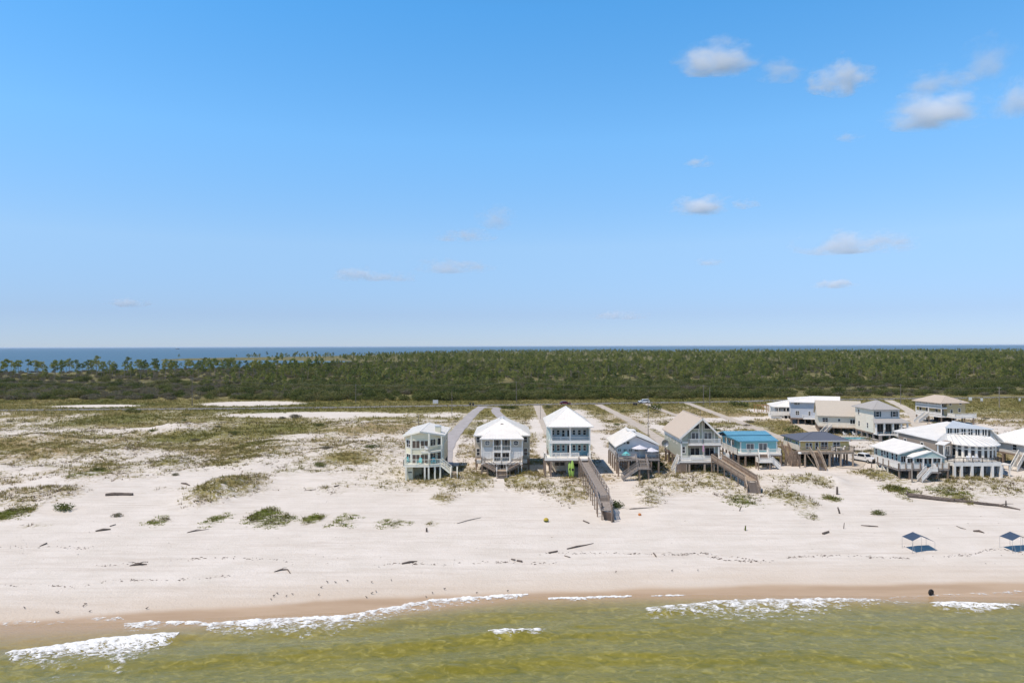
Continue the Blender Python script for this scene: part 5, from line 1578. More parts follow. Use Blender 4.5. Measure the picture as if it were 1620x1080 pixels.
def house_g():
    h = House('beach_house', 'pale yellow single-storey house with slate blue hip roof and worn stairs', 'house', 1210, 610, 6.75, 640, 143.0)
    X, Z = h.X, h.Z
    zd = Z(700, -1.5); D = 8.2
    x0, x1 = X(370), X(898); ze = Z(590)
    h.box('wall', 'yellow', x0, x1, 0, D, zd, ze - .12)
    h.hip(X(362, -.8), X(918, -.8), -.8, D + .7, Z(586, -.8), Z(490, 4), (X(500, 4), 3.7), (X(640, 4), 3.7), 'x', 'shingle_navy', metal=False)
    h.box('fascia', 'white', X(366, -.8), X(912, -.8), -.84, -.78, Z(593, -.8), Z(586, -.8))
    for a, b, y0, y1, c in ((440, 462, 612, 672, 1), (478, 500, 612, 672, 1), (540, 568, 606, 674, 1), (600, 668, 602, 672, 2), (730, 798, 604, 660, 2)):
        h.zwin(a, b, y0, y1, 0, cols=c, rows=2, frame='white')
    h.box('corner_board', 'white', x0 - .06, x0 + .15, -.06, .02, zd, ze)
    h.box('wall_skirt', 'offwhite', x0 - .1, x0 - .02, .2, D, zd - .1, zd + 1.15)
    for y in (.8, 4, 6.2): h.win(y, y + .9, zd + .8, zd + 1.55, x0, 'l', rows=2)
    xd0, xd1 = X(372, -2), X(950, -2)
    h.box('deck', 'wood_tan', xd0, xd1, -2.2, 0, zd - .2, zd)
    h.box('deck_beam', 'wood_tan', xd0, xd1, -2.15, -1.9, zd - .45, zd - .205)
    h.railing([(X(560, -2), -2.15, zd), (X(750, -2), -2.15, zd), (xd1, -2.15, zd), (xd1, 0, zd)], 'wood_tan', .95, .22)
    h.railing([(xd0, -2.15, zd), (X(486, -2), -2.15, zd)], 'wood_tan', .95, .22)
    h.box('floor_frame', 'wood_tan', x0, x1, .001, D, zd - .25, zd - .002)
    h.pilings([X(a, -2) for a in (428, 690, 810, 940)], [-2.0], zd - .2, 'wood_tan', .28)
    h.pilings([x0 + .2, X(550, 2), X(690, 2), X(810, 2), x1 - .2], [.5, 4, 7.8], zd - .25, 'wood', .28)
    h.box('under_shade_wall', 'dark', X(400, 4), x1, 7.9, 8.0, -.8, zd - .25)
    # two-flight stair down to the sand
    zm = Z(760, -3.8)
    h.stair((X(522, -2.2), -2.2, zd), (X(560, -4), -3.9, zm), 1.4, 'wood', 'wood_tan')
    h.stair((X(562, -4), -4.0, zm), (X(612, -6), -6.2, -.1), 1.4, 'wood', 'wood_tan')
    h.add(MB().bar((X(440, -2), -2, zd - .3), (X(530, -2), -2, .2), .14), 'brace', 'wood_tan')
    # side stair structure at the left
    h.stair((x0 - .7, 6.0, zd), (x0 - 1.6, -1.6, 0), 1.2, 'wood', 'wood', solid=.3)
    h.box('side_landing', 'wood', x0 - 1.6, x0 - .1, 6, 7.5, zd - .2, zd)
    h.pilings([X(210, 0), X(318, -1)], [-.6, 1.5], zd - .6, 'wood', .22)
    pts = [(X(215, -1), .3), (X(205, -1), 1.0), (X(290, -1), zd - .1), (x0 - .2, zd - .15), (x0 - .2, .2)]
    n = 14
    xa, xb = X(210, -1), x0 - .2
    pm = {}
    for i in range(n):
        x = xa + (xb - xa) * i / (n - 1); t = min(1, (x - xa) / (X(290, -1) - xa))
        top = .6 + (zd - .5) * t
        MB().box(-.07, .07, -.03, .03, -.4, top).build('lattice_slat', M['wood'], h.root, (x, -.9 - .04 * (i % 2), 0))
    h.add(MB().bar((xa, -.85, 1.0), (X(290, -1), -.85, zd - .15), .1).bar((X(290, -1), -.85, zd - .15), (xb, -.85, zd - .2), .1).bar((xa, -.85, .6), (xb, -.85, .6), .1), 'lattice_frame', 'wood')
    o = h.root.location
    table('patio_table', 'white table on the deck of the pale yellow house', (o.x + X(780, -1.2), 141.8, o.z + zd), 'white', .75, .8)
    chair('deck_chair', 'white deck chair left of the white table on the pale yellow house deck', (o.x + X(738, -1.2), 141.8, o.z + zd), 1.5, 'white_plastic', 'white chairs on the yellow house deck')
    chair('deck_chair', 'white deck chair right of the white table on the pale yellow house deck', (o.x + X(826, -1.2), 141.8, o.z + zd), -1.5, 'white_plastic', 'white chairs on the yellow house deck')
    t = tag(empty('lamp_post', (o.x + X(372, -3.5), 139.5, gz(o.x + X(372, -3.5), 139.5))), 'dark post with a white round lamp beside the yellow house stair', 'lamp post')
    MB().cyl((0, 0, -.3), (0, 0, 2.9), .09, .08, 6).build('post', M['wood_dark'], t); MB().cyl((0, 0, 2.9), (0, 0, 3.2), .35, .28, 10).build('lamp_shade', M['white'], t)
house_g()

def house_i():
    h = House('beach_house', 'pale aqua single-storey cottage with white gable roof and white railed deck', 'house', 1380, 610, 6.75, 530, 132.0)
    X, Z = h.X, h.Z
    zd = Z(880, -2); D = 9.6
    x0, x1 = X(300), X(770); xa = X(535)
    zel = Z(722); za = Z(640)
    h.box('wall', 'aqua', x0, x1, 0, D, zd, Z(745))
    h.prism('gable', 'aqua', [(x0, Z(745)), (x1, Z(745)), (x1, Z(762)+.2), (xa, za - .25), (x0, zel - .2)], 0.3, D)
    h.gable_y(X(283, -.7), xa, X(790, -.7), -.7, D + .5, Z(724, -.7), Z(640, -.7), Z(760, -.7), 'metal_white')
    # porch gable with white shed slope on the left front
    V = [(X(368, -1.6), -1.6, Z(748, -1.6)), (X(432, -2), -2, Z(762, -2)), (X(610, -1), -1.9, Z(690, -1)), (X(520, 1), 1.2, Z(676, 1))]
    r = h.add(MB().slab(V, [(0, 1, 2, 3)], .12), 'porch_roof', 'metal_white')
    V = [(X(610, -1), -1.9, Z(690, -1)), (X(785, -2), -2, Z(764, -2)), (X(785, -1), 1.2, Z(764, -2)), (X(520, 1) + 1.0, 1.2, Z(686, 1))]
    h.add(MB().slab(V, [(0, 1, 2, 3)], .12), 'porch_roof', 'metal_white')
    h.prism('porch_gable', 'aqua', [(X(432, -1.8), Z(766, -1.8)), (X(780, -1.8), Z(768, -1.8)), (X(608, -1.8), Z(694, -1.8) - .05)], -1.8, -1.65)
    h.box('porch_beam', 'white', X(372, -1.8), X(780, -1.8), -1.85, -1.65, Z(775, -1.8), Z(767, -1.8))
    for zx in (366, 440, 545, 640, 735):
        h.box('porch_post', 'white', X(zx, -1.8) - .1, X(zx, -1.8) + .1, -1.84, -1.66, zd, Z(775, -1.8))
    for a, b, y0, y1 in ((305, 352, 750, 812), (374, 428, 762, 820), (472, 525, 770, 815), (556, 580, 770, 830), (600, 636, 770, 832), (655, 680, 770, 815), (698, 724, 772, 815)):
        h.zwin(a, b, y0, y1, 0, cols=2 if b - a > 40 else 1, frame='white')
    for y in (1.0, 2.4, 4.2, 5.2, 6.2, 8.4): h.win(y, y + .6, zd + .9 + (.5 if y in (5.2,) else 0), zd + 2.1, x0, 'l', rows=2)
    h.box('wall_skirt', 'white', x0 - .06, x0 - .01, 0, D, zd, zd + .8)
    xd0, xd1 = X(278, -3), X(820, -3)
    h.box('deck', 'wood_grey', xd0, xd1, -3.0, 0, zd - .3, zd)
    h.box('side_deck', 'wood_grey', xd0, x0, .001, 5.2, zd - .3, zd)
    rail_pts = [(xd0, 5.0, zd), (xd0, -2.95, zd), (X(548, -3), -2.95, zd)]
    h.railing(rail_pts, 'white', 1.0, .2, solid=.7); h.railing([(X(655, -3), -2.95, zd), (xd1, -2.95, zd), (xd1, -.4, zd)], 'white', 1.0, .2, solid=.5)
    pm = MB().box(-.08, .08, -.08, .08, -.1, 1.15).mesh('rail_post', M['wood'])
    for x in [X(a, -3) for a in (282, 355, 430, 510, 690, 745, 815)]: inst('rail_post', pm, h.root, (x, -3.06, zd))
    for y in (.2, 2.2, 4.2): inst('rail_post', pm, h.root, (xd0 - .08, y, zd))
    h.box('floor_frame', 'wood', x0, x1, .001, D, zd - .3, zd - .002)
    h.pilings([xd0 + .2, X(400, -3), X(490, -3), X(700, -3), xd1 - .2], [-2.85], zd - .3, 'wood', .24)
    h.pilings([xd0 + .15], [1, 3, 5], zd - .3, 'cream_trim', .2)
    h.pilings([x0 + .2, X(480, 2), X(640, 2), x1 - .2], [.5, 4, 8.5], zd - .3, 'wood', .26)
    h.add(MB().bar((xd0, 5, zd - .3), (xd0, 2.5, -.2), .12).bar((xd0, 2.5, zd - .3), (xd0, .5, -.2), .12), 'brace', 'cream_trim')
    zl = Z(915, -5)
    h.stair((X(600, -3), -3, zd), (X(612, -4.2), -4.2, zl), 1.8, 'wood_grey', 'white', n=4)
    h.box('landing', 'wood_grey', X(600, -5), X(708, -5), -5.8, -4.2, zl - .2, zl)
    h.railing([(X(612, -5.8), -5.75, zl), (X(706, -5.8), -5.75, zl), (X(706, -5.8), -4.3, zl)], 'white', .8, .2, solid=.6)
    h.stair((X(600, -5), -5.0, zl), (X(505, -5), -5.0, 0), 1.4, 'wood_grey', 'white', solid=.6)
    h.add(MB().cyl((X(625, 6), 6.5, za - .6), (X(625, 6), 6.5, za + .3), .1, .1, 8), 'vent_pipe', 'white')
    o = h.root.location
    t = tag(empty('dune_post', (o.x + X(438, -6), 126.5, gz(o.x + X(438, -6), 126.5))), 'weathered post standing in the sand before the pale aqua cottage', 'post')
    MB().cyl((0, 0, -.3), (0, 0, 3.6), .14, .12, 7).build('shaft', M['driftpale'], t); MB().cyl((0, 0, 3.6), (0, 0, 3.68), .16, .16, 7).build('cap', M['wood_dark'], t)
house_i()

def house_j():
    h = House('beach_house', 'large white-roofed house with a curved wall of tall windows on white pilings', 'house', 1380, 610, 6.75, 1080, 133.0)
    X, Z = h.X, h.Z
    zd = Z(795, 0); zb = Z(838, 0)
    # curved front: facets on an arc
    cx, cy = X(1090, 3), 4.2; rx, ry = X(1385, 1) - X(1090, 3), 4.4
    n = 11
    ang = [PI + PI * (i / n) for i in range(n + 1)]
    ang = [math.radians(186 + (354 - 186) * i / n) for i in range(n + 1)]
    P = [(cx + rx * math.cos(a), cy + ry * math.sin(a)) for a in ang]
    ze = Z(640, 0)
    for i in range(n):
        p, q = Vector((P[i][0], P[i][1], 0)), Vector((P[i + 1][0], P[i + 1][1], 0))
        d = (q - p); L = d.length; t = d.normalized(); nn = Vector((t.y, -t.x, 0))
        def seg(u0, u1, z0, z1, near, far_):
            a = p + t * u0; b = p + t * u1
            m = [a + nn * near, b + nn * near, b + nn * far_, a + nn * far_]
            return [(v.x, v.y, z0) for v in m], [(v.x, v.y, z1) for v in m]
        m = MB().hexa(*seg(0, L, zd, ze, 0, -.25)); h.add(m, 'wall_facet', 'palegrey')
        w0, w1 = L * .24, L * .80
        for z0, z1, nm in ((zd + (ze - zd) * .16, zd + (ze - zd) * .66, 'window'), (zd + (ze - zd) * .72, zd + (ze - zd) * .94, 'transom_window')):
            f = MB(); fw = .09
            f.hexa(*seg(w0 - fw, w1 + fw, z1, z1 + fw, .07, -.01)); f.hexa(*seg(w0 - fw, w1 + fw, z0 - fw, z0, .07, -.01))
            f.hexa(*seg(w0 - fw, w0, z0, z1, .07, -.01)); f.hexa(*seg(w1, w1 + fw, z0, z1, .07, -.01))
            fo = h.add(f, nm, 'white')
            h.add(MB().hexa(*seg(w0, w1, z0, z1, .03, -.005)), 'pane', 'glass' if nm == 'window' else 'glass_pale', fo)
        h.add(MB().hexa(*seg(-.10, .12, zd, ze, .12, -.01)), 'facet_pilaster', 'white')
    # main roof: ridge running back, long low left slope, short right slope
    xl = X(692, 2); xr_ = X(1270, 4); zr_ = Z(465, 4); zL = Z(584, 1.4)
    k_ = (zr_ - zL) / (xr_ - (xl - .3))
    xA, yA, xB, yB = X(790, 6.3), 6.3, X(1236, 3.5), 3.5
    def zp_(x): return zL + (x - (xl - .3)) * k_
    V = [(xl - .3, 1.6, zL), (xA, yA + .3, zp_(xA)), (xr_, 4.3, zr_), (xr_, 18, zr_), (xl - .3, 17, zL)]
    r = h.add(MB().slab(V, [(0, 1, 2, 3, 4)], .18), 'roof', 'metal_white')
    h.seams([V], 'metal_white', .6, r)
    V = [(xr_ + .001, 4.0, zr_), (X(1400, 2) + .5, 2.5, Z(600, 2)), (X(1400, 2) + .5, 17, Z(600, 2)), (xr_ + .001, 18, zr_)]
    r = h.add(MB().slab(V, [(0, 1, 2, 3)], .18), 'right_roof', 'metal_white')
    h.seams([V], 'metal_white', .6, r)
    h.box('right_wall', 'palegrey', xB, X(1385, 2), 4.6, 15, zd, Z(640, 2))
    h.prism('right_gable', 'palegrey', [(xB - .3, Z(640, 2)), (X(1400, 2) + .3, Z(640, 2)), (X(1400, 2) + .3, Z(604, 2) - .2), (xr_ + .05, zr_ - .2), (xB - .3, zr_ - .25)], 4.75, 5.0)
    # skirt roof over the arc
    V = []
    for i in range(n + 1):
        a = ang[i]
        V.append((cx + (rx + .75) * math.cos(a), cy + (ry + .8) * math.sin(a), ze + .02))
        u = i / n
        V.append((xA + (xB - xA) * u + .6 * (u - .3), yA + (yB - yA) * u - .12, Z(520, 5) - .25 * u))
    F = [(2 * i, 2 * i + 2, 2 * i + 3, 2 * i + 1) for i in range(n)]
    V.append((xl - .3, 1.6, zL + .03)); V.append((xl + .6, 3.2, zp_(xl + .6) + .04))
    F.append((0, 1, 2 * n + 3, 2 * n + 2))
    V.append((X(1400, 2) + .45, 4.0, Z(622, 2))); V.append((xr_ + .2, 4.6, zr_ - .25))
    F.append((2 * n, 2 * n + 4, 2 * n + 5, 2 * n + 1))
    sk = h.add(MB().slab(V, F, .16), 'skirt_roof', 'metal_white')
    m = MB()
    for i in range(n + 1): m.bar(Vector(V[2 * i]) + Vector((0, 0, .03)), Vector(V[2 * i + 1]) + Vector((0, 0, .03)), .14, .07)
    h.add(m, 'hip_cap', 'metal_grey', sk)
    # clerestory band with its own roof
    A3, B3 = Vector((xA, yA, 0)), Vector((xB, yB, 0)); tt = (B3 - A3).normalized(); nn = Vector((tt.y, -tt.x, 0)); LL = (B3 - A3).length
    zc0, zc1 = Z(535, 5), Z(452, 5)
    def cseg(u0, u1, z0, z1, near, far_):
        a = A3 + tt * u0; b = A3 + tt * u1
        q = [a + nn * near, b + nn * near, b + nn * far_, a + nn * far_]
        return [(v.x, v.y, z0) for v in q], [(v.x, v.y, z1) for v in q]
    h.add(MB().hexa(*cseg(0, LL, zc0 - .4, zc1, 0, -.3)), 'clerestory_wall', 'palegrey')
    h.add(MB().hexa([(xA, yA + .05, zc0 - .6), (xr_, 16, zc0 - .6), (xB, yB + .05, zc0 - .6)], [(xA, yA + .05, zc1 - .05), (xr_, 16, zr_ + .1), (xB, yB + .05, zc1 - .05)]), 'clerestory_body', 'palegrey')
    for i in range(6):
        u0 = LL * (i + .2) / 6; u1 = LL * (i + .82) / 6; z0, z1 = zc0 + .22, zc1 - .18
        f = MB(); fw = .08
        f.hexa(*cseg(u0 - fw, u1 + fw, z1, z1 + fw, .07, -.01)).hexa(*cseg(u0 - fw, u1 + fw, z0 - fw, z0, .07, -.01)).hexa(*cseg(u0 - fw, u0, z0, z1, .07, -.01)).hexa(*cseg(u1, u1 + fw, z0, z1, .07, -.01)).hexa(*cseg((u0 + u1) / 2 - .06, (u0 + u1) / 2 + .06, z0, z1, .06, -.01))
        fo = h.add(f, 'clerestory_window', 'white'); h.add(MB().hexa(*cseg(u0, u1, z0, z1, .03, -.005)), 'pane', 'glass', fo)
    V = [(xA - .45, yA - .35, zc1 + .02), (xB + .75, yB - .6, zc1 + .02), (xr_ + .3, 16.4, zr_ + .35)]
    r = h.add(MB().slab(V, [(0, 1, 2)], .16), 'clerestory_roof', 'metal_grey')
    h.seams([V], 'metal_grey', .6, r)
    h.box('wall', 'brownwall', xl, X(860, 2), 2.4, 15.5, zd, Z(592, 2) - .1)
    for y in (6.5, 12.5): h.win(y, y + .8, zd + .9, zd + 2.4, xl, 'l', rows=2)
    # entry porch
    V = [(X(672, .5), .5, Z(618, .5)), (X(775, -.2), -.2, Z(632, -.2)), (X(840, 1), 1.2, Z(600, 1)), (X(715, 2.3), 2.3, Z(590, 2.3))]
    h.add(MB().slab(V, [(0, 1, 2, 3)], .12), 'entry_roof', 'metal_white')
    for zx, y in ((700, .8), (765, .1)): h.box('entry_post', 'white', X(zx, y) - .09, X(zx, y) + .09, y - .09, y + .09, zd, Z(632, 0))
    h.zwin(786, 824, 645, 735, 2.35, cols=2, name='entry_door')
    # deck: white band, dark rail, following the front
    D_ = [(X(778, -.2), 2.2), (X(812, -1.2), -1.0), (X(880, -2.5), -2.3), (X(1385, -2.5), -2.3), (X(1388, -2), 3.5)]
    base = [(x, y, zb) for x, y in D_]; top = [(x, y, zd) for x, y in D_]
    h.add(MB().hexa(base, top), 'deck', 'white')
    h.railing([(x, y, zd) for x, y in D_], 'iron', Z(752, -2) - Z(795, -2), .25, 1.8, bw=.05)
    h.pilings([X(a, -2.3) for a in (880, 955, 1068, 1175, 1285, 1378)], [-2.1], zb, 'white', .42)
    h.pilings([X(a, 2) for a in (830, 985, 1100, 1220, 1340)], [2.2, 7, 12], zb, 'concrete', .38)
    h.box('floor_frame', 'wood', xl, X(1385, 2), 3.6, 15.5, zb, zd - .002)
    h.box('under_shade_wall', 'dark', X(800, 8), X(1385, 8), 9, 9.2, -.8, zb)
    h.box('side_platform', 'white', X(1392, -1), X(1480, -1), -1.0, 1.2, Z(852, -1), Z(842, -1))
    h.pilings([X(1470, -1)], [-.8, 1], Z(852, -1), 'white', .2)
    o = h.root.location
    for i, (zx, lb) in enumerate(((1010, 'pale deck chair near the middle of the curved house deck'), (1075, 'pale deck chair right of centre on the curved house deck'), (1120, 'pale deck chair beside the third tall window from the right on the curved house deck'))):
        chair('deck_chair', lb, (o.x + X(zx, -1.2), 132 - .9, o.z + zd), .2 * i, 'white_plastic', 'chairs on the curved house deck')
house_j()

def house_k():
    h = House('beach_house', 'white-roofed pale grey house cut by the right edge of the picture', 'house', 1380, 610, 6.75, 1640, 137.0, rz=math.radians(10))
    z0, z1 = 2.9, 5.05
    h.box('wall', 'palegrey', 0, 14, 0, 9, z0, z1)
    h.hip(-.7, 14.7, -.7, 9.7, z1 - .02, 7.7, (4.6, 4.5), (10, 4.5), 'x', 'metal_white')
    for y in (2.0, 6.4): h.win(y, y + .9, z0 + .7, z0 + 1.8, 0, 'l', rows=2)
    h.box('awning', 'metal_blue', -1.0, -.001, 5.8, 8.0, z1 - .35, z1 - .2)
    h.box('floor_frame', 'wood', 0, 14, -1.6, 9, z0 - .35, z0 - .002)
    h.pilings([.2, 4, 8, 13.6], [-1.4, 2, 5.4, 8.8], z0 - .35, 'wood', .3)
    h.railing([(.05, -1.5, z0), (6, -1.5, z0), (13.9, -1.5, z0)], 'white', 1.0)
    h.stair((-.05, .8, z0), (-2.6, .2, .1), 1.2, 'white', 'white')
    h.zwin(1700, 1760, 690, 750, 0, cols=2)
house_k()

def house_l():
    h = House('beach_house', 'pale two-storey house with dark window shutters and a columned porch', 'house', 1210, 610, 6.75, 1320, 181.0)
    X, Z = h.X, h.Z
    zd = Z(515, -2); D = 9.5
    x0, x1 = X(1160), X(1440); ze = Z(255)
    zp = Z(352)
    h.box('wall', 'offwhite', x0, x1, 0, D, zd, ze)
    h.box('shaded_wall_front', 'palegrey', x0 + .12, x1 - .12, -.03, 0, zp, ze - .05)  # thin front skin, greyer than the sides: its shade is in the colour
    xm = (x0 + x1) / 2
    h.hip(X(1152, -.8), X(1450, -.8), -.8, D + .8, Z(256, -.8), Z(158, 4.5), (xm, 4.2), (xm, 5.4), 'y', 'shingle_grey', metal=False)
    for a in (1205, 1383):
        h.zwin(a - 17, a + 17, 280, 332, -.03, rows=2)
        for q in (-1, 1): h.box('shutter', 'shutter', X(a + q * 27) - .22, X(a + q * 27) + .22, -.09, -.03, Z(334), Z(277))
    for y in (2.5, 7.0): h.win(y, y + .7, zd + 1, zd + 2.3, x0, 'l', rows=2)
    h.win(7.2, 7.9, zp + .4, zp + 1.7, x0, 'l', rows=2)
    V = [(X(1165, -2.8), -2.9, Z(400, -2.8)), (X(1562, -2.8), -2.9, Z(398, -2.8)), (X(1440, 0) + .4, 0.05, zp + .05), (x0 - .1, 0.05, zp + .05), (X(1562, -2.8), 5, Z(398, -2.8)), (X(1440, 0) + .4, 5, zp + .05)]
    h.add(MB().slab(V, [(0, 1, 2, 3), (1, 4, 5, 2)], .18), 'porch_roof', 'shingle_grey')
    for a in (1190, 1278, 1370, 1458, 1525):
        h.box('porch_column', 'white', X(a, -2.5) - .17, X(a, -2.5) + .17, -2.65, -2.3, zd, Z(404, -2.5))
    for a, b in ((1200, 1262), (1288, 1345), (1385, 1430)): h.zwin(a, b, 412, 492, 0, cols=2, name='sliding_door', frame='wood_grey')
    xd1 = X(1592, -2.6)
    h.box('deck', 'white', x0, xd1, -2.9, 0, zd - .35, zd); h.box('side_deck', 'white', x1, xd1, .001, 5, zd - .35, zd)
    h.railing([(x0, -2.8, zd), (X(1340, -2.8), -2.8, zd), (xd1, -2.8, zd), (xd1, 4.8, zd)], 'iron', 1.0, .25)
    h.box('floor_frame', 'wood', x0, x1, .001, D, zd - .4, zd - .002)
    h.pilings([x0 + .2, X(1240, -2.6), X(1330, -2.6), X(1420, -2.6), xd1 - .2], [-2.7], zd - .35, 'wood_grey', .34)
    h.pilings([x0 + .2, X(1250, 0), X(1340, 0), x1 - .2], [.4, 3.4, 6.4, 9.2], zd - .4, 'wood_grey', .34)
    h.box('under_shade_wall', 'dark', X(1200, 4), x1, 6.6, 6.8, -.8, zd - .4)
    h.stair((X(1400, -3.4), -3.5, zd - .2), (X(1560, -3.4), -3.5, Z(625, -3.4)), 1.2, 'white', 'white')
house_l()

def house_m():
    h = House('beach_house', 'long off-white house with a broad warm grey roof beside the pool', 'house', 1210, 610, 6.75, 780, 194.0, rz=math.radians(-20))
    X, Z = h.X, h.Z
    zd = Z(438); ze = Z(330); D = 13.5
    x0, x1 = X(588), X(968)
    h.box('wall', 'offwhite', x0, x1, 0, D, zd, ze)
    zr = Z(158, 6.8)
    xe0, xe1 = x0 - .4, x1 + 1.6
    V = [(xe0, -.7, Z(324, -.7)), (xe1, -.7, Z(324, -.7)), (xe1, 6.8, zr), (xe0, 6.8, zr), (xe1, D + .6, ze), (xe0, D + .6, ze)]
    h.add(MB().slab(V, [(0, 1, 2, 3), (3, 2, 4, 5)], .22), 'roof', 'shingle_beige')
    h.add(MB().hexa([(x0, .1, ze), (x0, D - .1, ze), (x0, 6.8, zr - .3)], [(x0 + .3, .1, ze), (x0 + .3, D - .1, ze), (x0 + .3, 6.8, zr - .3)]), 'gable', 'offwhite')
    h.add(MB().hexa([(x1 - .3, .1, ze), (x1 - .3, D - .1, ze), (x1 - .3, 6.8, zr - .3)], [(x1, .1, ze), (x1, D - .1, ze), (x1, 6.8, zr - .3)]), 'gable', 'offwhite')
    h.zwin(632, 683, 348, 392, 0, cols=2, rows=2); h.zwin(784, 802, 355, 380, 0); h.zwin(900, 945, 358, 402, 0, cols=2)
    h.box('floor_frame', 'wood', x0, x1, .001, D, zd - .4, zd - .001)
    h.box('walkway', 'wood_tan', X(700, -1), x1, -1.6, 0, zd - .25, zd)
    h.railing([(X(700, -1.5), -1.55, zd), (x1, -1.55, zd)], 'white', 1.0)
    h.pilings([x0 + .2 + (x1 - x0 - .4) * i / 5 for i in range(6)], [.3, 4.5, 9, 13], zd - .4, 'wood', .3)
    h.stair((X(725, -1.6), -1.6, zd), (X(718, -6), -5.0, .1), 1.1, 'wood_tan', 'white')
    h.box('under_shade_wall', 'dark', X(650, 6), x1, 9.2, 9.4, -.8, zd - .4)
    o = h.root.location
    # pool in front of the house
    px_ = [at(1318, 694), at(1372, 694)]
    t = tag(empty('swimming_pool', ((px_[0].x + px_[1].x) / 2, px_[0].y - .5, gz((px_[0].x + px_[1].x) / 2, px_[0].y))), 'turquoise swimming pool with a pale surround between the stilt houses', 'pool')
    w = (px_[1].x - px_[0].x) / 2
    MB().box(-w - 1.2, w + 1.2, -3, -2, -.5, .3).box(-w - 1.2, w + 1.2, 2, 3, -.5, .3).box(-w - 1.2, -w, -2, 2, -.5, .3).box(w, w + 1.2, -2, 2, -.5, .3).build('surround', M['concrete'], t)
    wm = mat('pool_water', (.10, .42, .52), .05, .05, 2)
    MB().box(-w, w, -2, 2, -.4, .16).build('water', wm, t)
    for i, (a, b, lb) in enumerate(((1337, 689, 'white lounge chair left of the shuttered house beyond the pool'), (1352, 689, 'white lounge chair nearest the shuttered house beyond the pool'))):
        q = at(a, b); chair('lounge_chair', lb, (q.x, q.y, q.z + .05), .6, 'white_plastic', 'white chairs by the pool')
house_m()

def house_n():
    h = House('beach_house', 'two-storey blue-grey house with a white roof behind the long off-white house', 'house', 1210, 610, 6.75, 440, 217.0, rz=math.radians(-20))
    X, Z = h.X, h.Z
    zd = Z(345); ze = Z(180); D = 17
    x0, x1 = X(292), X(640)
    h.box('wall', 'bluegrey', x0, x1, 0, D, zd, ze)
    h.hip(X(284, -.8), X(780, -.8), -.8, D + .8, Z(176, -.8), Z(112, 6), (X(430, 6), 7.5), (X(700, 6), 7.5), 'x', 'metal_white')
    for a, y0, y1, c in ((343, 182, 205, 2), (370, 182, 205, 1), (356, 272, 312, 2), (475, 275, 315, 1), (544, 278, 316, 1), (568, 192, 215, 1), (568, 308, 318, 1)):
        w = 17 if c == 2 else 9
        h.zwin(a - w, a + w, y0, y1, 0, cols=c, rows=2)
    for y in (4, 9): h.win(y, y + .9, zd + 1, zd + 2.2, x0, 'l', rows=2)
    h.box('balcony', 'white', X(432, -1.5), x1, -1.8, 0, zd - .2, zd)
    h.railing([(X(432, -1.7), 0, zd), (X(432, -1.7), -1.75, zd), (x1, -1.75, zd)], 'white', 1.0)
    h.box('floor_frame', 'wood', x0, x1, .001, D, zd - .4, zd - .001)
    h.pilings([x0 + .2 + (x1 - x0 - .4) * i / 5 for i in range(6)], [.3, 5, 10, 16.6], zd - .4, 'wood', .34)
    h.box('under_shade_wall', 'dark', x0 + 2, x1, 8, 8.2, -.8, zd - .4)
house_n()

def house_o():
    h = House('beach_house', 'small white hip-roofed house farthest left of the row by the road', 'house', 1210, 610, 6.75, 190, 234.0, rz=math.radians(-12))
    X, Z = h.X, h.Z
    zd = Z(308); ze = Z(235); D = 12
    x0, x1 = X(82), X(330)
    h.box('wall', 'palegrey', x0 + 1.2, x1, 1.5, D, zd, ze)
    h.hip(X(92, -.5), X(420, -.5), -.5, D + .6, Z(224, -.5), Z(140, 5), (X(270, 5), 5.5), (X(310, 5), 5.5), 'x', 'metal_white')
    h.box('porch_deck', 'white', X(68, 0), x1, -.4, 1.5, zd - .25, zd)
    h.railing([(X(70, -.3), 1.4, zd), (X(70, -.3), -.35, zd), (x1, -.35, zd)], 'white', 1.15, .25, solid=.8)
    for zx in (72, 150, 230, 300): h.box('porch_post', 'white', X(zx, -.3) - .1, X(zx, -.3) + .1, -.38, -.18, zd, Z(228, -.3))
    h.zwin(120, 150, 240, 290, 1.5); h.zwin(190, 240, 240, 290, 1.5, cols=2)
    h.box('lower_wall', 'white', X(82, 0), X(190, 0), .3, 8, -.6, zd - .25)
    h.pilings([X(205, 0), X(245, 0), X(290, 0)], [0, 5, 11], zd - .25, 'white', .3)
    h.add(MB().bar((X(205, -.1), -.1, Z(320)), (X(165, -.1), -.1, Z(335)), .25).bar((X(165, -.1), -.1, Z(335)), (X(200, -.1), -.1, Z(352)), .25), 'brace', 'white')
    h.box('under_shade_wall', 'dark', X(190, 2), x1, 4, 4.2, -.6, zd - .25)
house_o()

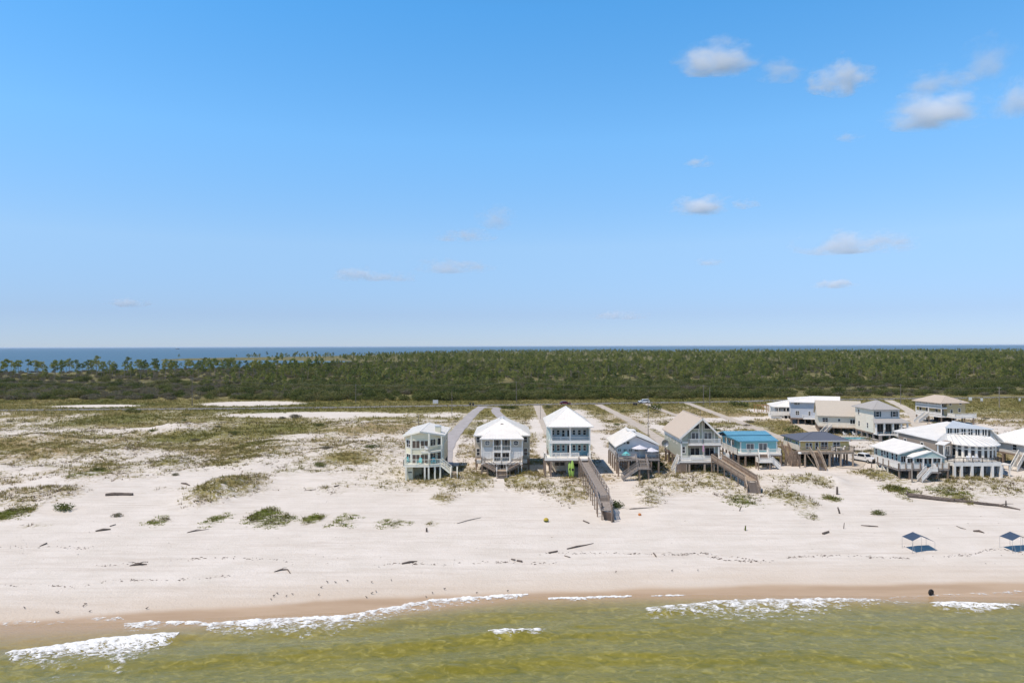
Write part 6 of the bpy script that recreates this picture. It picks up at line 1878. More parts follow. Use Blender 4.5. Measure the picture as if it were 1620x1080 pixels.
def house_p():
    h = House('beach_house', 'ochre two-storey house with white double porches set back near the road', 'house', 1380, 610, 6.75, 740, 217.0, rz=math.radians(-80))
    # local frame is turned: corner nearest the camera at the origin
    zd = h.Z(325); z2 = h.Z(235); ze = h.Z(185)
    A, B = 10.8, 6.6     # left porch side runs along -x, right side along +y
    h.box('wall', 'ochre', -A, 0, 2.0, B + 2, zd, ze)
    h.hip(-A - .8, .8, -.8, B + 2.8, ze, h.Z(104, 5), (-A / 2 - 2.2, (B + 2) / 2), (-A / 2 + 2.2, (B + 2) / 2), 'x', 'shingle_tan', metal=False)
    for z in (zd, z2):
        h.box('porch_floor', 'white', -A, .02, -.02, 2.0, z - .45, z)
        h.railing([(-A, .1, z), (-A / 2, .1, z), (0, .1, z)], 'white', 1.05, .22, bw=.06, solid=.4)
    for x in (-A + .1, -A / 2, -.1): h.box('porch_post', 'white', x - .12, x + .12, 0, .24, zd, ze)
    for x in (-11.4, -8.6, -4.6, -2.2):
        h.win(x, x + .9, zd + .2, zd + 2.1, 2.0, 'f', name='door'); h.win(x, x + .8, z2 + .3, z2 + 1.9, 2.0, 'f')
    for y, z in ((3.2, zd + .9), (6.0, zd + 1.2), (2.8, z2 + .7), (6.4, z2 + .9)): h.win(y, y + .8, z, z + 1.0, 0, 'r', rows=2)
    h.box('side_deck', 'white', .001, 3.2, 2.0, B + 3, zd - .4, zd)
    h.railing([(.1, 2.05, zd), (3.15, 2.05, zd), (3.15, B + 2.9, zd)], 'white', 1.0, .22, solid=.5)
    h.box('floor_frame', 'wood', -A, 0, 2.01, B + 2, zd - .45, zd - .002)
    h.pilings([-A + .2, -A / 2, -.2], [.2, 4, 7.6], zd - .45, 'wood', .3); h.pilings([3.0], [2.3, 5.5, 8.6], zd - .4, 'wood', .28)
    h.box('under_shade_wall', 'dark', -A + 2, -.5, 5, 5.2, -.6, zd - .45)
    h.stair((-A / 2 - .5, -.05, zd), (-A / 2 + .8, -5.0, .05), 1.5, 'white', 'white', solid=.5)
house_p()
# ------------------------------------------------------------------ boardwalks
def boardwalk(label, path, w, mt, wall=0.0, rail_h=1.0, step_from=None, nsteps=9, rail='wood', end_rail=None):
    """path: points (x,y,z) of the walking surface from the house to the sand; the last leg is a stair"""
    P = [Vector(p) for p in path]
    t = tag(empty('boardwalk', (P[0].x, P[0].y, gz(P[0].x, P[0].y))), label, 'boardwalk')
    o = t.location
    Q = [p - o for p in P]
    last = len(Q) - 2
    for i in range(len(Q) - 1):
        a, b = Q[i], Q[i + 1]
        d = b - a; hd = Vector((d.x, d.y, 0)).normalized(); sd = Vector((-hd.y, hd.x, 0)); L = d.length
        stair = i in (step_from or ())
        m = MB()
        for sg in (-1, 1): m.bar(a + sd * sg * (w / 2 - .1) - Vector((0, 0, .18)), b + sd * sg * (w / 2 - .1) - Vector((0, 0, .18)), .08, .26)
        m.build('stringer', M[mt], t)
        n = nsteps if stair and i == last else (5 if stair else int(L / .16))
        pw = (Vector((d.x, d.y, 0)).length / n) * (.88 if not stair else .9)
        if stair:
            tm = MB().hexa([(-w / 2, -pw / 2, -.05), (w / 2, -pw / 2, -.05), (w / 2, pw / 2, -.05), (-w / 2, pw / 2, -.05)], [(-w / 2, -pw / 2, 0), (w / 2, -pw / 2, 0), (w / 2, pw / 2, 0), (-w / 2, pw / 2, 0)]).mesh('tread', M['wood_grey'])
            rz = math.atan2(hd.y, hd.x) - PI / 2
            rm = MB().hexa([(-w / 2, -.02, -.24), (w / 2, -.02, -.24), (w / 2, .02, -.24), (-w / 2, .02, -.24)], [(-w / 2, -.02, -.06), (w / 2, -.02, -.06), (w / 2, .02, -.06), (-w / 2, .02, -.06)]).mesh('riser', M['wood_dark'])
            for k in range(n): inst('riser', rm, t, a + d * ((k + .97) / n), (0, 0, rz))
            for k in range(n): inst('tread', tm, t, a + d * ((k + .5) / n), (0, 0, rz))
        else:
            m = MB()
            for k in range(n):
                c = a + d * ((k + .5) / n) + Vector((0, 0, .006 * math.sin(k * 2.7)))
                u = hd * pw / 2 + Vector((0, 0, d.z / L * pw / 2)); s2 = sd * (w / 2) 
                m.hexa([c - u - s2 - Vector((0, 0, .04)), c + u - s2 - Vector((0, 0, .04)), c + u + s2 - Vector((0, 0, .04)), c - u + s2 - Vector((0, 0, .04))], [c - u - s2, c + u - s2, c + u + s2, c - u + s2])
            m.build('planks', M['wood_tan' if wall else 'wood_grey'], t, kind='stuff')
        for sg in (-1, 1):
            oo = sd * sg * (w / 2 + .04)
            m = MB()
            m.bar(a + oo + Vector((0, 0, rail_h)), b + oo + Vector((0, 0, rail_h)), .14, .06); m.bar(a + oo + Vector((0, 0, rail_h * .5)), b + oo + Vector((0, 0, rail_h * .5)), .05, .14)
            if wall == 0: m.bar(a + oo + Vector((0, 0, .15)), b + oo + Vector((0, 0, .15)), .05, .14)
            m.build('handrail', M[rail], t)
            if wall > 0:
                nb = int(L / .2)
                m = MB()
                for k in range(nb):
                    c = a + d * ((k + .5) / nb) + oo; u = d / nb * .46
                    m.hexa([c - u - sd * .02, c + u - sd * .02, c + u + sd * .02, c - u + sd * .02], [c - u - sd * .02 + Vector((0, 0, wall)), c + u - sd * .02 + Vector((0, 0, wall)), c + u + sd * .02 + Vector((0, 0, wall)), c - u + sd * .02 + Vector((0, 0, wall))])
                m.build('side_boards', M[mt], t, kind='stuff')
            npst = max(1, int(round(L / 2.4)))
            for k in range(npst + (1 if i == last else 0)):
                c = a + d * (k / npst) + oo
                g = gz(o.x + c.x, o.y + c.y) - o.z
                MB().box(c.x - .08, c.x + .08, c.y - .08, c.y + .08, min(g - .6, c.z - .5), c.z + rail_h + .04).build('post', M[mt], t)
    return t
# the long one from the light blue house
def zc_(zx, zy): return (880 + zx / 8.306, 700 + zy / 8.306)
q0 = at_y(*zc_(370, 232), 131.0)
g1 = at(*zc_(605, 690)); 
p_end = at(*zc_(692, 1022)); 
def on_ray(px, py, Y): return at_y(px, py, Y)
pA = on_ray(*zc_(362, 255), 131.1); pB = on_ray(*zc_(612, 690), 106.5); pC = on_ray(*zc_(620, 770), 105.0); pD = on_ray(*zc_(665, 890), 102.6); pE = p_end + Vector((0, 0, .05))
boardwalk('long grey-brown boardwalk with stairs leading from the light blue house to the beach', [pA, pB, pC, pD, pE], 1.75, 'wood', 0.0, 1.0, (1, 3), 9, 'wood_grey')
def ze_(zx, zy): return (1020 + zx / 6.75, 630 + zy / 6.75)
pA = on_ray(*ze_(768, 648), 133.9); pB = on_ray(*ze_(1135, 880), 121.0); pC = at(*ze_(1165, 1010)) + Vector((0, 0, .1))
boardwalk('brown board-sided boardwalk sloping from the tan-roofed house to the dunes', [pA, pB, pC], 2.0, 'wood', .95, 1.0, (1,), 12, 'wood_tan')

# ------------------------------------------------------------------ utility poles and wires
def pole(px, ybase, ytop, label, arm=True, Y=None, mt='pole', r=.15):
    b = at_y(px, ybase, Y) if Y else at(px, ybase)
    z0 = gz(b.x, b.y); top = at_y(px, ytop, b.y).z
    t = tag(empty('utility_pole', (b.x, b.y, z0)), label, 'utility pole', 'utility poles along the road')
    H = top - z0
    MB().cyl((0, 0, -.5), (0, 0, H), r, r * .7, 7).build('shaft', M[mt], t)
    if arm:
        MB().box(-.06, .06, -1.1, 1.1, H - .7, H - .56).build('crossarm', M[mt], t)
        for y in (-1, 0, 1): MB().cyl((0, y, H - .56), (0, y, H - .36), .06, .05, 6).build('insulator', M['steel'], t)
    return Vector((b.x, b.y, top))
tops = [pole(304, 642, 597, 'utility pole standing beside the scrub at the far left of the road'), pole(563, 638, 607, 'utility pole between the left scrub and the sage house drive'),
        pole(817, 637, 603, 'utility pole behind the road between the duplex and light blue house'), pole(1113, 640, 609, 'utility pole beside a shorter twin behind the blue-roofed house'),
        pole(1425, 640, 607, 'utility pole between the shuttered house and the ochre house'), pole(1581, 645, 611, 'utility pole right of the ochre house near the picture edge', True, None, 'driftpale')]
pole(1123, 643, 612, 'shorter utility pole right beside its taller twin', False)
pole(715, 658, 617, 'slim pole beside the grey gravel driveway', False, r=.10)
pole(855, 663, 638, 'slim pole beside the light blue house driveway', False, r=.08)
pole(1025.5, 690, 626, 'tall slim pole between the periwinkle cottage and the driveway', False, Y=168, r=.09)
pole(662, 672, 656, 'short dark post behind the sage house roof', False, r=.12)
pole(1108, 662, 648, 'short slim pole behind the steep tan roof', False, r=.08)
def wires(A):
    m = MB()
    pts = [A[0] + Vector((-75, -8, -1))] + A + [A[-1] + Vector((70, 10, 0))]
    for a, b in zip(pts[:-1], pts[1:]):
        for dy, dz in ((-1, -.4), (0, -.4), (1, -.4), (0, -2.2)):
            prev = None
            for k in range(9):
                u = k / 8; c = a + (b - a) * u + Vector((0, dy, dz - 3.2 * u * (1 - u)))
                if prev is not None: m.cyl(prev, c, .022, .022, 4)
                prev = c
    o = m.build('power_lines', M['pole']); tag(o, 'sagging power lines strung from pole to pole along the road', 'power lines')
wires(tops)

# ------------------------------------------------------------------ vehicles
def paint(name, c): return mat(name, c, .28, .03, spec=.5)
def vehicle(name, label, cat, loc, rz, colr, kind):
    t = tag(empty(name, loc, rz), label, cat)
    W = .92
    if kind == 'pickup':
        prof = [(-2.8, .5), (2.75, .45), (2.85, .75), (2.75, 1.05), (1.5, 1.15), (-2.8, 1.15)]
        cab = [(1.35, 1.14), (.75, 1.82), (-.75, 1.86), (-1.0, 1.14)]; wx = (-1.75, 1.8)
    elif kind == 'suv':
        prof = [(-2.3, .45), (2.3, .4), (2.4, .7), (2.3, .98), (1.2, 1.08), (-2.35, 1.08)]
        cab = [(1.15, 1.07), (.45, 1.72), (-1.9, 1.76), (-2.3, 1.07)]; wx = (-1.4, 1.45)
    else:
        prof = [(-2.2, .4), (2.2, .35), (2.3, .6), (2.2, .82), (1.1, .95), (-2.25, .98)]
        cab = [(1.05, .94), (.3, 1.42), (-1.1, 1.45), (-1.9, .96)]; wx = (-1.35, 1.4)
    m = M[colr]
    MB().hexa([(x, -W, z) for x, z in prof], [(x, W, z) for x, z in prof]).build('body', m, t)
    cz = [(x, z) for x, z in cab]
    MB().hexa([(x, -W + (.06 if z < 1.2 else .18), z) for x, z in cz], [(x, W - (.06 if z < 1.2 else .18), z) for x, z in cz]).build('cab', m, t)
    zb, zt = cz[0][1] + .08, cz[1][1] - .1
    def at_h(p, q, z): u = (z - p[1]) / (q[1] - p[1]); return p[0] + (q[0] - p[0]) * u
    fx0, fx1 = at_h(cz[0], cz[1], zb) + .015, at_h(cz[0], cz[1], zt) + .015
    MB().hexa([(fx0, -.72, zb), (fx0, .72, zb), (fx1, .66, zt), (fx1, -.66, zt)], [(fx0 + .03, -.72, zb), (fx0 + .03, .72, zb), (fx1 + .03, .66, zt), (fx1 + .03, -.66, zt)]).build('windscreen', M['glass'], t)
    rx0, rx1 = at_h(cz[3], cz[2], zb) - .015, at_h(cz[3], cz[2], zt) - .015
    MB().hexa([(rx0, -.7, zb), (rx0, .7, zb), (rx1, .64, zt), (rx1, -.64, zt)], [(rx0 - .03, -.7, zb), (rx0 - .03, .7, zb), (rx1 - .03, .64, zt), (rx1 - .03, -.64, zt)]).build('rear_window', M['glass'], t)
    for sy in (-1, 1):
        y0 = sy * (W - .055); y1 = sy * (W - .17)
        MB().hexa([(rx0 + .2, y0, zb), (fx0 - .15, y0, zb), (fx1 - .12, y1, zt), (rx1 + .15, y1, zt)], [(rx0 + .2, y0 + sy * .03, zb), (fx0 - .15, y0 + sy * .03, zb), (fx1 - .12, y1 + sy * .03, zt), (rx1 + .15, y1 + sy * .03, zt)]).build('side_window', M['glass'], t)
        for x in wx:
            w = MB().cyl((x, sy * (W - .2), .37), (x, sy * (W + .03), .37), .37, .37, 14).build('tyre', M['tyre'], t)
            MB().cyl((x, sy * (W + .01), .37), (x, sy * (W + .05), .37), .22, .2, 10).build('rim', M['steel'], w)
        MB().box(prof[2][0] - .06, prof[2][0] + .03, sy * .62 - .2, sy * .62 + .2, prof[2][1] - .02, prof[2][1] + .18).build('headlight', M['glass_pale'], t)
        MB().box(cz[0][0] - .25, cz[0][0] - .05, sy * (W + .02), sy * (W + .22), zb, zb + .18).build('mirror', m, t)
    MB().box(prof[2][0] - .05, prof[2][0] + .025, -.4, .4, prof[2][1] - .15, prof[2][1] + .17).build('grille', M['iron'], t)
    MB().box(prof[1][0] - .05, prof[1][0] + .12, -.85, .85, prof[1][1] - .02, prof[1][1] + .2).build('bumper', M['iron'], t)
    if kind == 'pickup':
        MB().box(-2.72, -1.1, -.78, .78, 1.151, 1.17).build('bed_cover', M['dark'], t)
    return t
M['car_white'] = paint('white_car_paint', (.75, .75, .76)); M['car_red'] = paint('dark_red_car_paint', (.16, .015, .03))
p = at(1366, 730); vehicle('pickup_truck', 'white pickup truck parked on the sand beside the yellow house', 'pickup truck', p, math.radians(-66), 'car_white', 'pickup')
p = at(894, 640); p.z = gz(p.x, p.y) + .1; vehicle('car', 'dark red car on the road above the light blue house', 'car', p, math.radians(8), 'car_red', 'car')
p = at(1018.5, 638); p.z = gz(p.x, p.y) + .1; vehicle('car', 'white sport utility car on the road left of the tan roof', 'car', p, math.radians(186), 'car_white', 'suv')

# ------------------------------------------------------------------ beach canopies
def canopy(dx, label):
    zg = 1.75
    def cp(px, py, z):
        v = at_z(px, py, z); return Vector((v.x, v.y, v.z))
    he, hr = zg + 1.55, zg + 2.0
    L = cp(1427, 836.5, he); Fc = cp(1443.5, 843.5, he); Bk = cp(1444, 829.5, hr); Rr = cp(1457.5, 836.3, hr)
    E3 = cp(1479, 845.3, zg + 1.15); E4 = E3 + (Bk - Rr)
    cen = (L + Fc + Bk + Rr) / 4; g = gz(cen.x + dx, cen.y)
    t = tag(empty('beach_canopy', (cen.x + dx, cen.y, g)), label, 'canopy', 'navy shade canopies on the beach')
    o = Vector((cen.x, cen.y, zg))
    P = [v - o for v in (L, Fc, Rr, Bk, E3, E4)]
    m = MB()
    n = 6
    def quad(a, b, c, d, sag):
        V = []; F = []
        for i in range(n + 1):
            for j in range(n + 1):
                u, v = i / n, j / n
                V.append(a * (1 - u) * (1 - v) + b * u * (1 - v) + c * u * v + d * (1 - u) * v - Vector((0, 0, sag * 16 * u * (1 - u) * v * (1 - v))))
        for i in range(n):
            for j in range(n): F.append((i * (n + 1) + j, (i + 1) * (n + 1) + j, (i + 1) * (n + 1) + j + 1, i * (n + 1) + j + 1))
        m.slab(V, F, .02)
    quad(P[0], P[1], P[2], P[3], .06); quad(P[3], P[2], P[4], P[5], .05)
    m.build('cloth', M['navy_cloth'], t)
    for i in (0, 1, 2, 3, 4, 5):
        a = P[i]
        gg = gz(t.location.x + a.x, t.location.y + a.y) - t.location.z
        MB().cyl((a.x, a.y, gg - .1), (a.x, a.y, a.z + .02), .022, .018, 6).build('pole', M['steel'], t)
    for i, d in ((0, (-.9, .1)), (1, (-.1, -.9)), (4, (.9, -.3))):
        a = P[i]; gg = gz(t.location.x + a.x + d[0], t.location.y + a.y + d[1]) - t.location.z
        MB().cyl((a.x, a.y, a.z), (a.x + d[0], a.y + d[1], gg), .008, .008, 4).build('guy_rope', M['white'], t)
    MB().bar(P[3], P[2], .04).build('ridge_pole', M['steel'], t)
    return t
canopy(0, 'navy shade canopy on the open sand below the driftwood tree trunk')
dxw = at_z(1586, 838, 3.2).x - at_z(1427, 836.5, 3.2).x
canopy(dxw, 'navy shade canopy cut by the right edge of the picture')

# ------------------------------------------------------------------ driftwood, stumps, floats, tyre
def log(name, label, pts, rad, mt='driftwood', cat='driftwood', group=None, branches=()):
    """pts: photograph points along the log"""
    W = [at(a, b) for a, b in pts]
    c = W[0]
    t = tag(empty(name, c), label, cat, group)
    Q = [w - c + Vector((0, 0, r * .7 + .05 * (i % 2))) for i, (w, r) in enumerate(zip(W, rad))]
    MB().tube(Q, rad, 8).build('trunk', M[mt], t, smooth=False)
    for (i, d, r) in branches:
        MB().tube([Q[i], Q[i] + Vector(d) * .5 + Vector((0, 0, .1)), Q[i] + Vector(d)], [r, r * .7, r * .3], 6).build('branch', M[mt], t)
    return t
log('fallen_driftwood_tree', 'long grey driftwood tree trunk lying on the sand at the right', [(1438, 786), (1452, 787.5), (1475, 790), (1510, 793.5), (1545, 797), (1580, 800.5), (1614, 806.5)], [.42, .38, .34, .30, .25, .2, .1], 'driftwood', 'driftwood', None,
    [(0, (-.3, .4, .9), .16), (0, (-.8, .1, .3), .18), (0, (-.5, -.5, -.1), .15), (1, (1.5, -.5, -.25), .14), (5, (2.6, .4, .1), .1), (3, (3.0, 1.1, .1), .13)])
log('driftwood_log', 'thick dark driftwood beam lying left of the grassy hillock', [(167, 784), (180, 783.2), (195, 783), (210, 783.3)], [.24, .27, .26, .22], branches=[(1, (.8, -.3, -.1), .1)])
log('driftwood_log', 'dark driftwood log alone on the sand low at the left', [(151, 840.5), (163, 839), (175, 837.5)], [.10, .16, .09])
log('driftwood_stick', 'short driftwood stick above the dark log at the left', [(174, 832.5), (183, 830)], [.08, .06])
log('driftwood_stick', 'small curved driftwood piece right of the thick beam', [(287, 765), (294, 766), (300, 768)], [.14, .17, .10])
log('driftwood_branch', 'thin forked driftwood branch below the grassy hillock', [(296, 842.5), (306, 840.5), (318, 838.5), (331, 837)], [.05, .08, .05, .02], branches=[(1, (.8, .5, .1), .04)])
log('driftwood_stick', 'dark stick on the sand nearest the left edge', [(63, 864), (74, 860)], [.05, .09])
log('driftwood_branch', 'dark matted branch in the wrack line at the lower left', [(205, 895), (218, 893.5), (232, 893)], [.05, .16, .06], branches=[(1, (1.0, .5, .1), .07), (1, (-1.5, .6, .05), .05), (1, (.8, -.3, .1), .06)])
log('driftwood_branch', 'twisted dark branch near the birds on the lower beach', [(434, 904.5), (444, 902), (455, 901), (459, 907)], [.05, .09, .07, .05], branches=[(1, (.6, .4, .1), .05)])
log('driftwood_log', 'dark tapering branch in the wrack line below the sage house', [(636, 892), (648, 890), (660, 887.5)], [.10, .12, .04])
log('driftwood_log', 'stubby dark log in the wrack line below the duplex', [(818, 887.5), (826, 889)], [.13, .11])
log('driftwood_stick', 'small dark chunk beside the stubby log in the wrack line', [(809, 885), (815, 886.5)], [.10, .09])
log('driftwood_log', 'long pointed driftwood spar sloping up toward the boardwalk', [(897, 868.5), (912, 865.5), (928, 862), (939, 859.5)], [.08, .11, .07, .03])
log('driftwood_log', 'short dark log left of the pointed spar', [(868, 875), (882, 872.5)], [.11, .09])
log('driftwood_stick', 'short dark stick by the foot of the long boardwalk', [(923, 824), (932, 828)], [.11, .08])
log('driftwood_spar', 'long thin pale spar on the open sand below the duplex', [(723, 828), (742, 823), (761, 818.5)], [.05, .06, .04], 'driftpale')
log('driftwood_plank', 'thin dark plank lying left of the nearer canopy', [(1362, 831), (1376, 832.5), (1389, 833)], [.06, .08, .07])
log('driftwood_log', 'dark curved log right of the nearer canopy', [(1540, 840.5), (1549, 841), (1557, 843)], [.12, .15, .07])
log('driftwood_stick', 'pale half-buried stick between the canopies', [(1513, 832), (1520, 835.5), (1528, 837)], [.06, .07, .05], 'driftpale')
log('driftwood_log', 'dark slanted wood block on the sand before the yellow house stairs', [(1302, 845), (1311, 842)], [.17, .13])
log('driftwood_branch', 'long grey branch right of the long boardwalk foot', [(996, 805.5), (1012, 804.5), (1034, 802.5)], [.07, .09, .05], 'driftpale', branches=[(1, (-2.2, -.5, -.05), .05)])
log('driftwood_stick', 'small stick in the wrack line below the pointed spar', [(893, 879), (902, 882)], [.06, .05])
log('driftwood_stick', 'dark forked stick in the wrack line below the tan-roofed house', [(1034, 875), (1038, 881)], [.08, .07])
log('driftwood_stick', 'thin dark branch lying on the dune sand left of the sage house', [(481, 776), (500, 774.5)], [.05, .05])
log('driftwood_stick', 'small dark lump of wood left of the sage house dune', [(529, 770), (536, 768)], [.14, .08])

def stump(label, px, yb, yt, r, lean=(0, 0), name='post_stump', mt='driftwood', cat='post'):
    b = at(px, yb); H = at_y(px, yt, b.y).z - b.z
    t = tag(empty(name, b), label, cat)
    MB().tube([Vector((0, 0, -.3)), Vector((lean[0] * .5, lean[1] * .5, H * .5)), Vector((lean[0], lean[1], H))], [r, r * .9, r * .7], 7).build('shaft', M[mt], t)
    MB().tube([Vector((lean[0] * .9, lean[1] * .9, H * .95)), Vector((lean[0], lean[1], H + .03))], [r * .75, r * .72], 7).build('end_grain', M['driftpale'], t)
    return t
stump('dark post stump alone on the sand below the sage house', 675, 841, 834.5, .15)
stump('leaning dark stick standing on the sand below the brown boardwalk', 1169, 808, 800, .09, (.45, 0))
stump('dark tree stump at the edge of the dune right of the yellow house path', 1324.5, 782, 769.5, .2)
stump('leaning grey stump on the sand below the dark tree stump', 1329, 812, 802, .14, (-.35, 0))
stump('thin grey stake standing left of the nearer canopy', 1334.5, 836, 826.5, .06, (.12, 0))
stump('grey post standing behind the driftwood tree trunk', 1591.5, 800, 791.5, .12)
stump('short post beside the sandy track right of the white pickup', 1379, 740, 730, .1)
t = stump('greenish bottle-shaped marker standing on the sand below the brown boardwalk', 1179, 839, 831, .11, (.05, 0), 'beach_marker', 'vine', 'marker')

def ball(name, label, px, py, r, mts, cat, squash=.85):
    b = at(px, py)
    t = tag(empty(name, b), label, cat)
    for part, mt, z0, z1 in mts:
        m = MB(); rings = []
        for i in range(7):
            a = -PI / 2 + PI * (z0 + (z1 - z0) * i / 6)
            rings.append([(r * max(.02, math.cos(a)) * math.cos(2 * PI * j / 12), r * max(.02, math.cos(a)) * math.sin(2 * PI * j / 12), r * squash * (1 + math.sin(a)) - .05) for j in range(12)])
        for a, c in zip(rings[:-1], rings[1:]): m.hexa(a, c)
        m.build(part, mt, t)
    return t
yel = mat('faded_yellow_float', (.50, .38, .05), .7, .2, 3); org = mat('orange_float', (.55, .20, .05), .6, .15, 3); grn = mat('algae_green', (.14, .15, .03), .9, .2, 3)
ball('float_buoy', 'round yellow float with green growth on the open sand', 864, 825, .38, (('lower_half', grn, 0, .5), ('upper_half', yel, .5, 1)), 'buoy')
ball('float_buoy', 'small orange float on the sand right of the long boardwalk', 1012, 815, .24, (('lower_half', org, 0, .5), ('upper_half', org, .5, 1)), 'buoy')
# tyre at the water's edge
b = at(1473, 941)
t = tag(empty('old_tyre', (b.x, b.y, max(b.z, 0) + .02), .4), 'black tyre half sunk at the edge of the water', 'tyre')
m = MB(); R0, r0 = .25, .11
rr = [[((R0 + r0 * math.cos(b2)) * math.cos(a), r0 * 1.2 * math.sin(b2), (R0 + r0 * math.cos(b2)) * math.sin(a) + .28) for b2 in [2 * PI * j / 8 for j in range(8)]] for a in [2 * PI * i / 18 for i in range(19)]]
for a, c in zip(rr[:-1], rr[1:]): m.hexa(a, c)
m.build('tread', M['tyre'], t); MB().cyl((0, -.1, .28), (0, .1, .28), .16, .16, 14).build('hub', M['iron'], t)

# wrack line: bits of weed and bark, beyond counting
def wrack():
    r = np.random.default_rng(33)
    lines = [[(0, 922), (60, 920), (120, 922), (175, 914), (260, 912), (330, 910), (380, 905)], [(165, 893), (250, 886), (330, 881), (430, 883), (470, 889)], [(600, 889), (640, 888), (700, 889), (760, 886), (800, 884), (830, 886), (880, 886)],
             [(860, 872), (910, 872), (960, 872), (1010, 873), (1060, 874), (1110, 872), (1160, 877), (1200, 883)], [(1250, 878), (1290, 876), (1340, 876), (1400, 878), (1440, 879)], [(1500, 876), (1540, 874), (1560, 868), (1590, 867), (1620, 872)], [(20, 866), (150, 868)],
             [(1130, 878), (1160, 882), (1200, 884)]]
    wgt = [70, 60, 70, 130, 80, 55, 25, 45]
    V = []; F = []; n0 = 0
    def bit(x, y, sx, sy, a):
        nonlocal n0
        z = gz(x, y); ca, sa = math.cos(a), math.sin(a)
        k = 5; h = .02 + .05 * r.random()
        ring = []
        for i in range(k):
            t_ = 2 * PI * i / k; u, v = sx * math.cos(t_) * (.6 + .6 * r.random()), sy * math.sin(t_) * (.6 + .6 * r.random())
            ring.append((x + u * ca - v * sa, y + u * sa + v * ca))
        V.extend([(p[0], p[1], z - .01) for p in ring]); V.append((x, y, z + h + .02))
        for i in range(k): F.append((n0 + i, n0 + (i + 1) % k, n0 + k))
        n0 += k + 1
    for ln, w in zip(lines, wgt):
        xs = [p[0] for p in ln]; ys = [p[1] for p in ln]
        cl = r.random(12) * (xs[-1] - xs[0]) + xs[0]
        for i in range(int(w * 1.3)):
            px = r.choice(cl) + r.normal() * 10 if r.random() < .6 else xs[0] + r.random() * (xs[-1] - xs[0])
            py = np.interp(px, xs, ys) + r.normal() * .9
            p = at_z(px, py, 1.0); s = .04 + .16 * r.random() ** 3
            bit(p.x, p.y, s * 1.8, s * .6, r.normal() * .3)
    for i in range(260):     # scattered single bits over the beach
        px, py = r.random() * 1620, 790 + 110 * r.random()
        p = at(px, py); s = .02 + .07 * r.random() ** 3
        bit(p.x, p.y, s * 1.6, s * .8, r.random() * 6)
    me = npmesh('beach_debris', np.array(V), np.array(F), [M['driftwood']])
    tag(inst('beach_debris', me), 'dark bits of weed and bark along the wrack lines', 'debris', kind='stuff')
wrack()

# shorebirds
def bird_mesh():
    body = MB(); rings = []
    for i in range(7):
        u = i / 6; rr_ = .085 * math.sin(PI * min(max(u, .05), .97)) ** .8
        rings.append([(u * .34 - .17, rr_ * math.cos(2 * PI * j / 7), .2 + .04 * u + rr_ * math.sin(2 * PI * j / 7)) for j in range(7)])
    for a, c in zip(rings[:-1], rings[1:]): body.hexa(a, c)
    head = MB(); head.cyl((.13, 0, .25), (.18, 0, .33), .05, .045, 7).cyl((.16, 0, .33), (.2, 0, .36), .055, .03, 7)
    beak = MB().cyl((.2, 0, .345), (.30, 0, .325), .014, .004, 5)
    leg = MB().cyl((0, .03, 0), (0, .03, .16), .01, .01, 4).cyl((0, -.03, 0), (0, -.03, .16), .01, .01, 4)
    g = mat('grey_brown_feathers', (.14, .12, .105), .9, .2, 8); d = M['tyre']
    return body.mesh('body', g), head.mesh('head', g), beak.mesh('beak', d), leg.mesh('legs', d)
BM = bird_mesh()
birds = [(39, 962), (92, 968.5), (90, 969.5), (132, 959), (136, 956), (142, 967.5), (232, 963), (429, 948), (433, 943), (439, 939), (453, 943), (463, 940), (504, 941), (508, 929.5), (518, 921), (531, 921.5),
         (550, 919), (580, 945), (588, 939), (588, 921), (595, 936), (619, 918), (674, 944), (684, 938), (703, 932), (754, 938), (803, 935), (974, 905), (1063, 903), (1104, 902)]
for i, (a, b_) in enumerate(birds):
    q = at(a, b_ + .7)
    t = tag(empty('shorebird', q, rng.random() * 6.28), 'small grey-brown shorebird standing on the sand above the waterline', 'bird', 'shorebirds on the lower beach')
    s = .58 + .16 * rng.random(); t.scale = (s, s, s)
    for nm, me in zip(('body', 'head', 'beak', 'legs'), BM): inst(nm, me, t)

# ------------------------------------------------------------------ odds and ends by the road
def sign(px, yb, w, hgt, label, mt='white', name='road_sign'):
    b = at(px, yb); t = tag(empty(name, b), label, 'sign')
    for sx in (-1, 1): MB().box(sx * w * .4 - .06, sx * w * .4 + .06, -.06, .06, -.3, hgt).build('post', M['wood_grey'], t)
    MB().box(-w / 2, w / 2, -.11, -.062, hgt * .35, hgt).build('board', M[mt], t)
sign(689, 641, 2.2, 2.3, 'pale blank-looking board beside the road left of the gravel drive', 'palegrey')
sign(1535, 636, 1.4, 2.2, 'white board on posts beyond the ochre house')
sign(1553, 636.5, 1.0, 1.9, 'small white board right of the white board on posts')
sign(1613, 636, .8, 1.8, 'small white board at the far right picture edge')
def bins(px, yb, label):
    b = at(px, yb); t = tag(empty('rubbish_bin', b), label, 'bin', 'bins by the driveway')
    MB().hexa([(-.3, -.35, .05), (.3, -.35, .05), (.3, .35, .05), (-.3, .35, .05)], [(-.38, -.42, 1.05), (.38, -.42, 1.05), (.38, .42, 1.05), (-.38, .42, 1.05)]).build('body', M['dark'], t)
    MB().box(-.4, .4, -.45, .45, 1.06, 1.14).build('lid', M['iron'], t)
for px, lb in ((744, 'dark bin left of its twin by the gravel driveway mouth'), (748.5, 'dark bin right of its twin by the gravel driveway mouth'), (1003, 'dark bin left of its twin near the white car on the road'), (1006.5, 'dark bin right of its twin near the white car on the road')): bins(px, 641.5, lb)
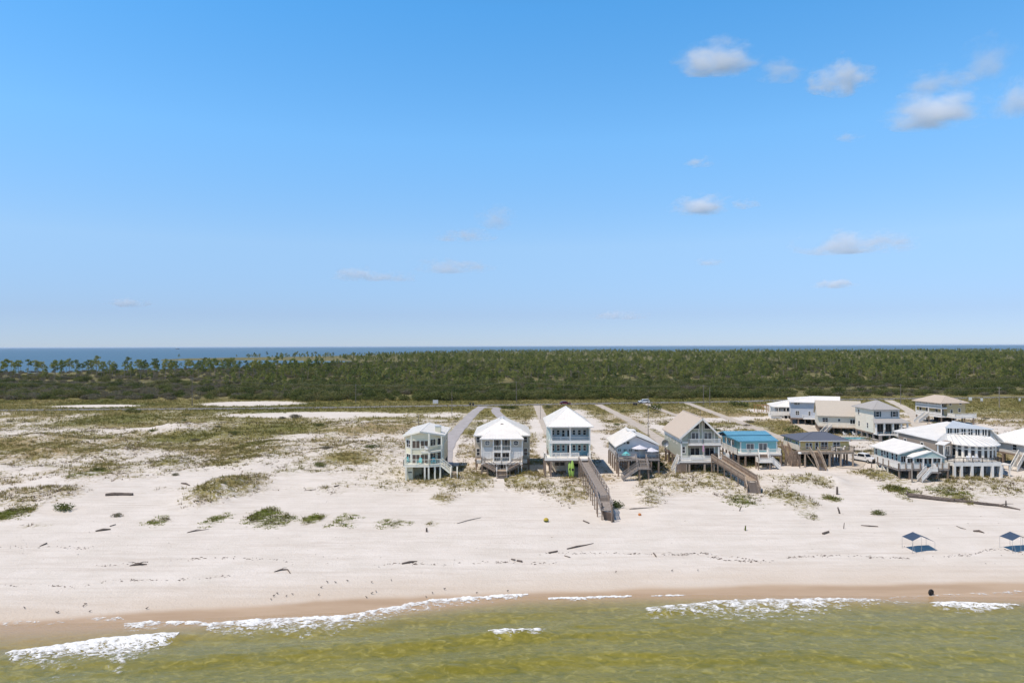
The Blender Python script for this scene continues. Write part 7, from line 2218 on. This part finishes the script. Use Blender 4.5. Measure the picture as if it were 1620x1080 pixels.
# orange-brown timber frame by the small white house
b = at(1216, 652)
t = tag(empty('timber_frame', b), 'orange-brown open timber frame left of the small white house by the road', 'timber frame')
tw = mat('new_orange_timber', (.38, .22, .08), .85, .15, 2)
for i in range(6):
    for j in range(2):
        MB().box(-4.2 + i * 1.7 - .1, -4.2 + i * 1.7 + .1, j * 3 - .1, j * 3 + .1, -.3, 2.4).build('post', tw, t)
for j in range(2): MB().box(-4.4, 4.5, j * 3 - .06, j * 3 + .06, 2.4, 2.6).build('beam', tw, t)
for i in range(9): MB().box(-4.3 + i * 1.08 - .05, -4.3 + i * 1.08 + .05, -.4, 3.4, 2.6, 2.75).build('joist', tw, t)
# lone shrubs and weeds on the dunes and in the fields
def lone(px, py, w, label, mt='scrub', kind=0, group=None, nm='shrub'):
    q = at(px, py); base = 3.6 if mt == 'scrub' else 3.8
    me = (SMALLSHRUB if w < 2.8 else SHR[2]) if mt == 'scrub' else SHR[3]; s = w / ((2.0 if w < 2.8 else 2.6) if mt == 'scrub' else 3.8)
    t = tag(empty(nm, (q.x, q.y, q.z - .05), rng.random() * 6), label, 'shrub', group); t.scale = (s, s, s * (0.9 if kind == 0 else .6))
    inst('foliage', me[0], t); inst('stems', me[1], t)
lone(105, 806, 2.2, 'compact dark green shrub on the sand below the left dune'); lone(188, 816, 1.3, 'pale tuft of shrub right of the compact dark shrub', 'drygrey')
lone(978, 802, 2.0, 'rounded green shrub at the foot of the long boardwalk'); lone(1391, 814, 1.4, 'small dark green shrub above the nearer canopy')
lone(508, 737, 1.8, 'small dark shrub on the dune slope between hillock and sage house'); lone(156, 745, 1.8, 'small olive shrub on the upper left dune')
lone(470, 661, 3.2, 'larger brown shrub of the pair on the far sand strip', 'drygrey'); lone(448, 662.5, 2.0, 'smaller brown shrub of the pair on the far sand strip', 'drygrey')
lone(1165, 642, 4.0, 'dark green shrub by the road left of the timber frame'); lone(1176, 643, 3.4, 'dark green shrub right of its neighbour by the road')
lone(1040, 741, 3.6, 'dark green shrub between periwinkle cottage and tan-roofed house'); lone(1256, 684, 3.6, 'olive shrub behind the slate blue roof')
lone(1035, 648, 4.0, 'dark shrub beside the road behind the tan roof'); lone(275, 752, 1.2, 'little grey-brown bush left of the thick beam', 'drygrey')
lone(205, 652, 3.5, 'left dark bush on the far grass'); lone(214, 653, 2.6, 'right dark bush on the far grass')
for i, (px, py) in enumerate(((798, 646), (806, 647), (812, 646), (866, 645))): lone(px, py, 2.6, 'green bush beside the road near the driveway mouths', 'scrub', 0, 'bushes by the driveway mouths')
for i in range(60):
    px, py = rng.random() * 1620, 646 + rng.random() * 70
    if 630 < px < 950 and py > 660: continue
    lone(px, py, 1.2 + 1.2 * rng.random(), 'low brushy weed clump scattered over the dune field', 'drygrey' if rng.random() < .6 else 'scrub', 1, 'weed clumps over the dune field', 'weed_clump')
# a far ship
q = at_z(281, 551.6, 0); d = 9000 / q.y
t = tag(empty('ship', (q.x * d, 9000, 0)), 'tiny dark ship on the bay horizon at the left', 'ship')
MB().hexa([(-22, -4, -1), (22, -4, -1), (22, 4, -1), (-22, 4, -1)], [(-24, -5, 6), (26, -5, 6), (26, 5, 6), (-24, 5, 6)]).build('hull', M['iron'], t); MB().box(-18, -6, -4, 4, 6, 18).build('bridge', M['palegrey'], t); MB().cyl((8, 0, 6), (8, 0, 20), .8, .5, 6).build('mast', M['steel'], t)
# ------------------------------------------------------------------ fair-weather clouds far beyond the woods
def cloud_mesh(seed):
    bm = []
    n, mm = 40, 20
    V = []
    for i in range(mm + 1):
        th = PI * i / mm
        for j in range(n):
            ph = 2 * PI * j / n
            d = np.array([math.sin(th) * math.cos(ph), math.sin(th) * math.sin(ph), math.cos(th)])
            V.append(d)
    V = np.array(V)
    k = 1 + 0.28 * fbm(V[:, 0] * 1.7 + seed, V[:, 2] * 1.7 + V[:, 1] * 1.3, 3, seed)
    V = V * k[:, None]
    V[:, 2] = np.where(V[:, 2] < 0, V[:, 2] * .40, V[:, 2])
    F = []
    for i in range(mm):
        for j in range(n):
            F.append((i * n + j, (i + 1) * n + j, (i + 1) * n + (j + 1) % n, i * n + (j + 1) % n))
    return V, np.array(F)

def cloud(px, py, rx, ry, tau, seed, label):
    el = math.atan2(547.3 - py, FPX)
    Y = max(2600, min(15000, 1150 / math.tan(max(el, .03))))
    c = at_y(px, py, Y); s = Y / FPX
    RX, RZ = rx * s, ry * s
    RY = max(RZ * 1.3, RX * .7)
    V, F = cloud_mesh(seed)
    me = npmesh('cloud', V * np.array([RX, RY, RZ]), F, [])
    mt = bpy.data.materials.new('cloud_vapour'); mt.use_nodes = True
    N, L = mt.node_tree.nodes, mt.node_tree.links
    N.remove(N['Principled BSDF'])
    vs = N.new('ShaderNodeVolumePrincipled'); vs.inputs['Color'].default_value = (1, 1, 1, 1); vs.inputs['Anisotropy'].default_value = -0.35
    L.new(vs.outputs[0], N['Material Output'].inputs['Volume'])
    tc = N.new('ShaderNodeTexCoord')
    dv = N.new('ShaderNodeVectorMath'); dv.operation = 'DIVIDE'; dv.inputs[1].default_value = (RX, RY, RZ)
    L.new(tc.outputs['Object'], dv.inputs[0])
    ln = N.new('ShaderNodeVectorMath'); ln.operation = 'LENGTH'; L.new(dv.outputs[0], ln.inputs[0])
    mp = N.new('ShaderNodeMapping'); mp.inputs['Location'].default_value = (seed * 3.1, seed * 1.7, seed); mp.inputs['Scale'].default_value = (1.2 * max(1, RX / RZ / 2), 1.2, 1.2)
    L.new(dv.outputs[0], mp.inputs[0])
    nz = N.new('ShaderNodeTexNoise'); nz.inputs['Scale'].default_value = 1.1; nz.inputs['Detail'].default_value = 5; nz.inputs['Roughness'].default_value = .62
    L.new(mp.outputs[0], nz.inputs['Vector'])
    a = N.new('ShaderNodeMath'); a.operation = 'MULTIPLY_ADD'; L.new(nz.outputs['Fac'], a.inputs[0]); a.inputs[1].default_value = 3.4; a.inputs[2].default_value = -1.05
    b = N.new('ShaderNodeMath'); b.operation = 'SUBTRACT'; L.new(a.outputs[0], b.inputs[0]); L.new(ln.outputs['Value'], b.inputs[1])
    mr = N.new('ShaderNodeMapRange'); mr.interpolation_type = 'SMOOTHSTEP'; mr.inputs[1].default_value = -.15; mr.inputs[2].default_value = 1.0
    mr.inputs[3].default_value = 0; mr.inputs[4].default_value = tau * 0.85 / (1.1 * RY)
    L.new(b.outputs[0], mr.inputs[0]); L.new(mr.outputs[0], vs.inputs['Density'])
    me.materials.append(mt)
    o = inst('cloud', me, None, c)
    tag(o, label, 'cloud', 'small fair-weather clouds')
CL = [(1132, 98, 62, 28, 5, 'broad white puff of cloud high right of centre'), (1236, 116, 38, 20, 1.6, 'faint wispy cloud right of the high broad puff'),
      (1330, 130, 44, 28, 5, 'round white cloud with a hooked left edge at upper right'), (1484, 182, 76, 34, 5, 'largest white cloud of the sky at the upper right'),
      (1478, 136, 52, 22, 1.8, 'thin ragged cloud just above the largest cloud'), (1556, 102, 34, 36, 1.2, 'streaky thin cloud at the top right'),
      (1606, 162, 34, 36, 2.5, 'pale cloud cut by the right edge of the picture'), (1108, 329, 46, 17, 4.5, 'flat-bottomed small cloud right of centre'), (1180, 325, 22, 9, 1.5, 'tiny faint cloud trailing the flat-bottomed one'),
      (1350, 389, 84, 20, 4.5, 'long flat cloud at the right, lower than the largest cloud'), (1318, 451, 38, 9, 3.0, 'small low cloud beneath the long flat cloud'), (1104, 259, 22, 9, 1.6, 'tiny wisp above the flat-bottomed small cloud'),
      (735, 375, 46, 11, 2.5, 'thin low cloud left of centre'), (783, 350, 32, 20, 1.6, 'hazy puff above the thin low cloud left of centre'), (570, 437, 44, 13, 3.5, 'small white cloud left of the pale twin low in the sky'),
      (626, 440, 40, 9, 1.6, 'pale twin trailing right of the small white low cloud'), (718, 424, 64, 14, 2.6, 'flat hazy cloud low over the centre'), (203, 481, 34, 8, 3.0, 'lone small cloud low at the far left'),
      (976, 501, 44, 8, 2.2, 'low flat cloud near the horizon right of centre'), (1122, 416, 22, 7, 1.5, 'faint dot of cloud between the flat clouds'), (1344, 219, 20, 8, .9, 'barely visible wisp between the largest cloud and the hooked one')]
for i, q in enumerate(CL): cloud(q[0], q[1], q[2] * 1.28, q[3] * 1.4, q[4], i + 2, q[5])
# ------------------------------------------------------------------ thin sea air over the whole scene
hz = MB().box(-61000, 61000, -61000, 61000, -4.0, 33.0)
hm = bpy.data.materials.new('sea_air'); hm.use_nodes = True
hm.node_tree.nodes.remove(hm.node_tree.nodes['Principled BSDF'])
hv = hm.node_tree.nodes.new('ShaderNodeVolumePrincipled')
hv.inputs['Color'].default_value = (0.80, 0.88, 1.0, 1)
hv.inputs['Density'].default_value = 0.000022
hm.node_tree.links.new(hv.outputs[0], hm.node_tree.nodes['Material Output'].inputs['Volume'])
o = hz.build('haze', hm)
o['kind'] = 'stuff'
tag(o, 'thin pale sea haze softening the far woods and bay', 'haze')
